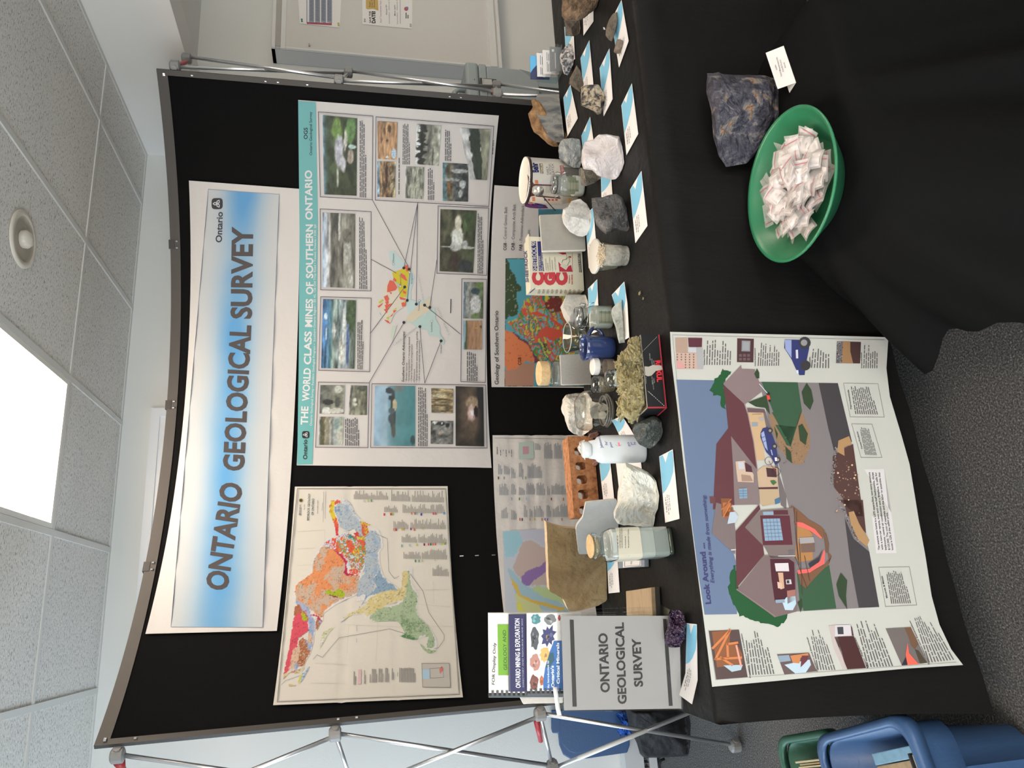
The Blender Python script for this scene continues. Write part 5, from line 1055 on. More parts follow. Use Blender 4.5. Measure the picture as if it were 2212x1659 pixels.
P_.line(h2((720, 432), (845, 430)), 2, (170, 172, 168), 7); P_.poly(h2((795, 388), (835, 385), (838, 412), (798, 416)), (92, 92, 92), 7)
# road cut in the middle
P_.poly(h1((1470, 1130), (1510, 1100), (1570, 1060), (1650, 1020), (1740, 1659), (1600, 1659), (1560, 1500), (1480, 1400)), (72, 52, 46), 3)
P_.poly(h2((1185, 0), (1370, 0), (1395, 260), (1330, 180), (1290, 90)), (72, 52, 46), 3)
P_.poly(h1((1520, 990), (1615, 950), (1640, 1020), (1570, 1050), (1575, 1125), (1510, 1090)), (150, 122, 82), 4)
P_.poly(h2((1260, 95), (1300, 85), (1340, 180), (1420, 310), (1400, 360), (1330, 300), (1280, 200)), (150, 122, 82), 4)
r_ = random.Random(8)
for i in range(60):
    x, y = h1.p(r_.uniform(1490, 1720), r_.uniform(1150, 1640)); s_ = r_.uniform(.6, 2.3); P_.disc((x, y), s_, r_.choice([(196, 174, 138), (150, 130, 104), (120, 96, 76)]), 5, 6)
for i in range(150):
    t = r_.random(); a = np.array(h1.p(1500, 1050)) * (1 - t) + np.array(h1.p(1460, 1380)) * t if r_.random() < .5 else np.array(h2.p(1210, 60)) * (1 - t) + np.array(h2.p(1330, 320)) * t
    P_.disc((a[0] + r_.uniform(-3, 3), a[1] + r_.uniform(-2, 2)), r_.uniform(.7, 1.6), r_.choice([(150, 148, 142), (60, 60, 60), (110, 108, 104)]), 6, 5)
# blue car in the driveway and the mower
NAV, TYR = (44, 52, 92), (52, 52, 52)
P_.poly(h1((850, 880), (895, 870), (930, 930), (960, 1010), (975, 1080), (990, 1190), (960, 1205), (930, 1140), (880, 1090), (860, 1040), (830, 960), (832, 920)), NAV, 7)
P_.poly(h1((835, 925), (860, 905), (880, 990), (895, 1080), (870, 1050), (845, 980)), (134, 150, 176), 8); P_.line(h1((838, 965), (868, 955)), 1, NAV, 9); P_.line(h1((852, 1005), (880, 990)), 1, NAV, 9)
for q in ((915, 902), (955, 1040), (985, 1160)): P_.disc(h1.p(*q), 6, TYR, 8, 12); P_.disc(h1.p(*q), 3, (130, 128, 120), 9, 10)
P_.poly(h1((955, 1140), (975, 1138), (980, 1170), (960, 1172)), (206, 206, 204), 9); P_.line(h1((925, 1075), (935, 1115)), 2, (150, 160, 176), 9)
for q in ((970, 1265), (905, 1170)):
    for k in range(14): P_.line([(h1.p(*q)[0] + 8.6 * math.cos(.449 * k), h1.p(*q)[1] + 8.6 * math.sin(.449 * k)), (h1.p(*q)[0] + 8.6 * math.cos(.449 * (k + 1)), h1.p(*q)[1] + 8.6 * math.sin(.449 * (k + 1)))], 1, (60, 46, 44), 8)
P_.line(h1((970, 1265), (930, 1215), (905, 1170)), 1.3, (130, 60, 52), 9)
P_.line(h1((822, 490), (890, 570)), 1.6, (186, 190, 186), 6); P_.poly(h1((885, 585), (910, 590), (920, 630), (890, 630)), (190, 70, 54), 7); P_.disc(h1.p(902, 575), 3.2, (40, 36, 36), 8); P_.disc(h1.p(912, 637), 2.8, (40, 36, 36), 8)
P_.poly(h1((915, 1345), (950, 1340), (975, 1360), (945, 1385), (930, 1370)), (56, 96, 60), 8)
P_.poly(h1((808, 790), (855, 780), (868, 810), (830, 815)), (150, 148, 140), 6); P_.poly(h1((752, 832), (805, 830), (808, 862), (755, 865)), (120, 138, 146), 6); P_.line(h1((760, 757), (840, 755)), 1.2, (120, 104, 84), 6)
P_.out('cutaway_house_picture', HOU, 'printed cutaway house with garage, lawn and road')
P_ = Print(t_house, .0005, 60, w=W3, k=.54)
P_.text('Look Around ...', h2.p(200, 800), h2.p(148, 330), 11.5, (52, 54, 92), 3, .03); P_.out('title_lettering', HOU)
P_.text('Everything is made from something.', h2.p(226, 640), h1.p(345, 1470), 8, (56, 58, 96), 3, .015, .3); P_.out('subtitle_lettering', HOU)
P_.poly(h1((1750, 1245), (1925, 1240), (1968, 1659), (1815, 1659)) + h2((1440, 130), (1473, 412), (1630, 408), (1590, 100)), (186, 188, 180), 1)
P_.out('text_panel', HOU)
tk = (84, 84, 80)
for i, (st, x) in enumerate((('The average new home is a 2,075 square-foot, two-story structure', 0), ('with a two-car garage, two and one-half bathrooms, three', 1), ('bedrooms, central air conditioning and a fireplace. It sells for', 2), ('$120,000. The cost of materials and the labor to assemble that', 3), ('house is 52% of the selling price.', 4))):
    x0 = 1502 + i * 26; y0 = 385; a = h2.p(x0, y0)
    b = h1.p(1800 + i * 29, 1270) if i < 4 else h2.p(1560, 95)
    P_.text(st, a, b, 4.2, (70, 70, 68), 2, .02)
for q, n, tt, ta, tb in ((h1((1565, 482), (1870, 487), (1927, 782), (1625, 780)), 11, 'Petrochemicals', (1640, 710), (1612, 540)), (h1((1638, 842), (1818, 845), (1905, 1140), (1720, 1140)), 7, 'Forest Products', (1735, 1060), (1692, 910))):
    P_.line(q, .9, (110, 112, 106), 2, True); P_.text(tt, h1.p(*ta), h1.p(*tb), 3.6, (70, 70, 68), 2, .02)
P_.body([h1.p(1665, 755), h1.p(1625, 505), h1.p(1805, 510), h1.p(1875, 760)], 11, tk, 2, .5, .5, 4, ragged=.1)
P_.body([h1.p(1755, 1115), h1.p(1705, 870), h1.p(1800, 875), h1.p(1862, 1120)], 8, tk, 2, .5, .5, 5, ragged=.15)
q = h2((1492, 520), (1728, 515), (1785, 810), (1545, 822)); P_.line(q, .9, (110, 112, 106), 2, True)
P_.text('Minerals & Metals', h2.p(1562, 755), h2.p(1522, 585), 3.8, (70, 70, 68), 2, .02)
P_.body([h2.p(1585, 800), h2.p(1545, 545), h2.p(1680, 540), h2.p(1745, 795)], 10, tk, 2, .5, .5, 6, ragged=.1)
for (lt, rt, rb, lb, n, sd) in ((h1.p(345, 320), h1.p(352, 90), h1.p(580, 115), h1.p(572, 322), 10, 1), (h1.p(800, 330), h1.p(812, 115), h1.p(1005, 125), h1.p(1000, 328), 10, 2), (h1.p(1270, 345), h1.p(1290, 160), h1.p(1445, 140), h1.p(1445, 350), 7, 3), (h1.p(1735, 350), h1.p(1745, 120), h1.p(1872, 125), h1.p(1870, 350), 7, 4),
        (h2.p(490, 1350), h2.p(450, 970), h2.p(610, 1000), h2.p(695, 1340), 9, 5), (h2.p(1015, 1310), h2.p(938, 905), h2.p(1050, 970), h2.p(1165, 1310), 7, 6), (h2.p(1400, 1290), h2.p(1300, 900), h2.p(1470, 920), h2.p(1610, 1280), 9, 7), (h2.p(1870, 1255), h2.p(1750, 870), h2.p(1880, 890), h2.p(2080, 1230), 9, 8)):
    P_.body([lt, rt, rb, lb], n, tk, 2, .42, .6, sd, ragged=.45)
for st, a, b in (('Sanitary Facilities', h1.p(340, 322), h1.p(338, 185)), ('Home Entertainment', h1.p(790, 330), h1.p(786, 170)), ('Automobile', h1.p(1275, 342), h1.p(1272, 250)), ('Streets and Roads', h1.p(1732, 350), h1.p(1728, 210)), ('Framing, Siding and Insulation', h2.p(508, 1370), h2.p(438, 1030)), ('Plumbing and Electrical', h2.p(1025, 1320), h2.p(945, 1060)), ('Major Appliances', h2.p(1412, 1295), h2.p(1312, 1060)), ('Foundation and Excavation', h2.p(1885, 1265), h2.p(1735, 930))):
    P_.text(st, a, b, 3.0, (64, 64, 62), 3, .02)
P_.line(h1((52, 55), (1925, 100)), .8, (120, 124, 118), 2); P_.line(h2((180, 1000), (235, 1385), (2090, 1250)), .8, (126, 130, 124), 2); P_.line(h1((52, 55), (90, 450)), .8, (120, 124, 118), 2)
P_.out('small_print', HOU)
# four pictures down each side
Hq = lambda z, *p: z(*p)
P_.poly(h1((75, 80), (185, 80), (188, 210), (80, 210)), (150, 132, 112), 2); P_.poly(h1((190, 80), (315, 82), (312, 162), (195, 160)), (78, 40, 48), 3); P_.poly(h1((80, 210), (260, 215), (275, 358), (90, 355)), (170, 150, 132), 2); P_.poly(h1((195, 165), (262, 165), (262, 212), (198, 212)), (168, 172, 170), 3); P_.poly(h1((262, 165), (318, 168), (325, 358), (275, 358)), (146, 150, 146), 2); P_.poly(h1((85, 280), (150, 310), (170, 355), (90, 355)), (180, 138, 128), 3)
for i in range(5):
    for j in range(6):
        p = h1.p(95 + 36 * i, 228 + 23 * j)
        if not (i < 2 and j > 2): P_.disc(p, 1.8, (104, 80, 66), 4, 4)
P_.out('sanitary_picture', HOU)
P_.poly(h1((625, 85), (772, 90), (768, 298), (622, 296)), (66, 44, 44), 2); P_.poly(h1((665, 105), (742, 108), (738, 202), (662, 200)), (120, 126, 124), 3); P_.poly(h1((675, 115), (730, 118), (728, 190), (672, 188)), (134, 140, 138), 4)
for i in range(3):
    for j in range(2): P_.poly(h1((640 + 36 * i, 225 + 34 * j), (666 + 36 * i, 225 + 34 * j), (666 + 36 * i, 248 + 34 * j), (640 + 36 * i, 248 + 34 * j)), (90, 78, 76), 3)
P_.out('television_picture', HOU)
P_.poly(h1((1045, 95), (1110, 97), (1250, 100), (1262, 170), (1230, 330), (1222, 410), (1175, 412), (1140, 350), (1105, 270), (1040, 170)), NAV, 3); P_.poly(h1((1045, 98), (1105, 100), (1105, 260), (1050, 180)), (130, 146, 176), 4); P_.disc(h1.p(1222, 125), 13, TYR, 4, 18); P_.disc(h1.p(1216, 124), 7, (130, 132, 128), 5, 14); P_.disc(h1.p(1228, 325), 11, TYR, 4, 16); P_.poly(h1((1142, 188), (1162, 186), (1165, 262), (1145, 264)), (186, 190, 192), 5); P_.poly(h1((1145, 368), (1165, 366), (1168, 395), (1150, 398)), (186, 200, 206), 5)
P_.out('car_picture', HOU)
P_.poly(h1((1508, 112), (1720, 118), (1712, 308), (1498, 305)), (62, 46, 42), 2); P_.poly(h1((1508, 112), (1560, 113), (1548, 305), (1498, 305)), (92, 92, 90), 3); P_.poly(h1((1560, 113), (1625, 115), (1625, 200), (1650, 306), (1548, 305)), (136, 108, 72), 3)
for i in range(30): P_.disc(h1.p(r_.uniform(1505, 1560), r_.uniform(118, 300)), 1.2, r_.choice([(150, 150, 146), (50, 50, 50)]), 4, 5)
P_.out('road_layers_picture', HOU)
P_.poly(h2((183, 1010), (415, 1000), (482, 1365), (240, 1385)), (74, 62, 58), 2); P_.poly(h2((205, 1015), (345, 1005), (345, 1100), (400, 1110), (440, 1190), (440, 1270), (245, 1290), (235, 1220)), (118, 78, 50), 3)
for q in (((345, 1005), (235, 1225)), ((215, 1140), (340, 1010)), ((325, 1110), (330, 1210)), ((240, 1225), (430, 1215)), ((400, 1100), (330, 1110)), ((275, 1215), (360, 1270))): P_.line(h2(q), 5, (176, 112, 66), 4)
P_.poly(h2((295, 1275), (445, 1270), (430, 1310), (360, 1325)), (150, 174, 176), 4); P_.line(h2((395, 1125), (430, 1275)), 4, (206, 140, 122), 5)
P_.out('framing_picture', HOU)
P_.poly(h2((708, 1190), (955, 1178), (1015, 1320), (765, 1345)), (88, 76, 72), 2); P_.poly(h2((765, 1270), (860, 1250), (960, 1230), (970, 1270), (930, 1330), (850, 1338)), (160, 184, 188), 3); P_.poly(h2((810, 1200), (950, 1180), (950, 1200), (890, 1215), (880, 1260), (830, 1255)), (172, 116, 72), 4); P_.poly(h2((900, 1200), (950, 1200), (940, 1240), (890, 1290)), (92, 50, 52), 5); P_.poly(h2((715, 1200), (800, 1195), (815, 1240), (730, 1250)), (120, 140, 148), 3)
P_.out('plumbing_picture', HOU)
P_.poly(h2((1150, 1055), (1300, 1050), (1395, 1295), (1250, 1305)), (62, 38, 36), 2); P_.poly(h2((1155, 965), (1275, 963), (1285, 1045), (1155, 1052)), (180, 180, 176), 3); P_.poly(h2((1172, 980), (1218, 978), (1222, 1035), (1178, 1035)), (54, 58, 60), 4); P_.poly(h2((1105, 968), (1155, 966), (1240, 1300), (1215, 1305), (1150, 1150)), (166, 160, 150), 2); P_.poly(h2((1275, 963), (1285, 1045), (1300, 1048), (1288, 985)), (70, 46, 48), 3)
P_.out('appliance_picture', HOU)
P_.poly(h2((1545, 990), (1740, 980), (1870, 1255), (1670, 1275)), (96, 92, 86), 2); P_.poly(h2((1715, 1100), (1725, 1180), (1800, 1265), (1715, 1272), (1700, 1190)), (210, 92, 72), 4); P_.poly(h2((1690, 985), (1740, 980), (1800, 1110), (1770, 1150), (1740, 1120), (1720, 1050)), (96, 74, 54), 3); P_.poly(h2((1670, 1275), (1700, 1210), (1715, 1272)), (44, 42, 44), 4); P_.poly(h2((1770, 1150), (1800, 1160), (1865, 1255), (1810, 1262)), (66, 60, 46), 3)
P_.out('foundation_picture', HOU)
# ================================================================== SPECIMENS ON THE TABLE
def densify(P, n, jit, seed):
    P = np.array(P, float); Q = np.roll(P, -1, 0); L = np.linalg.norm(Q - P, axis=1); cum = np.concatenate([[0], np.cumsum(L)])
    s = np.linspace(0, cum[-1], n, endpoint=False); i = np.clip(np.searchsorted(cum, s, 'right') - 1, 0, len(P) - 1)
    R = P[i] + (Q[i] - P[i]) * ((s - cum[i]) / np.maximum(L[i], 1e-9))[:, None]
    c = R.mean(0); d = R - c; r = np.linalg.norm(d, axis=1)[:, None]
    nz = (fbm(s / cum[-1] * 26, s * 0 + seed, seed, 3) - .5)[:, None] * 2
    return c + d * (1 + jit * nz / (r / r.mean()))
def rock_mesh(outline, D, base=TZ + .0008, tmid=None, lean=.30, edge=2.4, facets=6, rough=.07, seed=1, n=96, K=18, jit=.03, lift=0.0):
    """a solid boulder: its outline was measured in the photograph, D is its depth in metres, its foot lies flat on the base plane"""
    R = densify(outline, n, jit, seed); c = R.mean(0)
    tb = t_plane((0, 0, base), (0, 0, 1))
    down = ray(R[:, 0], R[:, 1])[:, 2] < -1e-3
    tfoot = float(np.min(np.where(down, tb(R[:, 0], R[:, 1]), 99))) + lift
    tm = tmid if tmid else tfoot + lean * D
    r = random.Random(seed); fc = []
    for _ in range(facets):
        th = r.uniform(0, 6.283); g = r.uniform(.25, .95); fc.append((r.uniform(.55, .95), g * math.cos(th), g * math.sin(th)))
    ext = np.abs(R - c).max()
    V = [];
    def depth(P, s, side):
        h = max(0.0, 1 - s ** edge) ** .62
        q = (P - c) / ext; hh = np.full(len(P), h)
        for i, (cc, gx, gy) in enumerate(fc):
            if (i % 2 == 0) == (side < 0): hh = np.minimum(hh, np.maximum(.04 if s < .999 else 0, cc - gx * q[:, 0] - gy * q[:, 1]) * (1 if s < .97 else h / .2 if h < .2 else 1))
        nz = ((fbm(q[:, 0] * 3 + seed, q[:, 1] * 3 + side * 5, seed + 3, 4) - .5) * 2 + (fbm(q[:, 0] * 11 + seed, q[:, 1] * 11 + side * 5, seed + 5, 3) - .5) * .9) * rough * (1 if s < .98 else 0)
        return tm + side * D / 2 * np.maximum(hh + nz * 1.6, 0 if s > .99 else .02)
    rings = []
    ss = np.sin(np.linspace(0, math.pi / 2, K))[::-1]
    for side, sl in ((-1, ss), (1, ss[1:][::-1])):
        pass
    def emit(s, side):
        if s < 1e-6:
            P = c[None]; t = depth(P, 0.0, side)
        else:
            P = c + (R - c) * s; t = depth(P, s, side) if s < .9999 else np.full(len(P), tm)
        d = ray(P[:, 0], P[:, 1]); tt = tb(P[:, 0], P[:, 1]); t = np.where((d[:, 2] < -1e-3) & (t > tt), tt, t)
        k = len(V); V.extend((CAM + d * t[:, None]).tolist()); return list(range(k, k + len(P)))
    front = [emit(s, -1) for s in ss]            # outline first, centre last
    back = [emit(s, 1) for s in ss[1:]]
    Fc = []
    def join(a, b, flip):
        if len(b) == 1:
            for i in range(n): f = [a[i], a[(i + 1) % n], b[0]]; Fc.append(f[::-1] if flip else f)
        else:
            for i in range(n): f = [a[i], a[(i + 1) % n], b[(i + 1) % n], b[i]]; Fc.append(f[::-1] if flip else f)
    for a, b in zip(front[:-1], front[1:]): join(a, b, False)
    prev = front[0]
    for b in back: join(prev, b, True); prev = b
    return V, Fc
def rock(name, outline, D, mat, label, cat='rock', parent=None, smooth=False, **k):
    V, Fc = rock_mesh(outline, D, **k)
    o = mesh(name, V, Fc, mat, parent, smooth); fixn(o)
    if parent is None: setp(o, label, cat)
    elif label: o['label'] = label
    return o
def g(*c): return lin(c)
def ramp(*st): return [(p, lin(c) * .62) for p, c in st]
m_talc = M('white_talc', rough=.7, noise=(9, [(.3, (.55, .54, .47)), (.7, (.80, .79, .72))], 5, .4), bump=[('n', 22, .012), ('v', 30, .004), ('n', 120, .002)])
m_marb = M('white_marble', rough=.55, noise=(14, [(.32, (.40, .39, .37)), (.5, (.68, .67, .64)), (.7, (.74, .73, .70))], 6, 1.2), bump=[('n', 30, .006), ('n', 160, .001)])
m_wlime = M('white_limestone', rough=.8, noise=(30, [(.3, (.50, .48, .42)), (.6, (.72, .70, .64))], 6, 0), bump=[('n', 40, .008), ('v', 70, .002)])
m_quartz = M('milky_quartz', rough=.28, spec=.5, noise=(16, [(.3, (.48, .43, .42)), (.6, (.66, .61, .60)), (.8, (.76, .72, .71))], 6, .5), bump=[('n', 18, .010), ('v', 26, .005), ('n', 90, .001)])
m_quartz.node_tree.nodes['Principled BSDF'].inputs['Subsurface Weight'].default_value = .12
m_graph = M('dark_graphite_rock', rough=.45, noise=(22, [(.3, (.035, .034, .034)), (.55, (.085, .082, .08)), (.78, (.26, .24, .22))], 7, .6), bump=[('n', 26, .012), ('v', 45, .004), ('n', 160, .002)])
m_strip = M('grey_banded_rock', rough=.7, noise=(26, [(.3, (.13, .145, .15)), (.5, (.27, .29, .29)), (.68, (.52, .50, .44))], 7, .8), bump=[('n', 30, .010), ('n', 130, .002)], aniso=(1, 1, 2.2))
m_brown = M('rusty_brown_rock', rough=.85, noise=(26, [(.3, (.045, .03, .02)), (.5, (.15, .095, .055)), (.72, (.33, .22, .13))], 7, 1.0), bump=[('n', 28, .012), ('n', 120, .003)])
m_brown2 = M('taupe_brown_rock', rough=.85, noise=(30, [(.3, (.07, .055, .042)), (.6, (.17, .135, .10)), (.8, (.28, .23, .18))], 6, .4), bump=[('n', 34, .006), ('n', 160, .001)])
m_wedge = M('striated_brown_rock', rough=.75, noise=(38, [(.3, (.07, .06, .045)), (.55, (.20, .18, .14)), (.75, (.36, .33, .27))], 7, .5), bump=[('n', 40, .006)], aniso=(1, 1, .35))
m_mott = M('mottled_black_gold_rock', rough=.5, noise=(42, [(.38, (.012, .013, .014)), (.46, (.05, .048, .045)), (.52, (.34, .27, .18)), (.62, (.42, .37, .30)), (.75, (.55, .53, .50))], 5, .8), bump=[('n', 40, .008), ('v', 60, .003)])
m_speck = M('black_white_speckled_rock', rough=.5, noise=(85, [(.36, (.04, .04, .045)), (.46, (.20, .20, .21)), (.55, (.55, .54, .54)), (.7, (.72, .70, .68))], 5, .3), bump=[('n', 60, .005)])
m_green = M('dark_serpentine', rough=.45, noise=(26, [(.3, (.022, .027, .025)), (.55, (.065, .075, .07)), (.72, (.16, .165, .15)), (.85, (.30, .29, .26))], 7, 1.0), bump=[('n', 26, .010), ('v', 50, .003)])
m_soap = M('pale_green_soapstone', rough=.7, noise=(30, [(.3, (.22, .24, .21)), (.5, (.42, .45, .41)), (.7, (.60, .62, .58))], 7, .9), bump=[('n', 36, .006), ('n', 140, .0015)])
m_block = M('pale_grey_rock', rough=.75, noise=(12, [(.3, (.42, .41, .38)), (.7, (.58, .57, .53))], 6, .4), bump=[('n', 20, .004), ('n', 120, .001)])
m_sod = M('blue_sodalite', rough=.6, noise=(26, [(.28, (.018, .017, .02)), (.42, (.034, .034, .052)), (.53, (.075, .074, .098)), (.60, (.19, .18, .17)), (.65, (.36, .18, .085)), (.69, (.09, .085, .10)), (.80, (.38, .35, .31))], 9, .9), bump=[('n', 24, .028), ('v', 40, .006), ('n', 150, .003)])
m_amet = M('amethyst_crystal', rough=.12, spec=.6, noise=(40, [(.3, (.022, .009, .030)), (.55, (.05, .024, .056)), (.72, (.13, .085, .125)), (.85, (.5, .42, .45))], 5, .4), bump=[('v', 80, .012), ('v', 150, .005)])
m_wool = M('mineral_wool', rough=1.0, spec=.05, sheen=.3, noise=(46, [(.28, (.13, .10, .035)), (.5, (.36, .30, .13)), (.72, (.52, .45, .24))], 8, 1.4), bump=[('n', 40, .02), ('n', 150, .006)])
z1, z2, z3, zz4, z5_, z6_, z7_, z8 = Z(1100, 0, 6.506), Z(1100, 180, 6.506), Z(1080, 330, 6.506), Z(1080, 500, 6.506), Z(1140, 600, 6.506), Z(1140, 740, 6.506), Z(1180, 900, 6.506), Z(1140, 1080, 6.144)
z9 = Z(1000, 1290, 3.687)
# ---- white specimen cards with their blue corner
m_card = M('card_stock', (.80, .79, .785), .5)
def quadmap(q):                              # q: left-top, right-top, right-bottom, left-bottom (as read), world points
    W = [np.asarray(p, float) for p in q]
    return lambda a, b: (W[0] * (1 - a) + W[1] * a) * (1 - b) + (W[3] * (1 - a) + W[2] * a) * b
ncard = 0
def card(q, label, blue=True, txt=(), curl=None, z=TZ, plain=False, seed=1):
    global ncard; ncard += 1
    W = [on_z(z, *p) for p in q]; f = quadmap(W); n = 10
    lift = (lambda a, b: 0.0) if curl is None else curl
    V = []; Fc = []
    for th in (0, 1):
        for j in range(5):
            for i in range(n + 1):
                a, b = i / n, j / 4; V.append(f(a, b) + ZV * (lift(a, b) + .0006 * th))
    k = (n + 1) * 5
    for j in range(4):
        for i in range(n):
            s = j * (n + 1) + i; Fc += [[s + k, s + k + n + 1, s + k + n + 2, s + k + 1], [s, s + 1, s + n + 2, s + n + 1]]
    o = mesh('specimen_card', V, Fc, m_card, None, True, origin=W[0] * .5 + W[2] * .5 - ZV * 0.0)
    setp(o, label, 'card', 'printed specimen cards on the table')
    if plain: return o
    PV, PF, PC = [], [], []
    def add(poly, col, dz):
        den = []
        for a, b in zip(poly, poly[1:] + poly[:1]):
            m_ = max(1, int(math.dist(a, b) / .08)); den += [(a[0] + (b[0] - a[0]) * i / m_, a[1] + (b[1] - a[1]) * i / m_) for i in range(m_)]
        tri = tessellate_polygon([[Vector((p[0], p[1], 0)) for p in den]]); s = len(PV)
        PV.extend([f(*p) + ZV * (lift(*p) + .0006 + dz) for p in den]); PF.extend([[s + i for i in t] for t in tri]); PC.extend([col] * len(tri))
    if blue:
        add([(.988, .03), (.988, .28), (.86, .42), (.988, .70), (.988, .97), (.82, .985), (.68, .90), (.55, .60), (.47, .30), (.43, .03)], np.array([.20, .50, .70]), .0003)
    r = random.Random(seed)
    for i, (a0, a1, b0, h) in enumerate(txt or ((.14, .36, .16, .07), (.10, .40, .30, .05), (.16, .38, .42, .05))):
        a = a0
        while a < a1:
            wl = r.uniform(.02, .06); add([(a, b0), (min(a + wl, a1), b0), (min(a + wl, a1), b0 + h), (a, b0 + h)], np.array([.28, .28, .29]), .0003); a += wl + .012
    mesh('card_print', PV, PF, print_mat(), o, cols=np.array(PC))
    return o
card(z7_((1675, 1490), (1590, 560), (1780, 460), (1875, 1435)), 'specimen card lying at the table edge in front of the white talc rock')
card(z7_((805, 1190), (735, 560), (890, 540), (960, 1180)), 'specimen card directly in front of the orange brick')
card(z7_((1060, 1300), (978, 620), (1330, 600), (1400, 1280)), 'blank white sheet half covered by the white talc rock', plain=True, z=TZ + .0002)
card(z8((1075, 1240), (1042, 560), (1180, 560), (1222, 1225)), 'specimen card in front of the brown sandstone slab', blue=True, z=TZ + .0003)
card([(1480, 1500), (1484, 1346), (1505.5, 1348.5), (1508, 1520)], 'curled specimen card under the purple amethyst', curl=lambda a, b: .014 * max(0, (.3 - a)) / .3 + .012 * max(0, a - .85) / .15 * 0, z=TZ)
card(z6_((1330, 1400), (1212, 1093), (1352, 1028), (1500, 1310)), 'specimen card tucked between the dark green rock and the wool box', curl=lambda a, b: .006 * a * a)
card(z5_((1362, 885), (1228, 243), (1405, 55), (1448, 838)), 'bent specimen card under the pale green flat rock', curl=lambda a, b: .014 * max(0, a - .6) + .004)
card(z5_((872, 800), (848, 155), (978, 22), (1010, 742)), 'specimen card running behind the wire-clamp jar nearest the blue mug')
card(z3((1250, 1625), (1197, 875), (1312, 770), (1372, 1480)), 'specimen card partly under the white rounded marble rock')
card(z3((1432, 760), (1420, 300), (1560, 262), (1590, 700)), 'specimen card behind the dark grey graphite rock')
card(z3((1905, 1270), (1830, 520), (1990, 255), (2075, 1025)), 'specimen card at the table edge in front of the graphite rock')
card(z2((1650, 1010), (1578, 310), (1725, 0), (1815, 710)), 'specimen card at the table edge in front of the quartz')
card(z2((820, 745), (762, 205), (862, 20), (965, 490)), 'specimen card in front of the polished grey rock slab')
card(z2((1050, 1120), (1016, 735), (1138, 470), (1205, 930)), 'specimen card poking out from behind the milky quartz')
card(z1((1330, 1635), (1272, 960), (1410, 680), (1455, 1390)), 'specimen card beside the mottled black and gold rock')
card(z1((1062, 1400), (1003, 820), (1128, 565), (1186, 1190)), 'specimen card behind the mottled black and gold rock', seed=4)
card(z1((1545, 950), (1437, 280), (1580, 0), (1680, 575)), 'specimen card under the small cut core at the far right', seed=5)
card(z1((1045, 500), (1030, -300), (1190, -420), (1185, 300)), 'specimen card in front of the big brown rock at the far right', blue=True)
card(z1((806, 900), (776, 380), (900, 300), (925, 830)), 'specimen card under the black and white speckled rock', seed=6)

# ---- rocks
AM = rock('amethyst_cluster', z9((1650, 105), (1720, 95), (1765, 140), (1780, 220), (1770, 330), (1730, 395), (1690, 405), (1640, 400), (1607, 370), (1607, 320), (1620, 250), (1633, 150)), .06, m_amet, 'dark purple amethyst crystal cluster leaning on the clear sign holder', base=TZ + .0015, facets=8, rough=.16, seed=21, jit=.05, lean=.08)
rock('talc_rock', z7_((1110, 650), (1180, 670), (1300, 710), (1480, 810), (1545, 920), (1590, 1120), (1565, 1300), (1530, 1400), (1500, 1545), (1250, 1540), (1000, 1510), (950, 1420), (945, 1340), (1000, 1200), (1010, 1050), (1050, 850), (1075, 720)), .13, m_talc, 'large rough creamy white talc rock beside the powder bottle', seed=31, facets=7, rough=.11, smooth=False, base=TZ + .001)
rock('serpentine_rock', z6_((1470, 1230), (1500, 1150), (1560, 1110), (1680, 1060), (1770, 1022), (1830, 1045), (1880, 1130), (1905, 1250), (1870, 1340), (1790, 1450), (1720, 1490), (1640, 1470), (1560, 1430), (1500, 1340)), .085, m_green, 'dark grey green angular rock at the foot of the powder bottle', seed=12, facets=9, base=TZ + .001)
rock('limestone_rock', z6_((540, 735), (690, 712), (830, 700), (900, 800), (915, 1200), (800, 1290), (740, 1315), (640, 1280), (570, 1220), (540, 1130), (510, 1040), (470, 940), (490, 800)), .12, m_wlime, 'rough white limestone behind the upturned plastic jar', tmid=2.42, seed=13, facets=6, rough=.1)
rock('pale_block', z5_((545, 235), (690, 235), (810, 240), (845, 330), (860, 500), (700, 700), (560, 640), (505, 560), (458, 415), (500, 330)), .12, m_block, 'pale grey smooth block behind the wire-clamp jar', tmid=2.40, seed=14, facets=7, rough=.03, jit=.015)
rock('soapstone', z5_((1320, 312), (1240, 370), (1185, 430), (1170, 500), (1200, 600), (1235, 700), (1260, 830), (1285, 925), (1362, 910), (1362, 800), (1347, 600), (1330, 450)), .05, m_soap, 'thin pale green soapstone lying on a bent card', seed=15, facets=5, base=TZ + .006, jit=.02)
rock('marble_rock', z3((1000, 680), (1130, 645), (1220, 720), (1262, 800), (1285, 880), (1272, 1040), (1230, 1150), (1160, 1180), (1090, 1170), (980, 1110), (890, 1000), (870, 900), (885, 790), (960, 760)), .10, m_marb, 'rounded white marble rock leaning against the plasterboard piece', seed=16, facets=8, rough=.03, jit=.012, base=TZ + .001)
rock('graphite_rock', z3((1285, 640), (1440, 620), (1540, 585), (1640, 575), (1730, 640), (1780, 780), (1800, 950), (1822, 1060), (1780, 1100), (1640, 1090), (1500, 1150), (1420, 1100), (1350, 1000), (1310, 850)), .10, m_graph, 'dark grey graphite rock between the core sample and the quartz', seed=17, facets=8, rough=.08)
rock('banded_rock', z2((760, 780), (880, 770), (990, 785), (1020, 900), (1022, 1100), (990, 1190), (900, 1190), (800, 1140), (700, 1050), (695, 970), (690, 900), (720, 820)), .10, m_strip, 'grey banded rock with pale stripes behind the milky quartz', seed=18, facets=7, rough=.07, lean=.12)
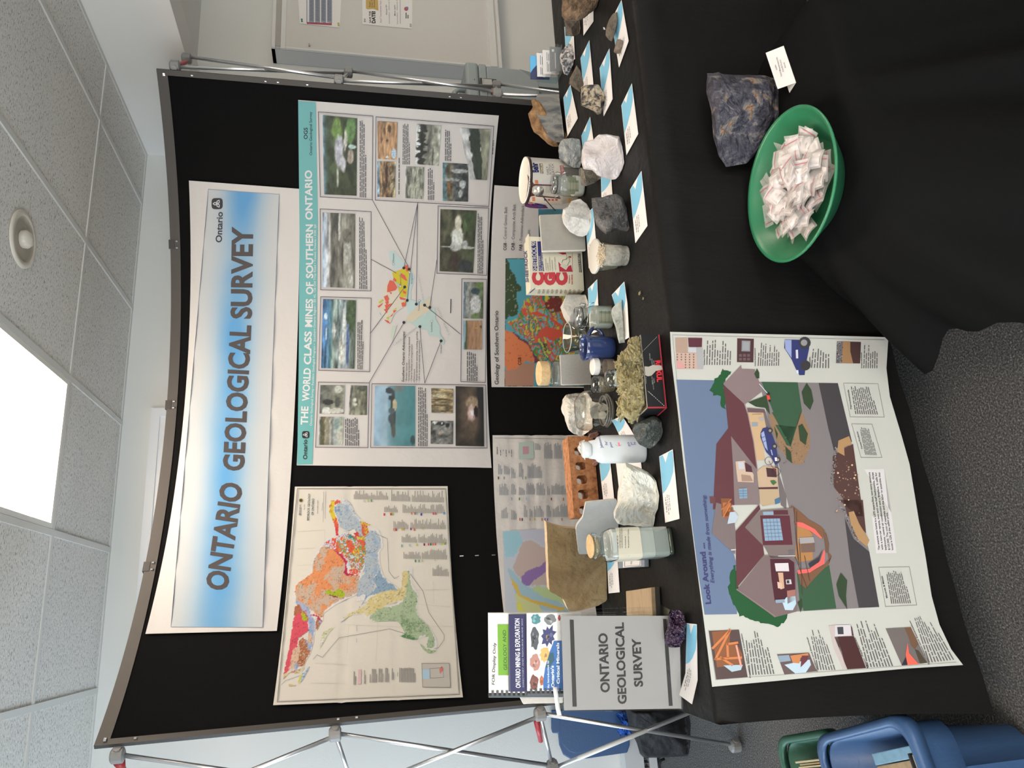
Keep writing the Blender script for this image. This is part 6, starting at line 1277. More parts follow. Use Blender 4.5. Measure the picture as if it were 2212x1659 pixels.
rock('quartz_rock', z2((1180, 790), (1260, 720), (1370, 715), (1550, 745), (1592, 900), (1615, 1110), (1590, 1200), (1540, 1300), (1500, 1350), (1440, 1355), (1330, 1330), (1240, 1300), (1170, 1220), (1040, 1210), (1010, 1100), (1020, 950), (1060, 820)), .10, m_quartz, 'big milky pinkish white quartz rock', seed=19, facets=9, rough=.06, jit=.015, base=TZ + .001)
rock('wedge_rock', z2((1000, 1180), (1180, 1230), (1295, 1330), (1200, 1400), (1080, 1445), (1005, 1430)), .07, m_wedge, 'brown striated wedge of rock beside the quartz', seed=20, facets=5, lean=.6)
rock('brown_rock', z1((950, 915), (1010, 1000), (1050, 1180), (1000, 1300), (930, 1250), (840, 1180), (850, 1100), (900, 1010)), .08, m_brown2, 'small flat brown rock behind the mottled rock', seed=22, facets=6, lean=.5)
rock('mottled_rock', z1((1080, 1195), (1250, 1185), (1310, 1260), (1355, 1360), (1320, 1520), (1290, 1600), (1240, 1615), (1180, 1560), (1100, 1520), (1010, 1480), (1005, 1330), (1010, 1220)), .09, m_mott, 'mottled black and gold rock standing among the cards', seed=23, facets=8, base=TZ + .001)
rock('speckled_rock', z1((840, 610), (890, 640), (912, 740), (902, 900), (860, 1000), (820, 1060), (770, 1040), (730, 920), (710, 810), (730, 720), (790, 650)), .08, m_speck, 'oval black and white speckled rock in front of the business card holder', seed=24, facets=6, base=TZ + .001)
rock('cut_rock', z1((770, 280), (990, 290), (1000, 400), (985, 470), (900, 510), (790, 505), (788, 400)), .09, m_brown2, 'blocky dark brown cut rock under the big brown rock', seed=25, facets=7, jit=.01, base=TZ + .001)
rock('rusty_rock', z1((740, -20), (735, 100), (740, 230), (790, 290), (960, 297), (1050, 260), (1150, 180), (1230, 90), (1255, -10), (1260, -260), (1100, -340), (820, -320)), .12, m_brown, 'big rusty brown rock at the far right end of the table', seed=26, facets=7, rough=.1, base=TZ + .001)
rock('split_cobble', z1((1510, 170), (1540, 230), (1522, 350), (1480, 500), (1440, 585), (1400, 565), (1355, 500), (1360, 400), (1400, 280), (1460, 190)), .06, m_brown2, 'split brown cobble with a grey half beside a card', seed=27, facets=6)
c_ = on_table(*z1.p(1585, 660)); ax = on_table(*z1.p(1540, 745)) - on_table(*z1.p(1592, 560)); ax = ax / np.linalg.norm(ax) * .016
setp(MB().tube([c_ - ax + ZV * .0105, c_ + ax + ZV * .0105], .0095, 16).out('cut_core', M('cut_core_brown', rough=.7, noise=(60, [(.3, (.10, .075, .055)), (.7, (.24, .19, .15))], 5, 0)), None, True), 'short brown cut rock core lying on a card', 'core sample')
rock('pebble', z1((1320, 380), (1345, 385), (1355, 420), (1325, 415)), .012, m_marb, 'tiny white pebble beside the split cobble', 'pebble', n=20, K=5, seed=3, facets=2)
rock('wool_crumb', z5_((1560, 200), (1585, 180), (1590, 215), (1575, 250), (1552, 240)), .01, m_wool, 'wool crumb near the bent card, the farther of two', 'crumb', n=20, K=5, seed=5, facets=2)
rock('wool_crumb', z5_((1615, 270), (1632, 275), (1635, 305), (1608, 312)), .01, m_wool, 'wool crumb close to the table edge, the nearer of two', 'crumb', n=20, K=5, seed=6, facets=2)
rock('red_stone', z7_((600, 240), (720, 210), (745, 240), (700, 300), (590, 300)), .05, M('red_sandstone', rough=.85, noise=(40, [(.3, (.16, .07, .05)), (.7, (.34, .18, .13))], 6, 0), bump=[('n', 60, .003)]), 'small reddish stone behind the powder bottle', seed=8, facets=5, n=40, K=9)
rock('pink_stone', z7_((640, 600), (745, 600), (755, 640), (700, 690), (655, 690)), .035, MATS['red_sandstone'], 'small pinkish stone in front of the brick', seed=9, facets=5, n=40, K=9)
# polished slab with a rusty rind
SL = thing('polished_rock', on_table(*z2.p(700, 800)), 'half dome rock with a polished grey banded face and rusty orange rind', 'rock')
rind = rock('rind', z2((345, 215), (310, 240), (330, 330), (310, 370), (268, 430), (290, 530), (340, 680), (430, 740), (540, 850), (620, 890), (700, 885), (812, 755), (800, 700), (640, 500), (500, 330), (420, 250)), .085, M('rusty_rind', rough=.85, noise=(30, [(.3, (.07, .038, .018)), (.5, (.22, .12, .05)), (.72, (.40, .26, .13))], 7, .8), bump=[('n', 40, .008)]), 'rusty orange rind', parent=SL, seed=33, facets=3, tmid=2.66, rough=.06)
def vplane(pl, pr, base=TZ, lean=0.0, push=0.0):
    """upright plane standing on a base line given by two pixels; returns point, normal towards the viewer, right, up"""
    a, b = on_z(base, *pl), on_z(base, *pr); e1 = (b - a) / np.linalg.norm(b - a); n = np.cross(e1, ZV); n = n if n[1] < 0 else -n
    up = ZV * math.cos(lean) - n * math.sin(lean); nn = n * math.cos(lean) + ZV * math.sin(lean)
    return a - n * push, nn, e1, up
m_face = M('polished_grey_banding', rough=.25, noise=(16, [(.28, (.035, .037, .04)), (.45, (.10, .105, .11)), (.6, (.22, .215, .20)), (.75, (.13, .135, .14))], 7, 1.6), aniso=(1.0, 1.0, .35))
P0, nn, e1, up = vplane(z2.p(810, 745), z2.p(745, 260), lean=.30)
tf = t_plane(P0, nn)
face = densify(z2((405, 150), (700, 155), (735, 250), (775, 500), (812, 748), (640, 748), (540, 690), (440, 540), (370, 400), (342, 250)), 60, .006, 3)
fixn(MB().poly([np.array([p[0], p[1], max(p[2], TZ + .009)]) for p in hit(tf, face[:, 0], face[:, 1])], nn, .03).out('polished_face', m_face, SL))
# ---- slabs that stand on edge
def slab(name, outline, pl, pr, thick, mat, label, cat, lean=.2, n=90, jit=.006, seed=1, push=0.0, base=TZ, bev=.002):
    P0, nn, e1, up = vplane(pl, pr, base, lean, push); tf = t_plane(P0, nn)
    R = densify(outline, n, jit, seed) if n else np.array(outline)
    W = hit(tf, R[:, 0], R[:, 1]); W[:, 2] = np.maximum(W[:, 2], base + .0006)
    V = list(W); k = len(V); r = np.random.RandomState(seed)
    back = W - nn * thick * (1 + (.10 * (r.rand(k, 1) - .5) if n else 0)); back[:, 2] = np.maximum(back[:, 2], base + .0006)
    V += list(back); tri = tessellate_polygon([[Vector(p) for p in W]])
    Fc = [list(t) for t in tri] + [[t[2] + k, t[1] + k, t[0] + k] for t in tri] + [[i, (i + 1) % k, (i + 1) % k + k, i + k] for i in range(k)]
    mats = mat if isinstance(mat, (list, tuple)) else [mat]
    midx = [0] * (2 * len(tri)) + [len(mats) - 1] * k
    o = mesh(name, V, Fc, mats, None, False, midx=midx); fixn(o)
    if bev: bevel(o, bev, 1)
    setp(o, label, cat); return o, tf, nn
m_sand = M('brown_sandstone', rough=.85, noise=(7, [(.3, (.14, .088, .036)), (.5, (.235, .165, .078)), (.7, (.29, .23, .135))], 7, 1.0), bump=[('n', 16, .028), ('n', 50, .009), ('n', 160, .002)])
m_sandedge = M('sandstone_pale_edge', rough=.8, noise=(30, [(.3, (.48, .36, .22)), (.7, (.66, .53, .36))], 5, .2), bump=[('n', 60, .003)], aniso=(1, .3, 1))
slab('sandstone_slab', z8((245, 290), (330, 330), (480, 370), (640, 382), (800, 420), (960, 560), (1030, 700), (1045, 850), (1050, 1000), (1056, 1330), (940, 1400), (700, 1470), (545, 1475), (480, 1330), (380, 1260), (290, 1215), (280, 1110), (270, 800), (258, 450)), z8.p(1056, 1400), z8.p(1046, 700), .045, [m_sand, m_sandedge], 'broad brown sandstone slab standing on its edge', 'rock', lean=.10, jit=.012, seed=41, bev=.003)
m_bmarb = M('blue_grey_marble', rough=.5, noise=(10, [(.3, (.30, .34, .36)), (.55, (.40, .44, .46)), (.8, (.34, .37, .42))], 6, .8), bump=[('n', 60, .001)])
slab('marble_slab', z8((770, 45), (850, 30), (1180, 0), (1215, 120), (1225, 330), (1190, 600), (1180, 715), (680, 722), (655, 560), (640, 400), (652, 340), (730, 240), (750, 150)), z8.p(1190, 700), z8.p(1215, 60), .02, [m_bmarb, M('marble_pale_edge', rough=.6, noise=(40, [(.3, (.55, .57, .56)), (.7, (.72, .73, .72))], 4, 0))], 'blue grey marble slab with broken edges behind the corked bottle', 'rock', lean=.22, jit=.010, seed=42)
# ---- sample tile of veined brown stone lying on a dark slab
q = [on_z(TZ + .022, *p) for p in z8((1322, 1515), (1300, 1215), (1635, 1160), (1655, 1515))]
q = [on_z(TZ + .022, 1354, 1345), on_z(TZ + .022, 1352, 1277), on_z(TZ + .022, 1406, 1269), on_z(TZ + .022, 1410, 1345)]
o = MB().poly(q, ZV if np.cross(q[1] - q[0], q[2] - q[1])[2] > 0 else ZV, .021).out('stone_tile', M('veined_travertine', rough=.35, noise=(9, [(.3, (.34, .24, .14)), (.55, (.50, .37, .23)), (.75, (.40, .29, .18))], 6, .8), aniso=(1, 6, 1))); fixn(o); bevel(o, .001, 1)
setp(o, 'veined tan stone tile lying flat behind the sign holder', 'tile')
q = [on_z(TZ + .012, 1410.5, 1345), on_z(TZ + .012, 1407, 1268.5), on_z(TZ + .012, 1415, 1268), on_z(TZ + .012, 1419, 1345)]
o = MB().poly(q, ZV, .0115).out('slate_strip', M('dark_slate', (.05, .047, .042), .5)); fixn(o)
setp(o, 'narrow dark slate strip against the front of the tan tile', 'tile')
# ---- brick with five holes
P0, bn, be, bu = vplane(z7_.p(765, 1400), z7_.p(660, 270), lean=.0); tf = t_plane(P0, bn)
def rr_(x0, x1, y0, y1, r=.3, n=5):
    pts = []; rx, ry = (x1 - x0) * r, (y1 - y0) * r
    for cx, cy, a0 in ((x1 - rx, y1 - ry, 0), (x0 + rx, y1 - ry, 90), (x0 + rx, y0 + ry, 180), (x1 - rx, y0 + ry, 270)):
        for i in range(n): a = math.radians(a0 + 90 * i / (n - 1)); pts.append((cx + rx * math.cos(a), cy + ry * math.sin(a)))
    return pts
A_ = hit(tf, *z7_.p(392, 1400)); Hb = A_[2] - TZ; Lb = float((on_z(TZ, *z7_.p(660, 270)) - P0) @ be)
outer = rr_(0, Lb, .0008, Hb, .03, 3); holes = []
for (a, b) in ((.03 + .0, .13), (.215, .33), (.40, .505), (.575, .675), (.76, .86)): holes.append(rr_(Lb * a, Lb * b, Hb * .40, Hb * .78))
polys = [[Vector((p[0], p[1], 0)) for p in outer]] + [[Vector((p[0], p[1], 0)) for p in h[::-1]] for h in holes]
tri = tessellate_polygon(polys); flat = [p for q_ in polys for p in q_]; k = len(flat); BD = .062
V = [P0 + be * p.x + ZV * p.y for p in flat] + [P0 + be * p.x + ZV * p.y - bn * BD for p in flat]
Fc = [list(t) for t in tri] + [[t[2] + k, t[1] + k, t[0] + k] for t in tri]; s = 0
for q_ in polys:
    m_ = len(q_); Fc += [[s + i, s + (i + 1) % m_, s + (i + 1) % m_ + k, s + i + k] for i in range(m_)]; s += m_
o = mesh('brick', V, Fc, M('orange_fired_clay', rough=.9, noise=(60, [(.3, (.20, .075, .03)), (.5, (.42, .18, .075)), (.75, (.52, .26, .12))], 6, .2), bump=[('n', 70, .003), ('v', 160, .0012)]), None, False); fixn(o); bevel(o, .003, 2)
setp(o, 'orange clay brick on edge showing a row of square holes', 'brick')
# ================================================================== MADE THINGS ON THE TABLE
m_glass = clear('jar_glass', (.93, .95, .94), .07, .02)
m_glass2 = clear('thick_jar_glass', (.86, .90, .88), .10, .02)
m_acryl = clear('clear_acrylic', (.97, .975, .975), .03, .02)
m_cork = M('cork_wood', rough=.7, noise=(90, [(.3, (.52, .34, .16)), (.7, (.72, .52, .28))], 5, 0), bump=[('n', 120, .001)])
m_wire = M('clamp_wire', (.62, .62, .60), .25, 1.0)
m_label = M('jar_label_paper', (.56, .54, .44), .6)
m_white = M('white_plastic', (.78, .77, .73), .35)
def vp_at(c):
    """vertical plane through c that faces the camera"""
    n = np.array([c[0], c[1], 0]); n = -n / np.linalg.norm(n); return t_plane(c, n), n
def stand(xb, yc, wpx, base=TZ):
    """foot centre, radius and height reader of something round whose front foot is at pixel (xb, yc) and whose width is wpx"""
    fr = on_z(base, xb, yc); t = float((fr - CAM) @ FV); r = wpx / 2 * t / FOC
    h = np.array([fr[0], fr[1], 0]); h = h / np.linalg.norm(h); c = fr + h * r
    r = wpx / 2 * float((c - CAM) @ FV) / FOC
    tf, n = vp_at(c)
    return c, r, (lambda px: float(hit(tf, px, yc)[2]) - base)
def t_round(c, a, b=None, ez=None):
    """near side of an upright (elliptic) cylinder: half width a across the view, half depth b along it"""
    b = b or a; hv = np.array([c[0], c[1]]); hv = hv / np.linalg.norm(hv); sv = np.array([hv[1], -hv[0]])
    def f(px, py):
        d = ray(px, py); dx, dy = (d[..., :2] @ sv) / a, (d[..., :2] @ hv) / b
        ox, oy = -(np.array(c[:2]) @ sv) / a, -(np.array(c[:2]) @ hv) / b
        A = dx * dx + dy * dy; B = dx * ox + dy * oy; Cc = ox * ox + oy * oy - 1
        return (-B - np.sqrt(np.maximum(B * B - A * Cc, 1e-9))) / A
    return f
HEAD = lambda c: math.atan2(c[1], c[0]) - math.pi / 2
# ---- corked square bottle with two layers of powder
c, r, zf = stand(1456, 1171, 66); rot = HEAD(c) + .12; sq = 7.0
BT = thing('corked_bottle', c, 'tall square glass bottle of pale powder with a flat cork and paper label', 'bottle')
zs, zn = zf(1308), zf(1292)
MB().lathe(c, [(r * .9, .001), (r * .98, .006), (r, zs * .5), (r, zs * .97), (r * .93, zs)], 40, rot=rot, power=sq, close=True).out('glass_body', m_glass2, BT, True)
MB().lathe(c, [(r * .93, zs), (r * .72, zs + .006), (r * .66, zn), (r * .80, zn + .006), (r * .84, zn + .013), (r * .7, zn + .017), (r * .62, zn)], 40, close=True).out('neck', m_glass2, BT, True)
MB().lathe(c, [(r * .9, .001), (r * .8, .010), (r * .1, .016)], 40, rot=rot, power=sq).out('thick_base', M('bottle_base_glass', (.07, .085, .06), .08, spec=.8), BT, True)
z2_ = zf(1402)
MB().lathe(c, [(r * .93, .012), (r * .955, .02), (r * .955, z2_ - .004), (r * .955, z2_)], 40, rot=rot, power=sq).out('lower_powder', M('grey_powder', (.36, .385, .375), .9), BT)
MB().lathe(c, [(r * .955, z2_ + .0005), (r * .955, zs * .95), (r * .8, zs * .965)], 40, rot=rot, power=sq).out('upper_powder', M('pale_powder', (.52, .535, .525), .9), BT)
tp_, w1 = zf(1273), 0
bevel(fixn(MB().lathe(c, [(r * .60, zn + .004), (r * .60, zn + .018), (r * .74, zn + .0185), (r * .76, tp_)], 32).out('cork', m_cork, BT)), .002)
zl0, zl1 = zf(1373), zf(1322)
MB().lathe(c, [(r * 1.012, zl0), (r * 1.012, zl1)], 40, rot=rot, power=sq, close=True).out('paper_label', m_label, BT)
Pt = Print(t_plane(c - np.array([c[0], c[1], 0]) / np.linalg.norm(c[:2]) * r * 1.03, vp_at(c)[1]), .0003, 0, w=(180, 170, 135), k=.55)
for st, x, y0, y1 in (("'Cantal' 45-90 SP", 1204, 695, 470), ('One of several high-quality ground', 1232, 745, 365), ('talc products produced by Canada', 1258, 745, 375), ('Talc Ltd.', 1280, 745, 660), ("L'un des talcs concasses de", 1305, 745, 480), ('haute qualite produit par Canada', 1345, 745, 385), ('Talc Ltd.', 1370, 745, 660)): Pt.text(st, z8.p(x, y0), z8.p(x - 4, y1), 2.5, (70, 64, 50), 2, .012)
Pt.out('label_lettering', BT)
# ---- baby powder bottle
c, r, zf = stand(1398, 969, 60); b = r * .56
c = c - np.array([c[0], c[1], 0]) / np.linalg.norm(c[:2]) * (r - b)
BP = thing('powder_bottle', c, 'white plastic baby powder bottle with blue lettering and a crumpled wrapped cap', 'bottle')
m_bp = M('powder_bottle_plastic', (.60, .64, .66), .35)
zs, zn = zf(1283), zf(1268)
prof = [(r * .90, .0), (r * .97, .004), (r, .02), (r, zs * .8), (r * .98, zs * .9), (r * .88, zs * .97), (r * .7, zs * 1.01), (r * .62, zn)]
MB().lathe(c, prof, 48, ex=1, ey=.56, rot=HEAD(c), power=2.4).out('bottle_body', m_bp, BP, True)
MB().lathe(c, [(r * .55, zn - .004), (r * .58, zn + .004), (r * .56, zn + .016), (r * .5, zn + .018)], 32, rot=HEAD(c), ey=.8).out('cap', m_bp, BP, True)
Vv, Ff = rock_mesh(z7_((440, 440), (470, 350), (540, 322), (550, 420), (555, 560), (548, 618), (520, 570), (485, 520), (455, 490)), .04, base=.5, tmid=float((c - CAM) @ FV) - .002, facets=9, rough=.25, seed=3, n=44, K=9, jit=.06)
fixn(mesh('crumpled_wrap', Vv, Ff, M('crumpled_cling_wrap', (.66, .65, .62), .15, spec=.8, bump=[('n', 60, .01)]), BP))
Pt = Print(t_round(c, r, b), .0005, 8, w=(170, 185, 190), k=.6)
for st, a, b_, h in (("Johnson's", (800, 440), (752, 268), 5.5), ('baby', (862, 400), (848, 300), 5.5), ('powder', (935, 435), (888, 266), 5.5), ('poudre', (1180, 418), (1138, 272), 5.5), ('pour', (1215, 400), (1190, 300), 5.5), ('bebes', (1258, 395), (1246, 295), 5.5)): Pt.text(st, z7_.p(*a), z7_.p(*b_), h, (58, 74, 140), 2, .006, .25)
for k in range(16):
    a0, a1 = .3927 * k, .3927 * (k + 1); q = lambda a, rr_: (z7_.p(1015, 345)[0] + rr_ * math.cos(a), z7_.p(1015, 345)[1] + rr_ * math.sin(a))
    Pt.poly([q(a0, 11), q(a1, 11), q(a1, 9), q(a0, 9)], (140, 180, 186), 1)
Pt.poly(z7_((960, 285), (1020, 300), (1035, 400), (1055, 410), (1015, 418), (1000, 340)), (206, 120, 140), 2)
Pt.out('bottle_lettering', BP)
# ---- black carton of mineral wool
LB, RB = on_table(1441, 881.5), on_table(1425, 723)
P0, bn, be, bu = vplane((1441, 881.5), (1425, 723)); tfb = t_plane(P0, bn)
hB = float(hit(tfb, 1400, 883)[2]) - TZ
dv = on_z(TZ + hB, 1364, 917) - on_z(TZ + hB, 1400, 883); dv[2] = 0
WB = thing('wool_carton', LB + (RB - LB) / 2, 'black open carton heaped with yellow brown mineral wool', 'box')
m_bk = M('carton_black', (.012, .013, .015), .4); m_red = M('carton_red_edge', (.34, .035, .05), .4); m_kr = M('carton_raw_edge', (.42, .36, .30), .8)
fw = RB - LB; th = .003; u1 = fw / np.linalg.norm(fw); u2 = dv / np.linalg.norm(dv); Hz = ZV * hB
b0 = LB + ZV * .0008
MB().obox(b0, fw, u2 * th, Hz).out('front_wall', m_bk, WB); MB().obox(b0 + dv - u2 * th, fw, u2 * th, Hz * 1.0).out('back_wall', m_bk, WB)
MB().obox(b0 + u2 * th, u1 * th, dv - 2 * u2 * th, Hz).out('side_wall', m_bk, WB); MB().obox(b0 + fw - u1 * th + u2 * th, u1 * th, dv - 2 * u2 * th, Hz).out('side_wall', m_bk, WB)
MB().obox(b0 + u1 * th + u2 * th, fw - 2 * u1 * th, dv - 2 * u2 * th, ZV * .003).out('carton_floor', m_bk, WB)
e = MB().obox(b0 + Hz, fw, u2 * th, ZV * .001).obox(b0 + Hz, u1 * th, dv, ZV * .001).obox(b0 + Hz + fw - u1 * th, u1 * th, dv, ZV * .001); e.out('raw_edge', m_kr, WB)
MB().obox(b0 - bn * -.0006, fw, bn * .0004, ZV * .0035).obox(b0 - u1 * .0006, u1 * .0005, dv, ZV * .004).obox(b0 - u1 * .0006 + bn * .0006, u1 * .004, -bn * .0005, Hz).out('red_edge', m_red, WB)
wo = [z6_.p(*p) for p in ((1520, -95), (1440, -20), (1380, 70), (1270, 200), (1240, 310), (1258, 430), (1250, 550), (1280, 640), (1310, 740), (1285, 880), (1300, 1000), (1400, 1080), (1455, 1140), (1560, 1040), (1680, 915), (1655, 600), (1620, 200), (1585, -60))]
tw = float((on_z(TZ + hB, 1385, 800) - CAM) @ FV)
Vv, Ff = rock_mesh(wo, .10, base=TZ + hB * .55, tmid=tw + .01, facets=2, rough=.26, seed=4, n=130, K=22, jit=.035)
Vv = np.array(Vv)
# keep the wool inside the carton walls
rel = Vv - b0; inv = np.linalg.inv(np.stack([u1, u2, ZV], 1)); uvw = rel @ inv.T; Lf, Ld = np.linalg.norm(fw), np.linalg.norm(dv)
low = uvw[:, 2] < hB + .002
uvw[low, 0] = np.clip(uvw[low, 0], th + .001, Lf - th - .001); uvw[low, 1] = np.clip(uvw[low, 1], th + .001, Ld - th - .001)
Vv = b0 + uvw @ np.stack([u1, u2, ZV], 1).T
WO = mesh('mineral_wool', Vv, Ff, m_wool, None, True); fixn(WO); setp(WO, 'tufted yellow brown mineral wool filling the black carton', 'insulation')
tuft = MB(); r_ = random.Random(11); PVs = Vv[:130 * 20]
for i in range(260):
    p = PVs[r_.randrange(len(PVs))]
    if p[2] < TZ + hB + .004: continue
    a = r_.uniform(0, 6.28); d = np.array([math.cos(a), math.sin(a), r_.uniform(-.2, .9)]) * r_.uniform(.006, .014); d2 = np.array([math.cos(a + 1.4), math.sin(a + 1.4), r_.uniform(-.4, .4)]) * .007
    tuft.tube([p - d * .3, p + d * .5, p + d + d2], [.0035, .003, .0012], 6)
tuft.out('wool_tuft', m_wool, WO, True)['kind'] = 'stuff'
Pt = Print(t_plane(P0 + bn * .0012, bn), .0004, 0, w=(60, 60, 60), k=.12)
RD = (150, 40, 46); z5b = z5_
def inkp(P, poly, rgb, layer=1):
    tri = tessellate_polygon([[Vector((p[0], p[1], 0)) for p in poly]]); P.tris(poly, [tuple(t) for t in tri], lin(rgb), layer, raw=True)
def inkt(P, st, p0, p1, h, rgb, layer=2, bold=0, shear=0):
    v, t = glyphs(st, bold, shear); p0 = np.array(p0, float); p1 = np.array(p1, float); d = p1 - p0; L = np.linalg.norm(d); d /= L; up = np.array([d[1], -d[0]])
    x = (v[:, 0] - v[:, 0].min()) / np.ptp(v[:, 0]) * L; y = v[:, 1] / CAPH * h
    P.tris(p0 + x[:, None] * d + y[:, None] * up, [tuple(q) for q in t], lin(rgb), layer, raw=True)
inkt(Pt, 'ROXUL', z5b.p(1795, 1165), z5b.p(1822, 1465), 10, (205, 52, 60), 2, .05)
inkp(Pt, z5b((1640, 1245), (1700, 1250), (1760, 1225), (1880, 1235), (1895, 1290), (1800, 1310), (1740, 1375), (1690, 1385), (1650, 1370)), (176, 172, 162), 3)
for st, x, y0, y1, h in (('ROCKWOOL INSULATION', 1705, 1065, 1160, 2.2), ('ISOLANT DE LAINE DE ROCHE', 1735, 1140, 1240, 2.6), ('Isolant en laine', 1765, 1165, 1235, 2.6), ('AFB acoustical fire batt', 1650, 1390, 1490, 2.6), ('pour cloisons', 1740, 1390, 1500, 2.6), ('coupe-feu', 1765, 1410, 1480, 2.6), ('R-value 15 / 3 in x 24 in x 48 in', 1755, 1470, 1570, 2)): inkt(Pt, st, z5b.p(x, y0), z5b.p(x + 8, y1), h, (176, 176, 172), 2)
for k in range(12):
    for (a, b_) in (((1615, 1035), (1825, 820)), ((1685, 1590), (1760, 1659)), ):
        pa = np.array(z5b.p(*a)) + (np.array(z5b.p(*b_)) - np.array(z5b.p(*a))) * k / 12; pb = pa + (np.array(z5b.p(*b_)) - np.array(z5b.p(*a))) / 12 * .5
        n_ = np.array([-(pb - pa)[1], (pb - pa)[0]]); n_ = n_ / np.linalg.norm(n_) * .5; inkp(Pt, [pa - n_, pb - n_, pb + n_, pa + n_], (180, 178, 172), 2)
for k in range(10):
    pa = np.array(z6_.p(1700, 690)) + (np.array(z6_.p(1930, 900)) - np.array(z6_.p(1700, 690))) * k / 10; pb = pa + np.array([2.0, 1.8]); n_ = np.array([-.4, .45]); inkp(Pt, [pa - n_, pb - n_, pb + n_, pa + n_], (180, 178, 172), 2)
Pt.out('carton_print', WB)
# ---- upturned clear plastic jar holding mica
c, r, zf = stand(1329, 887, 76)
JP = thing('plastic_jar', c, 'clear square plastic jar standing upside down on its threaded neck, holding mica flakes', 'jar')
zt, zn = zf(1247), zf(1311)
m_pl = clear('jar_plastic', (.90, .90, .88), .10, .06)
MB().lathe(c, [(r * .96, zn), (r * 1.0, zn + .006), (r * 1.02, zt * .72), (r * .98, zt * .86), (r * .86, zt * .95), (r * .6, zt * .985), (.001, zt * .99)], 48, rot=HEAD(c) + .3, power=4.5, close=True).out('jar_body', m_pl, JP, True)
NK = M('neck_plastic', (.62, .61, .57), .25); NK.node_tree.nodes['Principled BSDF'].inputs['Alpha'].default_value = .5
th_ = MB()
for k in range(3): th_.lathe(c, [(r * .84, .003 + k * .007), (r * .90, .0055 + k * .007), (r * .84, .008 + k * .007)], 36, close=True)
th_.lathe(c, [(r * .82, 0), (r * .83, zn), (r * .96, zn + .001)], 36, close=True).out('threaded_neck', NK, JP, True)
r_ = random.Random(5); fl = MB()
for k in range(16):
    a = r_.uniform(0, 6.28); rad = r_.uniform(0, r * .5); z = r_.uniform(zn * .3, zt * .62); s = r_.uniform(.012, .024); n = 7
    tilt = r_.uniform(-.9, .9); yaw = r_.uniform(0, 3.14); cc = c + np.array([rad * math.cos(a), rad * math.sin(a), z])
    ux = np.array([math.cos(yaw), math.sin(yaw), 0]); uy = np.array([-math.sin(yaw) * math.sin(tilt), math.cos(yaw) * math.sin(tilt), math.cos(tilt)])
    nn = np.cross(ux, uy); pts = [cc + s * r_.uniform(.6, 1) * (math.cos(6.283 * i / n) * ux + math.sin(6.283 * i / n) * uy) for i in range(n)]
    q = np.array(pts); d = q - c; rr2 = np.hypot(d[:, 0], d[:, 1]); q[:, :2] = c[:2] + d[:, :2] * np.minimum(1, r * .74 / np.maximum(rr2, 1e-6))[:, None]; q[:, 2] = np.clip(q[:, 2], TZ + .004, TZ + zt * .8)
    fl.add(list(q), [list(range(n))])
fl.out('mica_flake', M('mica_flakes', rough=.25, spec=.7, noise=(60, [(.3, (.40, .385, .33)), (.7, (.66, .64, .57))], 5, 0)), JP)['kind'] = 'stuff'
# ---- small lidded vials
def vial(xb, yc, w, xl0, xl1, xtop, label, lidm, bodym, fillm=None, fill=.6, knob=False, base=TZ):
    c, r, zf = stand(xb, yc, w, base); t = thing('specimen_vial', c, label, 'jar'); zl, zt = zf(xl1), zf(xtop)
    MB().lathe(c, [(r * .86, .0006), (r * .95, .004), (r * .95, zl * .9), (r * .88, zl)], 32, close=True).out('vial_body', bodym, t, True)
    if fillm: MB().lathe(c, [(r * .85, .002), (r * .92, .006), (r * .92, zl * fill)], 28).out('vial_contents', fillm, t)
    if knob: MB().lathe(c, [(r * .9, zl), (r * 1.0, zl + .003), (r * 1.0, zl + .010), (r * .86, zl + .011), (r * .95, zl + .016), (r * .99, (zl + zt) / 2 + .006), (r * .7, zt - .002), (.001, zt)], 32).out('glass_lid', lidm, t, True)
    else: bevel(fixn(MB().lathe(c, [(r * 1.0, zl - .002), (r * 1.0, zt)], 32).out('screw_lid', lidm, t)), .0015)
    return c, r, zf, t
m_sandb = M('brown_grains', rough=.9, noise=(300, [(.3, (.06, .045, .03)), (.6, (.22, .17, .10)), (.8, (.42, .36, .26))], 3, 0))
vial(1333, 792, 37, 1276, 1290, 1279, 'small jar of brown grains under a white screw lid beside the blue mug', m_white, clear('vial_plastic', (.86, .84, .80), .2, .2), M('tan_grains', (.40, .34, .28), .9), .55)
vial(1333, 830, 36, 1280, 1298, 1277, 'small glass jar of brown grains with a domed glass lid beside the upturned jar', m_glass2, m_glass, m_sandb, .95, True)
vial(1362, 818, 40, 1311, 1331, 1308, 'small glass-lidded jar peeping over the mineral wool', m_glass2, m_glass, m_white, .9, True)
# ---- leaning grey tile
slab('grey_tile', z6_((470, 597), (448, 170), (885, 150), (900, 590)), z6_.p(905, 595), z6_.p(890, 150), .008, [M('grey_tile_face', rough=.4, noise=(200, [(.3, (.27, .265, .25)), (.7, (.31, .30, .28))], 3, 0)), M('tile_edge', (.62, .58, .50), .7)], 'square grey tile propped against the tall corked jar', 'tile', lean=.16, n=0, push=.002)
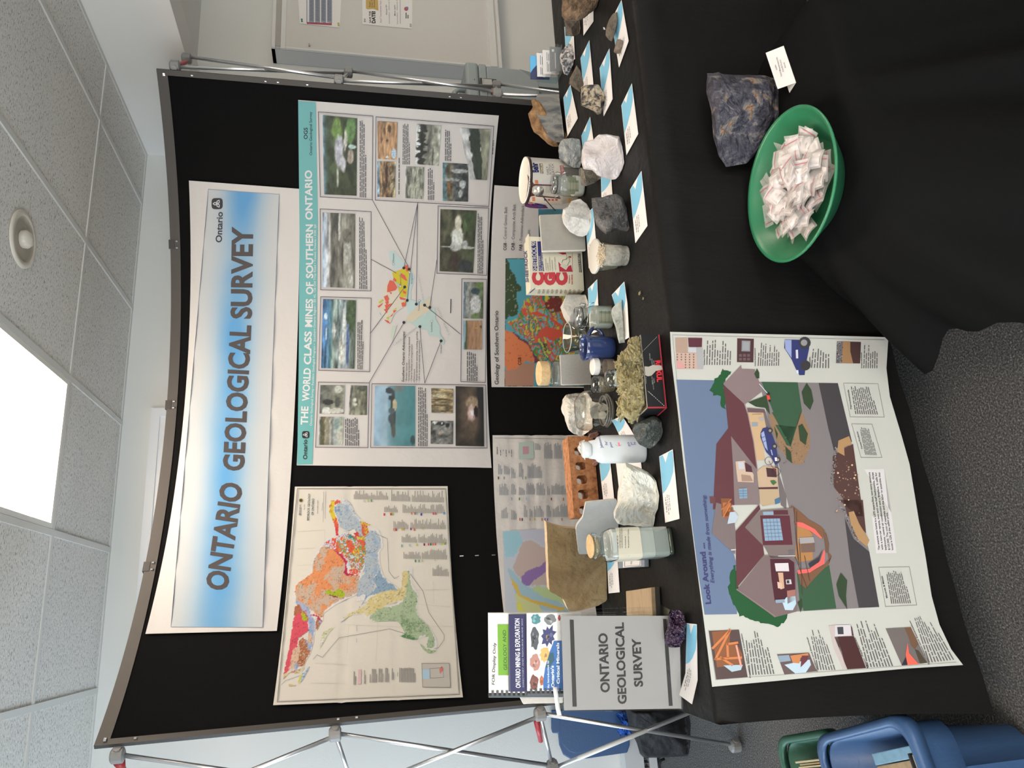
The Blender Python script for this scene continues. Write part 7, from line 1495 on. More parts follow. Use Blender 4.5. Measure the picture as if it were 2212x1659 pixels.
# ---- tall jar with a cork lid
c, r, zf = stand(1271, 807, 55)
TJ = thing('tall_corked_jar', c, 'tall clear glass jar with a broad pale cork lid', 'jar'); zt = zf(1182)
MB().lathe(c, [(r * .94, .001), (r, .006), (r, zt * .86), (r * .94, zt * .93), (r * 1.04, zt * .95), (r * 1.04, zt), (r * .95, zt)], 40, close=True).out('jar_body', m_glass2, TJ, True)
MB().lathe(c, [(r * .9, .004), (r * .93, .01), (r * .93, zt * .80)], 32).out('jar_contents', M('jar_dust', (.42, .43, .41), .9, noise=(70, [(.3, (.30, .31, .30)), (.7, (.50, .51, .49))], 5, 0)), TJ)
bevel(fixn(MB().lathe(c, [(r * .9, zt * .965), (r * .95, zt + .0005), (r * .955, zf(1163))], 40).out('cork_lid', m_cork, TJ)), .002)
# ---- drinking glass
c, r, zf = stand(1274, 730, 62); zt = zf(1225)
GL = MB().lathe(c, [(r * .80, .001), (r * .84, .004), (r * 1.04, zt), (r * 1.0, zt), (r * .80, .008), (.001, .007)], 48, close=True).out('drinking_glass', m_glass2, None, True)
setp(GL, 'plain clear drinking glass standing behind the blue mug', 'glass')
rm = MB().lathe(c, [(r * 1.045, zt - .0012), (r * 1.05, zt), (r * 1.02, zt + .0012), (r * 1.0, zt)], 48, close=True).out('rim', M('glass_rim', (.5, .52, .5), .1, spec=.8), GL, True)
# ---- blue mug
c, r, zf = stand(1332, 752, 50); zt = zf(1261)
MG = thing('mug', c, 'glossy dark blue ceramic mug', 'mug'); m_mug = M('blue_glaze', (.028, .048, .150), .12, spec=.6, coat=.5)
MB().lathe(c, [(r * .86, .0), (r * .97, .003), (r * 1.0, zt * .2), (r * 1.02, zt * .55), (r * 1.05, zt * .8), (r * 1.15, zt), (r * 1.10, zt + .0015), (r * 1.06, zt), (r * .98, zt * .8), (r * .94, zt * .5), (r * .9, .006), (.001, .005)], 48).out('mug_body', m_mug, MG, True)
hv = np.array([c[1], -c[0], 0]) / np.linalg.norm(c[:2]); hv = hv * .93 - np.array([c[0], c[1], 0]) / np.linalg.norm(c[:2]) * .37 * -1
pts = [c + hv * (r * 1.0 + .028 * math.sin(math.pi * s) ** .7) + ZV * (zt * (.80 - .52 * s)) for s in np.linspace(0, 1, 14)]
MB().tube(pts, .0058, 12).out('handle', m_mug, MG, True)
# ---- wire clamp jars
def clampjar(xb, yc, w, xl, xsh, xt, lab, label, fillm, zfill):
    c, r, zf = stand(xb, yc, w); t = thing('clamp_jar', c, label, 'jar'); zsh, zl, zt = zf(xsh), zf(xl), zf(xt)
    MB().lathe(c, [(r * .92, .001), (r, .006), (r, zsh * .9), (r * .94, zsh), (r * .78, (zsh + zl) / 2), (r * .8, zl - .006), (r * .9, zl - .004), (r * .88, zl)], 40, power=3.2, rot=HEAD(c), close=True).out('jar_body', m_glass2, t, True)
    MB().lathe(c, [(r * .86, zl + .001), (r * .88, zl + .003)], 40, close=True).out('rubber_ring', M('dark_rubber_ring', (.02, .02, .02), .4), t)
    GLd = MB().lathe(c, [(r * .88, zl + .003), (r * .86, zl + .008), (r * .80, zt), (.001, zt + .001)], 40).out('glass_lid', clear('lid_glass', (.80, .80, .78), .25, .05), t, True)
    MB().lathe(c, [(r * .88, .003), (r * .95, .008), (r * .95, zfill(zf))], 40, power=3.2, rot=HEAD(c)).out('jar_contents', fillm, t)
    hv = np.array([c[1], -c[0], 0]) / np.linalg.norm(c[:2]); vv = np.array([c[0], c[1], 0]) / np.linalg.norm(c[:2])
    for s in (-1, 1):
        p = c + hv * s * r * .95; q = [p + ZV * (zl - .012) - vv * .006, p + hv * s * .004 + ZV * (zl - .004), p + hv * s * .002 + ZV * (zl + .006), p + hv * s * .007 + ZV * (zl + .001), p + hv * s * .004 + ZV * (zl - .014), p + ZV * (zl - .012) + vv * .006]
        MB().tube(q, .0011, 6).out('clamp_wire', m_wire, GLd, True)
    ring = [c + (hv * math.cos(a) + vv * math.sin(a)) * r * .86 + ZV * (zl - .011) for a in np.linspace(0, 6.2832, 25)]
    MB().tube(ring, .001, 6).out('neck_wire', m_wire, t, True)
    MB().tube([c + hv * r * .9 + ZV * (zl - .010), c + hv * r * 1.1 - vv * .01 + ZV * (zl - .022), c + hv * r * 1.22 - vv * .012 + ZV * (zl - .034)], .0012, 6).out('lever_wire', m_wire, t, True)
    (lx0, lx1, ly0, ly1) = lab
    Pt = Print(t_round(c, r * 1.03), .0004, 6); Pt.poly([(lx0, ly1), (lx0, ly0), (lx1, ly0), (lx1, ly1)], (176, 168, 138), 1)
    for k in range(3): Pt.text(('specimen', 'Ground', 'mineral')[k], (lx0 + 6 + k * (lx1 - lx0 - 8) / 2.4, ly1 - 6), (lx0 + 6 + k * (lx1 - lx0 - 8) / 2.4, ly0 + 9), 2.4, (110, 104, 84), 2, 0, .2)
    Pt.out('paper_label', t)
    return c, r, zf
clampjar(1328, 686, 51, 1255, 1277, 1243, (1294, 1322, 660, 702), 'wire-clamp glass jar of grey powder beside the blue mug', M('jar_grey_powder', (.44, .45, .42), .9), lambda z: z(1283))
clampjar(1266, 403, 46, 1201, 1213, 1192, (1227, 1250, 381, 420), 'small wire-clamp glass jar of white powder in front of the paint can', M('jar_white_powder', (.66, .64, .58), .9), lambda z: z(1238))
# ---- carton of wall compound
P0, bn, be, bu = vplane((1262.9, 627.6), (1256.8, 515.4)); tfb = t_plane(P0, bn)
FL, FR_ = P0, on_table(1256.8, 515.4); hB = float(hit(tfb, 1147.6, 621.4)[2]) - TZ
dv = on_z(TZ + hB, *zz4.p(366, 872)) - on_z(TZ + hB, *zz4.p(440, 790)); dep = np.linalg.norm(dv); dv = -bn * dep * .95
CG = thing('compound_carton', (FL + FR_) / 2, 'cream carton of repair compound with big red letters', 'box')
m_cr = M('cream_carton', (.60, .57, .45), .5)
bevel(MB().obox(FL + ZV * .0008, FR_ - FL, dv, ZV * hB).out('carton_body', m_cr, CG), .0015, 2)
ft = FL + ZV * hB; MB().obox(ft - be * .0, FR_ - FL + be * .008, dv * .12 + dv * .0, ZV * .0025).obox(FR_ + ZV * (hB - .003) + dv * .25, be * .012, dv * .5, ZV * .003).out('top_flap', m_cr, CG)
Pt = Print(t_plane(P0 + bn * .0004, bn), .0003, 0)
def ip(poly, rgb, layer=1): inkp(Pt, poly, [x * .86 for x in rgb], layer)
def it(st, a, b, h, rgb, layer=2, bold=0, shear=0): inkt(Pt, st, zz4.p(*a), zz4.p(*b), h, [x * .86 for x in rgb], layer, bold, shear)
ip(zz4((438, 140), (508, 137), (530, 555), (462, 555)), (44, 50, 116)); ip(zz4((525, 140), (575, 138), (622, 558), (546, 558)), (44, 50, 116))
it('SHEETROCK 90', (530, 552), (498, 142), 9.5, (232, 226, 206), 2, .01, .12)
it('EASY SANDING', (580, 556), (566, 345), 4.2, (214, 212, 206), 2, .012); it('REPAIR COMPOUND', (612, 556), (603, 290), 4.0, (214, 212, 206), 2, .012)
for i, xx in enumerate((470, 636, 800)):
    it('CGC'[i], (xx + 138, 755), (xx + 132, 572), 21, (206, 62, 72), 2, .09)
it('FIVE MINUTE', (985, 730), (985, 615), 2.6, (206, 70, 80), 2, .02); it('FIXING COMPOUND', (1025, 745), (1022, 605), 3, (206, 70, 80), 2, .02)
for i, (a, e) in enumerate(((640, 380), (668, 440), (695, 360), (730, 400), (770, 360))): it(('• CEMENTING BASE', 'MARINE', '• SEAL FOR LIGHTWEIGHT', 'PLASTER OR WOOD', '• ACCEPTS PAINT')[i], (a + 22, 556), (a + 10, e), 2.8, (150, 140, 120), 2)
ip(zz4((820, 425), (860, 470), (845, 485), (930, 540), (960, 490), (1000, 470), (1020, 565), (835, 560)), (196, 40, 66)); ip(zz4((815, 298), (920, 296), (930, 320), (880, 325)), (196, 40, 66))
ip(zz4((845, 488), (870, 440), (945, 480), (925, 540)), (226, 220, 204), 3)
Pt.c = lambda col: lin([x * .86 for x in col])
Pt.line(zz4((870, 440), (885, 400), (935, 390), (970, 350), (980, 420), (945, 480)), .9, (80, 76, 70), 3); Pt.line(zz4((925, 300), (940, 350), (930, 390)), .7, (120, 114, 104), 3)
ip(zz4((975, 345), (1000, 350), (1000, 372), (980, 370)), (196, 40, 66), 3)
Pt.line(zz4((1015, 300), (1022, 565), (835, 562)), .8, (150, 130, 110), 2)
ip(zz4((1090, 310), (1130, 308), (1152, 575), (1112, 575)), (34, 34, 36)); it('HARDENS IN 90 MINUTES', (1143, 572), (1122, 300), 4.6, (220, 214, 200), 2, .012)
Pt.out('front_print', CG)
Pt = Print(t_plane(ft + ZV * .003, ZV), .0003, 0)
it('SHEETROCK', (400, 715), (372, 268), 6, (60, 62, 120), 2, .02, .1); Pt.out('top_print', CG)
sn = -be; Pt = Print(t_plane(FL + sn * .0006, sn), .0003, 0)
ip(zz4((425, 868), (500, 800), (485, 800), (412, 862)), (66, 74, 120)); Pt.c = lambda col: lin([x * .86 for x in col])
for k in range(10): Pt.body([zz4.p(525 + 62 * k, 872), zz4.p(540 + 62 * k, 812), zz4.p(580 + 62 * k, 815), zz4.p(560 + 62 * k, 874)], 3, (140, 130, 110), 2, seed=k)
Pt.out('side_print', CG)
# ---- plasterboard piece
slab('plasterboard_piece', z3((592, 1385), (555, 868), (1180, 850), (1212, 1370)), z3.p(1214, 1372), z3.p(1182, 850), .013, [M('grey_board_paper', rough=.8, noise=(60, [(.3, (.29, .28, .25)), (.7, (.32, .31, .275))], 4, 0)), M('gypsum_edge', (.66, .64, .58), .85)], 'square offcut of grey plasterboard propped behind the white marble rock', 'board', lean=.10, n=0)
# ---- paint can
c, r, zf = stand(1254, 397, 97); zt = zf(1133); c = c + np.array([c[0], c[1], 0]) / np.linalg.norm(c[:2]) * .0
PC = thing('paint_can', c, 'large paint can with a white lid and a maroon, cream and grey label', 'can')
m_lidw = M('can_lid_white', (.78, .76, .68), .4, bump=[('n', 20, .003)])
MB().lathe(c, [(r * .97, .0), (r * 1.0, .002), (r * .985, .006), (r * .985, zt - .004)], 56, close=True).out('can_wall', M('can_label_grey', (.44, .43, .41), .4), PC, True)
MB().lathe(c, [(r * .985, zt - .010), (r * 1.01, zt - .008), (r * 1.01, zt - .001), (r * 1.0, zt)], 56, close=True).out('can_rim', M('can_rim_dark', (.05, .03, .025), .3, .4), PC, True)
MB().lathe(c, [(r * .995, zt - .002), (r * 1.0, zt + .003), (r * .96, zt + .004), (r * .93, zt + .001), (r * .84, zt - .001), (.001, zt - .001)], 56).out('can_lid', m_lidw, PC, True)
tfc = t_round(c, r * .99); Pt = Print(tfc, .0005, 5)
ic = lambda poly, rgb, layer=1: inkp(Pt, z3(*poly), [x * .9 for x in rgb], layer)
tx = lambda st, a, b, h, rgb, layer=3, bold=0, shear=0: inkt(Pt, st, z3.p(*a), z3.p(*b), h, [x * .9 for x in rgb], layer, bold, shear)
MR = (86, 40, 34)
ic(((400, 125), (1110, 140), (1110, 200), (900, 210), (830, 300), (760, 310), (520, 440), (480, 430), (410, 350), (400, 250)), (206, 202, 192), 1)
ic(((385, 300), (415, 350), (470, 430), (500, 460), (455, 490), (450, 560), (500, 600), (420, 620), (390, 660), (405, 690), (360, 755), (345, 740), (380, 560), (396, 400)), MR, 1)
ic(((470, 470), (700, 470), (850, 630), (480, 600), (450, 540)), (196, 190, 176), 1); ic(((475, 440), (720, 448), (725, 466), (480, 462)), MR, 2); ic(((500, 598), (850, 630), (850, 645), (510, 615)), MR, 2)
ic(((405, 640), (440, 610), (860, 650), (870, 730), (430, 700)), (222, 212, 196), 1); ic(((880, 610), (1100, 630), (1100, 690), (880, 720)), (186, 180, 166), 1); ic(((960, 640), (1000, 645), (990, 705), (955, 700)), (206, 160, 100), 2)
ic(((840, 180), (890, 178), (910, 310), (860, 308)), (156, 52, 66), 3); tx('EXTERIOR', (905, 306), (882, 180), 5, (220, 196, 190), 4, .02)
ic(((890, 200), (1110, 215), (1110, 330), (930, 330)), (110, 106, 100), 2)
tx('Behr', (545, 275), (520, 130), 13, (30, 36, 92), 3, .05, .25)
ic(((550, 150), (600, 150), (612, 295), (570, 292)), (120, 112, 92), 2); tx('PREMIUM', (605, 290), (595, 155), 4, (206, 198, 176), 4, .02)
for st, x, e in (('DAILY', 690, 190), ('ACRYLIC', 725, 150), ('LATEX', 765, 150)): tx(st, (x, 305), (x - 14, e), 4.6, (112, 116, 122), 3)
ic(((490, 385), (535, 385), (540, 435), (495, 438)), (206, 116, 66), 3); ic(((450, 625), (490, 622), (495, 680), (455, 682)), (214, 130, 90), 3)
for k in range(4): ic(((620 + 52 * k, 650), (655 + 52 * k, 652), (655 + 52 * k, 675), (622 + 52 * k, 674)), (196, 80, 60) if k else (70, 60, 130), 3)
for k in range(8): ic(((640, 470 + 12 * k), (700, 470 + 12 * k), (700, 474 + 12 * k), (640, 474 + 12 * k)), (150, 146, 136), 2)
ic(((350, 755), (400, 690), (640, 735), (680, 780), (560, 785), (420, 775)), (92, 40, 96), 2); ic(((400, 695), (450, 690), (470, 720), (430, 730)), (190, 120, 100), 3); ic(((520, 735), (600, 742), (620, 770), (540, 768)), (70, 80, 150), 3)
Pt.out('can_label', PC)
q = hit(tfc, *z3.p(548, 540)); ax_ = q - c; ax_[2] = 0; ax_ /= np.linalg.norm(ax_); Rm = np.stack([np.cross(ZV, ax_), ZV, ax_], 1)
BO = MB().lathe(q - ax_ * .002, [(.0165, 0), (.0165, .003), (.012, .004), (.011, .0065), (.007, .007), (.006, .009), (.001, .0095)], 28, axis=Rm).out('handle_boss', M('tin_boss', (.55, .54, .50), .3, .8), PC, True)
e_ = hit(t_round(c, r * 1.12), *z3.p(778, 812)); MB().tube([q + ax_ * .006, (q + e_) / 2 + ax_ * .012, e_], .0016, 8).out('bail_wire', M('bail_wire_dark', (.06, .05, .045), .4, .6), BO, True)
# ---- tub with a frosted lid and the core of board leaning before it
c, r, zf = stand(1345, 556, 60); zt = zf(1288)
CT = thing('sample_tub', c, 'clear tub of sandy pulp under a wide white lid', 'jar')
MB().lathe(c, [(r * .8, .001), (r * .86, .005), (r * 1.12, zt * .85), (r * 1.16, zt)], 40, close=True).out('tub_body', m_glass2, CT, True)
MB().lathe(c, [(r * .78, .004), (r * .84, .01), (r * 1.03, zt * .8)], 32).out('tub_contents', M('sandy_pulp', rough=.9, noise=(160, [(.3, (.20, .17, .12)), (.7, (.42, .37, .28))], 4, 0)), CT)
bevel(fixn(MB().lathe(c, [(r * 1.22, zt), (r * 1.25, zt + .002), (r * 1.25, zt + .007), (r * 1.15, zt + .009), (.001, zt + .008)], 48).out('tub_lid', M('frosted_lid', (.62, .60, .54), .35), CT, True)), .001)
c2, r2, zf2 = stand(1361, 553, 44); zt2 = zf2(1303)
CO = thing('board_core', c2, 'round grey core of board with a fluffy straw top, before the white lidded tub', 'core sample')
MB().lathe(c2, [(r2 * .93, 0), (r2 * .96, .003), (r2 * .97, zt2 * .24), (r2 * 1.02, zt2 * .25), (r2 * 1.02, zt2)], 40).out('core_side', M('grey_pulp_board', rough=.9, noise=(110, [(.25, (.05, .05, .045)), (.38, (.25, .24, .20)), (.7, (.40, .385, .33))], 5, 0), bump=[('n', 130, .002)]), CO, True)
st_ = MB(); r_ = random.Random(2)
for i in range(150):
    a = r_.uniform(0, 6.283); q = math.sqrt(r_.random()) * r2 * .95; b = r_.uniform(0, 6.283); p = c2 + np.array([q * math.cos(a), q * math.sin(a), zt2 + r_.uniform(0, .006)])
    st_.tube([p, p + np.array([math.cos(b) * .006, math.sin(b) * .006, .003]), p + np.array([math.cos(b) * .011, math.sin(b) * .011, r_.uniform(.0, .007)])], .0011, 4)
st_.out('straw_fluff', M('straw_fibre', (.56, .47, .34), .9), CO)['kind'] = 'stuff'
# ---- clear stepped holder with business cards
P0, bn, be, bu = vplane(z1.p(760, 1010), z1.p(745, 500), lean=.0); 
BH = thing('card_holder', P0 + be * .05, 'clear stepped acrylic holder with business cards', 'card holder')
W_ = .104; o_ = P0 + ZV * .0008
tiers = [(.0, .030), (-.022, .046), (-.044, .066), (-.066, .088)]
mb = MB()
for i, (dy, hz) in enumerate(tiers):
    b_ = o_ + bn * dy
    mb.obox(b_, be * W_, -bn * .0018, ZV * hz * .8); mb.obox(b_ - bn * .002, be * .002, -bn * .019, ZV * hz * .8); mb.obox(b_ - bn * .002 + be * (W_ - .002), be * .002, -bn * .019, ZV * hz * .8)
mb.obox(o_ + ZV * 0, be * W_, -bn * .086, ZV * .0018); mb.out('acrylic_tray', m_acryl, BH)
def small_card(dy, z0, h, colr, label, prints, lean=.12):
    up = ZV * math.cos(lean) - bn * math.sin(lean); b_ = o_ + bn * dy - bn * .006 + ZV * z0 + be * .006
    o = MB().obox(b_, be * .089, -bn * .002, up * h).out('business_cards', M(label[0], colr, .5), None); setp(o, label[1], 'business card')
    n_ = bn * math.cos(lean) + ZV * math.sin(lean); V, Fc, Cc = [], [], []
    for (x0, x1, y0, y1, col) in prints:
        k = len(V); V += [b_ + be * .089 * x + up * h * y + n_ * .0005 for x, y in ((x0, y0), (x1, y0), (x1, y1), (x0, y1))]; Fc.append([k, k + 1, k + 2, k + 3]); Cc.append(lin(col))
    mesh('card_print', V, Fc, print_mat(), o, cols=np.array(Cc)); return b_, up, n_
ln = lambda *rows: [(x0, x1, y, y + .035, (120, 122, 128)) for (x0, x1, y) in rows]
small_card(0, .004, .040, (.20, .205, .21), ('card_grey', 'grey business cards in the lowest step of the clear holder'), [(.1, .75, .5, .56, (190, 190, 190)), (.80, .9, .62, .82, (200, 200, 200))])
small_card(-.022, .006, .058, (.72, .71, .70), ('card_white', 'white business cards in the second step of the clear holder'), ln((.08, .5, .72), (.08, .42, .64), (.55, .9, .72), (.55, .85, .62), (.08, .46, .54), (.08, .36, .46)))
small_card(-.044, .016, .064, (.73, .72, .71), ('card_white2', 'white business cards in the third step of the clear holder'), ln((.08, .4, .78), (.08, .36, .7), (.5, .9, .78), (.5, .84, .68)))
b_, up, n_ = small_card(-.066, .030, .070, (.035, .045, .12), ('card_navy', 'navy and sky blue Ontario card at the back of the clear holder'), [(.1, .55, .30, .42, (40, 46, 92))])
V = [b_ + be * .089 * x + up * .070 * y + n_ * .0008 for x, y in ((.25, 1), (1, 1), (1, .6), (.86, .36), (.42, .86))]; 
oo = [o for o in bpy.data.objects if o.get('label') == 'navy and sky blue Ontario card at the back of the clear holder'][0]
mesh('card_emblem', V, [[0, 4, 3, 2, 1]], M('sky_blue_ink', lin((96, 178, 226)), .4), oo)
v, t = glyphs('Ontario', .02); mesh('card_lettering', [b_ + be * .089 * (.08 + .42 * x / v[:, 0].max()) + up * .07 * (.20 + .16 * y / CAPH) + n_ * .001 for x, y in v], t.tolist(), M('white_ink', (.75, .75, .78), .4), oo)
# ---- little blue plastic case with a paper label
c4 = [on_table(*p) for p in z8((1262, 905), (1262, 770), (1612, 770), (1614, 885))]
o = MB().poly([p + ZV * .014 for p in c4], ZV, .0135).out('sample_case', M('blue_tint_plastic', (.26, .30, .36), .25)); fixn(o); bevel(o, .002); setp(o, 'small flat blue plastic case beside the corked bottle', 'case')
c5 = [on_z(TZ + .0146, *p) for p in z8((1264, 900), (1264, 775), (1500, 775), (1508, 870))]
mesh('case_label', [p + ZV * .0002 for p in c5], [[0, 1, 2, 3]], m_card, o)
Pt = Print(t_plane((0, 0, TZ + .0152), ZV), .0003, 0); Pt.text('CHAPLEAU, ONT. CANADA', z8.p(1370, 785), z8.p(1362, 850), 3.4, (90, 86, 84), 2, .01); Pt.line(z8((1285, 882), (1285, 790), (1490, 786), (1490, 862)), .7, (120, 118, 116), 2, True); Pt.out('case_print', o)
# ---- acrylic sign holder
P0, bn, be, bu = vplane((1474.5, 1533), (1470, 1327), lean=.10); tfs = t_plane(P0, bn)
SG = thing('sign_holder', on_table(1473, 1430), 'clear acrylic stand holding a white sheet that reads Ontario Geological Survey', 'sign')
q = [hit(tfs, *p) for p in ((1216, 1537), (1209, 1327), (1470, 1327), (1474.5, 1533))]
MB().poly([p + bn * .0042 for p in q], bn, .002).out('acrylic_front', m_acryl, SG); MB().poly([p - bn * .0008 for p in q], bn, .002).out('acrylic_back', m_acryl, SG)
foot = [q[3] - bn * .001, q[2] - bn * .001, q[2] - bn * .026, q[3] - bn * .026]; foot = [np.array([p[0], p[1], TZ + .0025]) for p in foot]; MB().poly(foot, ZV, .002).out('acrylic_foot', m_acryl, SG)
MB().poly([p + bn * .0016 for p in [hit(tfs, *p) for p in ((1218, 1534), (1212, 1330), (1467, 1330), (1471, 1530))]], bn, .0008).out('sign_sheet', M('sign_paper', (.36, .35, .34), .5), SG)
Pt = Print(t_plane(P0 + bn * .0018, bn), .0003, 0, w=(175, 172, 170), k=.36)
for qd in (z9((850, 178), (882, 180), (907, 872), (873, 872)), z9((1593, 172), (1622, 174), (1671, 865), (1640, 866))): Pt.poly(qd, (58, 55, 54), 1)
for st, a, b, h in (('ONTARIO', (1168, 758), (1148, 285), 18.5), ('GEOLOGICAL', (1302, 850), (1278, 200), 17.5), ('SURVEY', (1432, 712), (1412, 325), 17.5)): Pt.text(st, z9.p(*a), z9.p(*b), h, (58, 54, 54), 1, .035)
Pt.out('sign_lettering', SG)
# ---- tiered holder with three publications behind the sign
P0b = P0 - bn * .045
RK = thing('brochure_rack', on_table(1462, 1420) - np.array([0, 0, 0]), 'clear tiered acrylic rack holding booklets behind the sign', 'rack')
def pub(push, qpx, col, label, spiral, draw, thick=.006):
    n_ = bn; tf = t_plane(P0 - bn * push, n_); W = [hit(tf, *p) for p in qpx]
    t = thing('booklet', W[3] * .5 + W[2] * .5, label, 'booklet')
    MB().poly(W, n_, thick).out('cover', M(label[:20], col, .4), t)
    Pt = Print(t_plane(P0 - bn * push + n_ * .0004, n_), .0003, 0, w=(205, 203, 196), k=.74); draw(Pt); Pt.out('cover_print', t)
    if spiral:
        e = (W[3] - W[0]); nrm = np.linalg.norm(e); e = e / nrm; k = int(nrm / .011); cb = MB().tube([W[0] - be * .006 - n_ * .007, W[3] - be * .006 - n_ * .007], .0065, 12).out('comb_binding', M('comb_black', (.015, .015, .016), .35), t)
        for i in range(k):
            p = W[0] + e * (.006 + .011 * i); s = be
            MB().obox(p - s * .006 + n_ * .0012, s * .012, n_ * .0012, e * .0055).obox(p - s * .007, s * .0018, -n_ * .012, e * .0055).out('comb_loop', MATS['comb_black'], cb)
    return t
def d1(P):
    P.poly(z9((275, 215), (362, 216), (372, 622), (281, 622)), (106, 152, 42), 1); P.text('GEOLOGY AND', z9.p(352, 580), z9.p(342, 262), 7, (44, 66, 40), 2)
    P.text('FOR DISPLAY ONLY'.title().replace('For', 'FOR'), z9.p(252, 698), z9.p(262, 362), 6, (52, 50, 52), 2, .006, .1)
def d2(P):
    P.poly(z9((366, 142), (495, 140), (515, 752), (380, 752)), (40, 38, 74), 1)
    P.text('ONTARIO MINING & EXPLORATION', z9.p(458, 722), z9.p(450, 170), 9.8, (216, 214, 214), 2, .02); P.text('DIRECTORY AND RESOURCE GUIDE 2023', z9.p(486, 716), z9.p(476, 172), 2.8, (150, 150, 160), 2, .01)
def blob(P, cx, cy, rx, ry, cols, seed, spike=0):
    r = random.Random(seed); n = 18; pts = []
    for i in range(n):
        a = 6.2832 * i / n; k = r.uniform(.78, 1.08) * (1 + (spike if i % 2 else -spike * .5)); pts.append((cx + rx * k * math.cos(a), cy + ry * k * math.sin(a)))
    P.poly(pts, cols[0], 1)
    for j in range(7):
        a, q = r.uniform(0, 6.28), r.uniform(0, .55); x, y = cx + rx * q * math.cos(a), cy + ry * q * math.sin(a); s = r.uniform(.12, .3)
        P.poly([(x + rx * s * r.uniform(.6, 1.2) * math.cos(b), y + ry * s * r.uniform(.6, 1.2) * math.sin(b)) for b in (0, 1.3, 2.4, 3.6, 5)], r.choice(cols[1:]), 2)
def d3(P):
    for (x, y, rx, ry, cs, sd, sp) in ((580, 175, 40, 44, ((70, 120, 120), (150, 90, 84), (110, 160, 156)), 1, 0), (692, 178, 48, 44, ((110, 112, 108), (70, 72, 70), (150, 152, 148)), 2, 0), (572, 330, 34, 98, ((78, 78, 80), (120, 120, 122), (50, 50, 52)), 3, .05), (680, 310, 52, 76, ((58, 60, 96), (90, 92, 120), (150, 130, 90)), 4, .3), (575, 515, 42, 70, ((166, 120, 106), (190, 150, 136), (130, 86, 76)), 5, 0), (655, 460, 42, 60, ((196, 160, 90), (170, 130, 60), (210, 186, 130)), 6, .1), (565, 680, 38, 66, ((110, 66, 58), (80, 46, 42), (150, 110, 96)), 7, 0), (628, 665, 18, 44, ((170, 96, 60), (140, 76, 46), (196, 130, 90)), 8, 0), (768, 165, 12, 26, ((150, 60, 66), (120, 40, 50), (170, 90, 96)), 9, 0)):
        c_ = z9.p(x, y); blob(P, c_[0], c_[1], rx / 3.687, ry / 3.687, cs, sd, sp)
    P.poly(z9((725, 350), (800, 345), (800, 742), (640, 742), (640, 660), (655, 560), (690, 440)), (56, 98, 150), 3); P.poly(z9((660, 560), (690, 445), (720, 440), (730, 500), (690, 560)), (48, 82, 92), 4)
    P.text('An Introduction to', z9.p(688, 725), z9.p(684, 505), 4.2, (214, 220, 228), 5, .01); P.text("Ontario's", z9.p(728, 718), z9.p(722, 545), 6, (220, 226, 232), 5, .03); P.text('Critical Minerals', z9.p(770, 690), z9.p(766, 362), 6, (220, 226, 232), 5, .03)
pub(.075, [(1056, 1497), (1054.5, 1324.5), (1230, 1324), (1234, 1497)], (.74, .73, .68), 'white comb-bound guide with a green title, highest in the rack', True, d1)
pub(.060, [(1099, 1494), (1099, 1328.5), (1230, 1328), (1240, 1493)], (.05, .05, .11), 'dark navy mining and exploration directory in the rack', False, d2)
pub(.040, [(1139, 1493), (1138, 1324.5), (1255, 1324), (1260, 1492)], (.76, .75, .73), 'comb-bound booklet on critical minerals with pictures of nine crystals', True, d3)
tfr = t_plane(P0 - bn * .030, bn); W = [hit(tfr, *p) for p in ((1206, 1492), (1204, 1322), (1470, 1322), (1472, 1495))]
for p in W[2:]: p[2] = max(p[2], TZ + .004)
rk = MB().poly(W, bn, .002)
for i, pz in enumerate((.052, .088)):
    a = W[3] - bn * (pz - .030); b = W[2] - bn * (pz - .030); hh = .20 + .06 * i; a[2] = b[2] = TZ + .003; up = ZV * math.cos(.1) - bn * math.sin(.1); rk.poly([a + up * hh, b + up * hh, b, a], bn, .002)
rk.poly([np.array([p[0], p[1], TZ + .0028]) for p in (W[3], W[2], W[2] - bn * .085, W[3] - bn * .085)], ZV, .002); rk.out('acrylic_panel', m_acryl, RK)
# ---- pale cloth bag and curled paper strip behind the booklets
V = []; P0c = P0 - bn * .10; tfc2 = t_plane(P0c, bn)
lb = [hit(tfc2, *z9.p(*p)) for p in ((445, 785), (520, 790), (800, 760), (800, 845), (560, 850), (480, 855))]
o = MB().poly(lb, bn, .01).out('folded_bag', M('pale_bag_cloth', (.60, .58, .54), .8, bump=[('n', 30, .006)])); fixn(o); bevel(o, .003); setp(o, 'pale folded bag hanging behind the booklets', 'bag')
tfc3 = t_plane(P0 - bn * .022, bn); pts = [hit(tfc3, *z9.p(*p)) + bn * (.004 * i) for i, p in enumerate(((730, 715), (733, 760), (740, 820), (745, 870), (755, 920)))]
V, Fc = [], []
for p in pts: V += [p - bu * .006, p + bu * .004]
Fc = [[2 * i, 2 * i + 2, 2 * i + 3, 2 * i + 1] for i in range(4)]; o = mesh('paper_strip', V, Fc, m_card, None, True); md = o.modifiers.new('sol', 'SOLIDIFY'); md.thickness = .0012; setp(o, 'curled white paper strip sticking out at the left of the sign', 'paper')
# ================================================================== ON THE LOW STAND
SB = SZ + .001
rock('sodalite_rock', [(1360 + a / 2.596, b / 2.596) for a, b in ((435, 412), (468, 412), (500, 405), (520, 418), (600, 420), (700, 420), (760, 425), (812, 440), (835, 500), (836, 640), (800, 720), (720, 850), (655, 915), (590, 930), (540, 935), (528, 915), (500, 880), (470, 770), (455, 600), (432, 520))], .15, m_sod, 'big dark blue sodalite boulder with orange veins on the draped stand', base=SB, lean=.22, facets=6, rough=.08, seed=51, jit=.02, n=96, K=16)
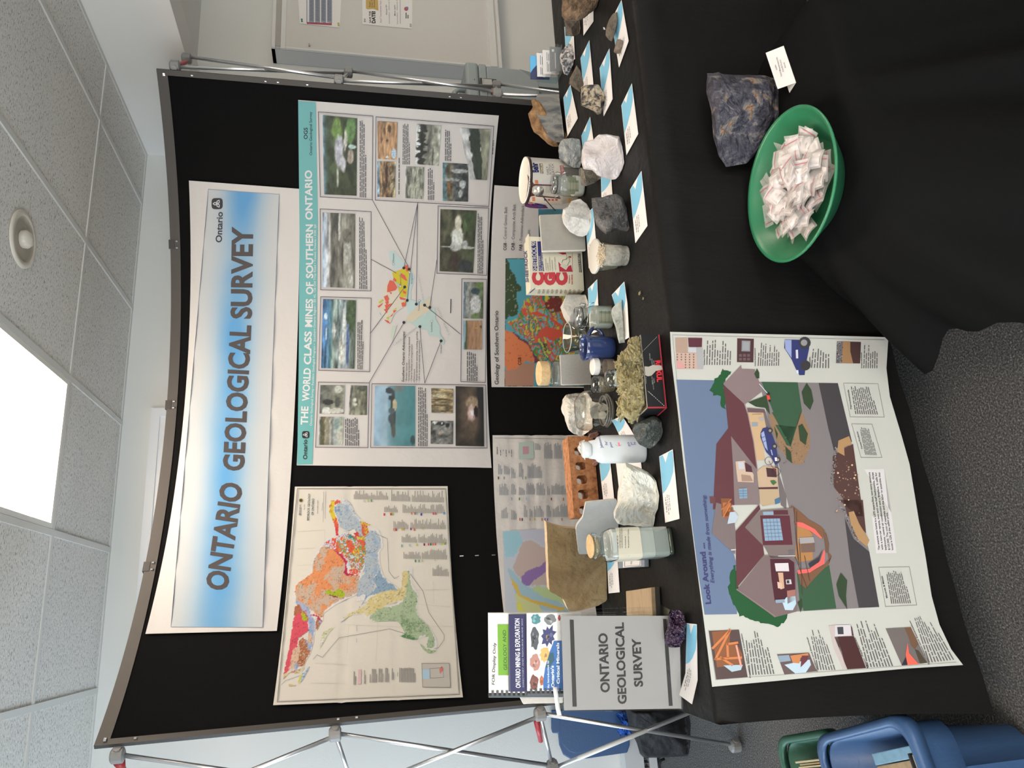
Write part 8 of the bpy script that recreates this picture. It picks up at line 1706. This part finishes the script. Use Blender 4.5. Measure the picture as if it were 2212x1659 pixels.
# tent card
zt5 = Z(1500, 80, 6.144)
lb, rb = on_z(SB, *zt5.p(1350, 605)), on_z(SB, *zt5.p(1185, 115)); fl = on_z(SB, *zt5.p(1265, 745))
e1 = (rb - lb) / np.linalg.norm(rb - lb); nn = np.cross(e1, ZV); nn = nn if nn @ lb < 0 else -nn
pn = nn * math.cos(.95) + ZV * math.sin(.95); tft = t_plane(lb, pn)
lt, rt = hit(tft, *zt5.p(1105, 690)), hit(tft, *zt5.p(945, 210))
b2 = fl - lb; b2 = b2 - e1 * (b2 @ e1) * .4
V = [lb, rb, rt, lt, lb, rb, rb + b2, lb + b2]
o = mesh('tent_card', V, [[0, 1, 2, 3], [4, 7, 6, 5]], m_card, None); md = o.modifiers.new('sol', 'SOLIDIFY'); md.thickness = .0006; setp(o, 'folded white tent card standing beside the blue sodalite boulder', 'card')
Pt = Print(t_plane(lb + pn * .0012, pn), .0003, 0, w=(190, 188, 180))
for st, a, b in (('Sodalite', (1100, 435), (1080, 368)), ('Central Metasedimentary Belt', (1163, 522), (1100, 265)), ('Grenville Province', (1188, 460), (1145, 300)), ('Bancroft', (1215, 405), (1195, 335))): Pt.text(st, zt5.p(*a), zt5.p(*b), 3, (96, 92, 88), 2, .008)
Pt.out('card_lettering', o)
# green gold pan
RZ = SB + .066
pc = on_z(RZ, 1690, 405.5); a_, b_ = on_z(RZ, 1719, 238), on_z(RZ, 1664, 574.5); pr = float(np.linalg.norm(a_ - b_)) / 2
pc = (a_ + b_) / 2; pc[1] = min(pc[1], 1.462 - pr)
m_pan = M('green_pan_plastic', (.030, .20, .095), .32, spec=.5, bump=[('n', 300, .0002)])
PAN = thing('gold_pan', (pc[0], pc[1], SB), 'wide green plastic gold pan heaped with little clear bags', 'pan')
pf = [(.001, .0), (pr * .60, .0), (pr * .64, .004), (pr * .93, .058), (pr * .985, .064), (pr, .066), (pr * .995, .0625), (pr * .965, .060), (pr * .95, .055)]
MB().lathe((pc[0], pc[1], SB), [(.001, .003), (pr * .59, .003), (pr * .62, .006), (pr * .92, .0575), (pr * .95, .064), (pr * .985, .067), (pr, .064), (pr * .985, .060), (pr * .94, .054), (pr * .65, .002), (pr * .6, .0), (.001, .0)], 72, close=True).out('pan_bowl', m_pan, PAN, True)
# clear bags: three makes, copied and strewn over a heap
m_bag = M('bag_film', (.78, .75, .74), .18, spec=.8); m_bag.node_tree.nodes['Principled BSDF'].inputs['Alpha'].default_value = .34; m_zip = M('red_zip_line', (.45, .05, .09), .4); m_slip = M('bag_slip_paper', (.80, .76, .75), .55)
m_chip = M('mineral_chip', rough=.5, noise=(90, [(.3, (.05, .05, .05)), (.7, (.42, .40, .36))], 4, 0))
def bag(k):
    r = random.Random(k); W_, H_ = .040, .054; n = 6
    o = bpy.data.objects.new('sample_bag', None)
    V, Fc = [], []
    hgt = lambda x, y: .0035 * math.sin(math.pi * min(1, max(0, y / .8))) * math.sin(math.pi * x) + .002 * (fbm(x * 3 + k, y * 3, k, 3) - .5)
    for s in (1, -1):
        for j in range(n + 1):
            for i in range(n + 1): x, y = i / n, j / n; V.append(((x - .5) * W_, (y - .5) * H_, s * (.0004 + max(0, hgt(x, y))) + .004 * math.sin(3 * x + k)))
    N = (n + 1) ** 2
    for j in range(n):
        for i in range(n):
            q = j * (n + 1) + i; Fc += [[q, q + 1, q + n + 2, q + n + 1], [q + N, q + N + n + 1, q + N + n + 2, q + N + 1]]
    me = bpy.data.meshes.new('sample_bag'); me.from_pydata(V, [], Fc); me.materials.append(m_bag); me.polygons.foreach_set('use_smooth', [True] * len(me.polygons))
    o = bpy.data.objects.new('sample_bag', me); COL.objects.link(o); BASE[o.name] = np.zeros(3)
    zc = lambda x: .004 * math.sin(3 * x + k)
    MB().add([((x - .5) * W_, H_ * .34 + d, zc(x) + .0026) for d in (0, .0014) for x in np.linspace(0, 1, 6)], [[i, i + 1, i + 7, i + 6] for i in range(5)]).out('zip_line', m_zip, o)
    if k != 2:
        sl = MB().add([((x - .5) * W_ * .78 , y, zc(x) + .0016) for y in (-H_ * .40, H_ * (.18 if k else .05)) for x in np.linspace(0, 1, 5)], [[i, i + 1, i + 6, i + 5] for i in range(4)]).out('paper_slip', m_slip, o)
        pv, pf_ = [], []
        for j in range(6):
            y = -H_ * .34 + j * .0035; s = len(pv); w_ = W_ * (.30 + .25 * r.random())
            pv += [(-W_ * .3, y, zc(.2) + .0019), (-W_ * .3 + w_, y, zc(.6) + .0019), (-W_ * .3 + w_, y + .001, zc(.6) + .0019), (-W_ * .3, y + .001, zc(.2) + .0019)]; pf_.append([s, s + 1, s + 2, s + 3])
        MB().add(pv, pf_).out('slip_print', M('slip_ink', (.25, .22, .23), .6), o)
    ch = MB()
    for j in range(3):
        cx, cy_, s = r.uniform(-.008, .008), r.uniform(-.016, .004), r.uniform(.003, .006)
        P = [np.array([cx, cy_, 0]) + s * np.array(v) * r.uniform(.7, 1.2) for v in ((1, 0, 0), (0, 1, 0), (-1, 0, 0), (0, -1, 0), (0, 0, .7), (0, 0, -.5))]
        ch.add(P, [[0, 1, 4], [1, 2, 4], [2, 3, 4], [3, 0, 4], [1, 0, 5], [2, 1, 5], [3, 2, 5], [0, 3, 5]])
    ch.out('mineral_chip', m_chip, o)
    setp(o, 'small clear zip bag with a red line, heaped in the green pan', 'bag', 'mineral sample bags heaped in the green pan')
    return o
protos = [bag(k) for k in range(3)]; used = [False] * 3
r_ = random.Random(19); N_ = 96
for i in range(N_):
    f = i / N_; rad = pr * .75 * math.sqrt(1 - f * .86) * math.sqrt(r_.uniform(.15, 1)); a = i * 2.39996 + r_.uniform(-.4, .4)
    h = .025 + .030 * f + .022 * (1 - (rad / (pr * .72)) ** 2) * f
    k = r_.choice((0, 0, 1, 1, 2)); o = protos[k] if not used[k] else copy_tree(protos[k]); used[k] = True
    o.location = (pc[0] + rad * math.cos(a) - .004, pc[1] + rad * math.sin(a) * .95 - .006, SB + h + .024 * (rad / (pr * .7)) ** 3)
    tz = math.atan2(math.sin(a), math.cos(a)); tl = .55 * rad / (pr * .66)
    o.rotation_euler = (Matrix.Rotation(r_.uniform(-.35, .35) , 3, 'X') @ Matrix.Rotation(-tl * math.cos(tz) * .8 + r_.uniform(-.25, .25), 3, 'Y') @ Matrix.Rotation(r_.uniform(0, 6.28), 3, 'Z')).to_euler()
# ================================================================== GREY CASE STANDING BEHIND THE TABLE
m_case = M('moulded_grey_plastic', (.30, .345, .36), .5, bump=[('n', 200, .0004)])
zc_ = Z(560, 0, 3.253); YC = 3.18; tcase = t_plane((0, YC, 0), (0, 1, 0))
topR = hit(tcase, *zc_.p(1445, 425)); xr = topR[0]; zt_ = topR[2]; xl = xr - .44; dp = .34
sm = lambda a: hit(tcase, *zc_.p(a, 520))[2]
CS = thing('carry_case', (xr - .22, YC + .17, 0), 'tall grey moulded plastic case with handle and latch standing behind the table', 'case')
z_seam = sm(1550); z_ledge = sm(1600); z_tap = sm(1850); z_tip = sm(1960)
bevel(MB().box((xl, YC, z_seam + .004), (xr, YC + dp, zt_)).out('case_lid', m_case, CS), .018, 3)
bevel(MB().box((xl + .006, YC + .006, z_ledge), (xr - .006, YC + dp - .006, z_seam + .003)).out('case_band', m_case, CS), .006, 2)
bevel(MB().box((xl + .012, YC + .012, z_tap), (xr - .012, YC + dp - .012, z_ledge)).box((xl + .02, YC + .035, .0), (xr - .02, YC + dp - .02, z_tap)).out('case_body', m_case, CS), .008, 2)
xm = hit(tcase, *zc_.p(1900, 575))[0]
mb = MB(); zt2_ = z_tap + .01
mb.add([(xl + .012, YC + .012, zt2_), (xr - .012, YC + .012, zt2_), (xm, YC + .006, z_tip), (xl + .012, YC + .036, z_tip), (xr - .012, YC + .036, z_tip)], [[0, 2, 1], [0, 3, 2], [1, 2, 4]])
mb.box((xm - .02, YC + .006, .06), (xm + .02, YC + .04, z_tip)).box((xl + .012, YC + .006, .0), (xr - .012, YC + .04, .06)).out('lower_rib', m_case, CS)
hx0, hx1 = hit(tcase, *zc_.p(1400, 660))[0] - .03, hit(tcase, *zc_.p(1400, 585))[0]
MB().tube([(hx1, YC + .05, zt_ - .005), (hx1, YC + .05, zt_ + .035), (hx1 - .02, YC + .05, zt_ + .055), (hx0 - .05, YC + .05, zt_ + .058), (hx0 - .09, YC + .05, zt_ + .055), (hx0 - .11, YC + .05, zt_ + .035), (hx0 - .11, YC + .05, zt_ - .005)], .014, 12).out('handle', m_case, CS, True)
lx = hit(tcase, *zc_.p(1600, 600))[0]
LPl = MB().box((lx - .034, YC - .012, sm(1660)), (lx + .034, YC - .0005, sm(1545))).out('latch_plate', M('latch_black', (.05, .05, .05), .4), CS)
MB().box((lx - .02, YC - .022, sm(1625)), (lx + .022, YC - .0125, sm(1560))).tube([(lx - .024, YC - .018, sm(1565)), (lx + .024, YC - .018, sm(1565))], .005, 8).out('latch', M('latch_steel', (.5, .5, .48), .3, .9), LPl)
MB().lathe((lx + .03, YC - .0002, sm(1510)), [(.004, -.001), (.004, .002)], 10).lathe((lx - .02, YC - .0002, sm(1510)), [(.004, -.001), (.004, .002)], 10).out('red_rivet', m_red, CS)
# ================================================================== TOTES AT THE LEFT END OF THE TABLE
def tote(name, o, ang, L, Wd, H, mat, label, taper=.03):
    """o: near right corner of the rim; the long side runs to the left"""
    eL = np.array([-math.cos(ang), -math.sin(ang), 0]); eW = np.array([-math.sin(ang), math.cos(ang), 0]); c = o + eL * L / 2 + eW * Wd / 2
    t = thing(name, (c[0], c[1], 0), label, 'storage bin')
    def ring(l, w, z, r=.05, n=6):
        P = []
        for sx, sy, a0 in ((1, 1, 0), (-1, 1, 90), (-1, -1, 180), (1, -1, 270)):
            for i in range(n):
                a = math.radians(a0 + 90 * i / (n - 1)); P.append(c + eL * -(sx * (l / 2 - r) + r * math.cos(a)) * 1 + eW * (sy * (w / 2 - r) + r * math.sin(a)) + ZV * z)
        return P
    def skin(rows):
        V = [p for r in rows for p in r]; n = len(rows[0]); Fc = []
        for j in range(len(rows) - 1): Fc += [[j * n + i, j * n + (i + 1) % n, (j + 1) * n + (i + 1) % n, (j + 1) * n + i] for i in range(n)]
        return V, Fc, n
    tp2 = taper * 2
    V, Fc, n = skin([ring(L - tp2 - .04, Wd - tp2 - .04, .003), ring(L - tp2 - .02, Wd - tp2 - .02, .02), ring(L - taper * .9 - .03, Wd - taper * .9 - .03, H * .62), ring(L - taper * .6 - .012, Wd - taper * .6 - .012, H * .66), ring(L - .035, Wd - .035, H - .03),
                     ring(L - .035, Wd - .035, H - .02), ring(L - .045, Wd - .045, H - .02), ring(L - tp2 - .035, Wd - tp2 - .035, .012)])
    Fc += [list(range(n))[::-1], list(range(7 * n, 8 * n))]
    fixn(mesh('tote_body', V, Fc, mat, t, True))
    V, Fc, n = skin([ring(L - .045, Wd - .045, H - .004), ring(L - .03, Wd - .03, H), ring(L - .006, Wd - .006, H - .001), ring(L, Wd, H - .008), ring(L, Wd, H - .030), ring(L - .008, Wd - .008, H - .030), ring(L - .034, Wd - .034, H - .012)])
    fixn(mesh('tote_rim', V, Fc + [[6 * n + i, 6 * n + (i + 1) % n, (i + 1) % n, i] for i in range(n)], mat, t, True))
    for s in (.25, .75):
        rb = MB()
        b0 = c + eL * (L * (s - .5)) - eW * (Wd / 2 - taper * .62); rb.obox(b0 + ZV * .05 - eL * .03, eL * .06, -eW * .006 + eW * 0, ZV * (H * .5)); rb.out('side_rib', mat, t)
    return c, eL, eW
m_blue = M('blue_tote_plastic', (.045, .105, .235), .38, bump=[('n', 120, .0004)]); m_grn = M('green_tote_plastic', (.02, .10, .06), .4)
HB = .33
oB = np.array([-.258, 1.512, 0]); cB, eL, eW = tote('blue_tote', oB, math.radians(15), .58, .38, HB, m_blue, 'blue plastic tote of books on the carpet at the left end of the table')
oG = np.array([-.345, 1.91, 0]); cG, gL, gW = tote('green_tote', oG, math.radians(12), .56, .31, .25, m_grn, 'green plastic tote of folders behind the blue tote')
zb = Z(1600, 1290, 3.615)
books = [((.26, .46, .60), .026, 'light blue', 'pale blue book nearest the right end of the blue tote'), ((.50, .36, .20), .030, 'tan', 'thick tan book beside the pale blue book in the blue tote'), ((.36, .34, .31), .022, 'grey', 'grey book between tan and blue books in the blue tote'), ((.26, .48, .60), .018, 'blue2', 'thin pale blue book in the middle of the blue tote'), ((.48, .33, .17), .024, 'tan2', 'worn tan book just left of the thin blue book'), ((.46, .31, .15), .030, 'tan3', 'second worn tan book left of the thin blue book'), ((.33, .24, .13), .040, 'brown', 'thick brown book at the left of the row in the blue tote')]
x = .058
for col, w_, nm, lb in books:
    b0 = oB + eL * x + eW * .115 + ZV * .016; hgt = .225 + .012 * rnd.random()
    t = thing('book', b0 + eL * w_ / 2 + eW * .06, lb, 'book', 'books in the blue tote')
    bevel(MB().obox(b0, eL * w_, eW * .165, ZV * hgt).out('cover', M('book_cover_' + nm, col, .6, noise=(30, [(.3, np.array(col) * .7), (.7, np.array(col))], 4, 0)), t), .002)
    MB().obox(b0 + eL * .002 + eW * .166, eL * (w_ - .004), eW * .003, ZV * (hgt - .004)).out('page_block', M('page_edges', (.62, .56, .42), .8), t)
    x += w_ + .002
b0 = oB + eL * .075 + eW * .055 + ZV * .016
t = thing('book', b0 + eL * .12 + eW * .02, 'large black book with white page edges lying along the near side of the blue tote', 'book')
bevel(MB().obox(b0 + eW * .032, eL * .30, eW * .006, ZV * .27).obox(b0 - eW * .0, eL * .30, eW * .005, ZV * .27).out('cover', M('black_book_cover', (.015, .014, .016), .4), t), .001); MB().obox(b0 + eL * .004 + eW * .0055, eL * .292, eW * .026, ZV * .264).out('page_block', M('white_pages', (.66, .62, .54), .8), t)
fold = [((.56, .46, .27), .02, .30, 'manila folder at the right end of the green tote'), ((.60, .52, .34), .014, .305, 'second manila folder in the green tote'), ((.62, .58, .46), .05, .29, 'thick cream bundle of paper in the green tote'), ((.50, .50, .49), .03, .27, 'grey stack of stapled papers in the green tote'), ((.66, .62, .50), .018, .31, 'cream envelope standing in the green tote'), ((.68, .64, .56), .022, .315, 'white booklet with faint drawing in the green tote'), ((.60, .48, .26), .03, .30, 'yellowed folder at the left of the green tote')]
x = .066
for i, (col, w_, hgt, lb) in enumerate(fold):
    b0 = oG + gL * x + gW * .062 + ZV * .016; hgt -= .075; sh = gL * rnd.uniform(-.004, .012)
    q = [b0, b0 + gW * .175, b0 + gW * .175 + sh + ZV * hgt, b0 + sh + ZV * (hgt - .012 * (i % 2))]
    nrm = np.cross(q[1] - q[0], q[3] - q[0]); nrm /= np.linalg.norm(nrm); nrm = nrm if nrm @ gL < 0 else -nrm
    t = thing('file_folder', b0 + gW * .13, lb, 'folder', 'papers in the green tote'); fm = M('folder_%d' % i, col, .75)
    k = max(2, int(w_ / .006))
    mb = MB()
    for j in range(k): dd = .010 * ((j * 7) % 3); mb.poly([p + gL * (j * w_ / k) - gW * 0 + ZV * 0 + (ZV * -.006 * ((j * 5) % 3) if n_ > 1 else 0) for n_, p in enumerate(q)], nrm, w_ / k * .6)
    mb.out('paper_leaves', fm, t)['kind'] = 'stuff'
    MB().poly([p - nrm * -.0008 for p in q], nrm, .0012).out('folder_front', fm, t)
    x += w_ + .016
# ================================================================== BEHIND, AT THE LEFT WALL END
ht = thing('baseboard_heater', (-.9, WY - .045, 0), 'white electric baseboard heater along the back wall', 'heater')
m_ht = M('heater_enamel', (.62, .63, .63), .4)
MB().box((-1.45, WY - .07, .02), (-.30, WY - .016, .06)).box((-1.45, WY - .075, .09), (-.30, WY - .016, .185)).out('heater_body', m_ht, ht); MB().box((-1.46, WY - .078, .0), (-1.44, WY - .016, .195)).box((-.31, WY - .078, .0), (-.29, WY - .016, .195)).out('end_cap', m_ht, ht)
fn_ = MB()
for k in range(56): fn_.box((-1.43 + k * .02, WY - .066, .06), (-1.428 + k * .02, WY - .02, .09))
fn_.out('heater_fin', M('heater_fins', (.5, .5, .5), .3, .8), ht)['kind'] = 'stuff'
ol = z9((705, 900), (705, 1050), (715, 1085), (760, 1085), (770, 1180), (800, 1255), (870, 1300), (1000, 1285), (1310, 1240), (1330, 1180), (1330, 880))
LP = np.array([0, WY - .10, .19]); ln_ = np.array([0, -math.cos(.12), math.sin(.12)]); tfl = t_plane(LP, ln_)
W = [hit(tfl, *p) for p in ol]; o = MB().poly(W, ln_, .022).out('lid_rim', m_blue, None); fixn(o); bevel(o, .008, 2)
setp(o, 'blue tote lid leaning on the wall behind the frame', 'lid'); o.name = 'tote_lid'; BASE['tote_lid'] = BASE.get('lid_rim')
inn = z9((770, 900), (775, 1130), (800, 1180), (850, 1230), (900, 1245), (1000, 1230), (1250, 1190), (1270, 900)); tfl2 = t_plane(LP + ln_ * .006, ln_)
o2 = MB().poly([hit(tfl2, *p) for p in inn], ln_, .0055).out('raised_panel', m_blue, o); fixn(o2); bevel(o2, .003, 2)
m_bag2 = M('black_nylon', (.010, .010, .012), .7, bump=[('n', 20, .01)])
bg = thing('duffel_bag', (-.5, 3.45, 0), 'black nylon bag on the carpet behind the display frame', 'bag')
Vv, Ff = rock_mesh(z9((1290, 870), (1560, 880), (1760, 900), (1800, 940), (1812, 1010), (1808, 1180), (1795, 1265), (1640, 1275), (1445, 1282), (1410, 1250), (1380, 1150), (1330, 1050)), .26, base=.002, facets=3, rough=.05, seed=4, jit=.01, edge=5)
fixn(mesh('bag_body', Vv, Ff, m_bag2, bg, True))
m_poly = M('blue_plastic_bag', (.012, .085, .38), .28, spec=.6, bump=[('n', 26, .02)])
for i, (ol, tm, lb) in enumerate(((z9((1215, 930), (1290, 915), (1320, 960), (1320, 1030), (1370, 1060), (1365, 1110), (1300, 1105), (1240, 1090), (1220, 1040), (1260, 1000)), 3.52, 'crumpled blue plastic bag tucked behind the black bag, upper piece'), (z9((1345, 1135), (1400, 1190), (1410, 1260), (1440, 1285), (1520, 1310), (1500, 1330), (1440, 1345), (1350, 1355), (1310, 1280), (1320, 1200)), 3.68, 'crumpled blue plastic bag beside the black bag near the wall'))):
    Vv, Ff = rock_mesh(ol, .10, base=.003, tmid=tm, facets=7, rough=.3, seed=60 + i, n=56, K=10, jit=.06)
    o = mesh('plastic_bag', Vv, Ff, m_poly, None); fixn(o); setp(o, lb, 'bag')
pts = [hit(t_plane((0, 3.55, 0), (0, 1, 0)), *z9.p(*p)) for p in ((1570, 1400), (1560, 1340), (1575, 1300), (1605, 1288))]; pts[-1][2] = max(pts[-1][2], .01)
MB().tube(pts, .006, 8).out('bag_strap', m_bag2, bg, True)
# printed sticker on the lower tube of the frame
dv_ = LFp[3] - LBp[2]; 
MB().tube([LBp[2] * .86 + LFp[3] * .14 + LTAN * .012, LBp[2] * .46 + LFp[3] * .54 + LTAN * .012], .0084, 12).out('warranty_sticker', M('sticker_white', (.74, .74, .72), .4), DISP, True)
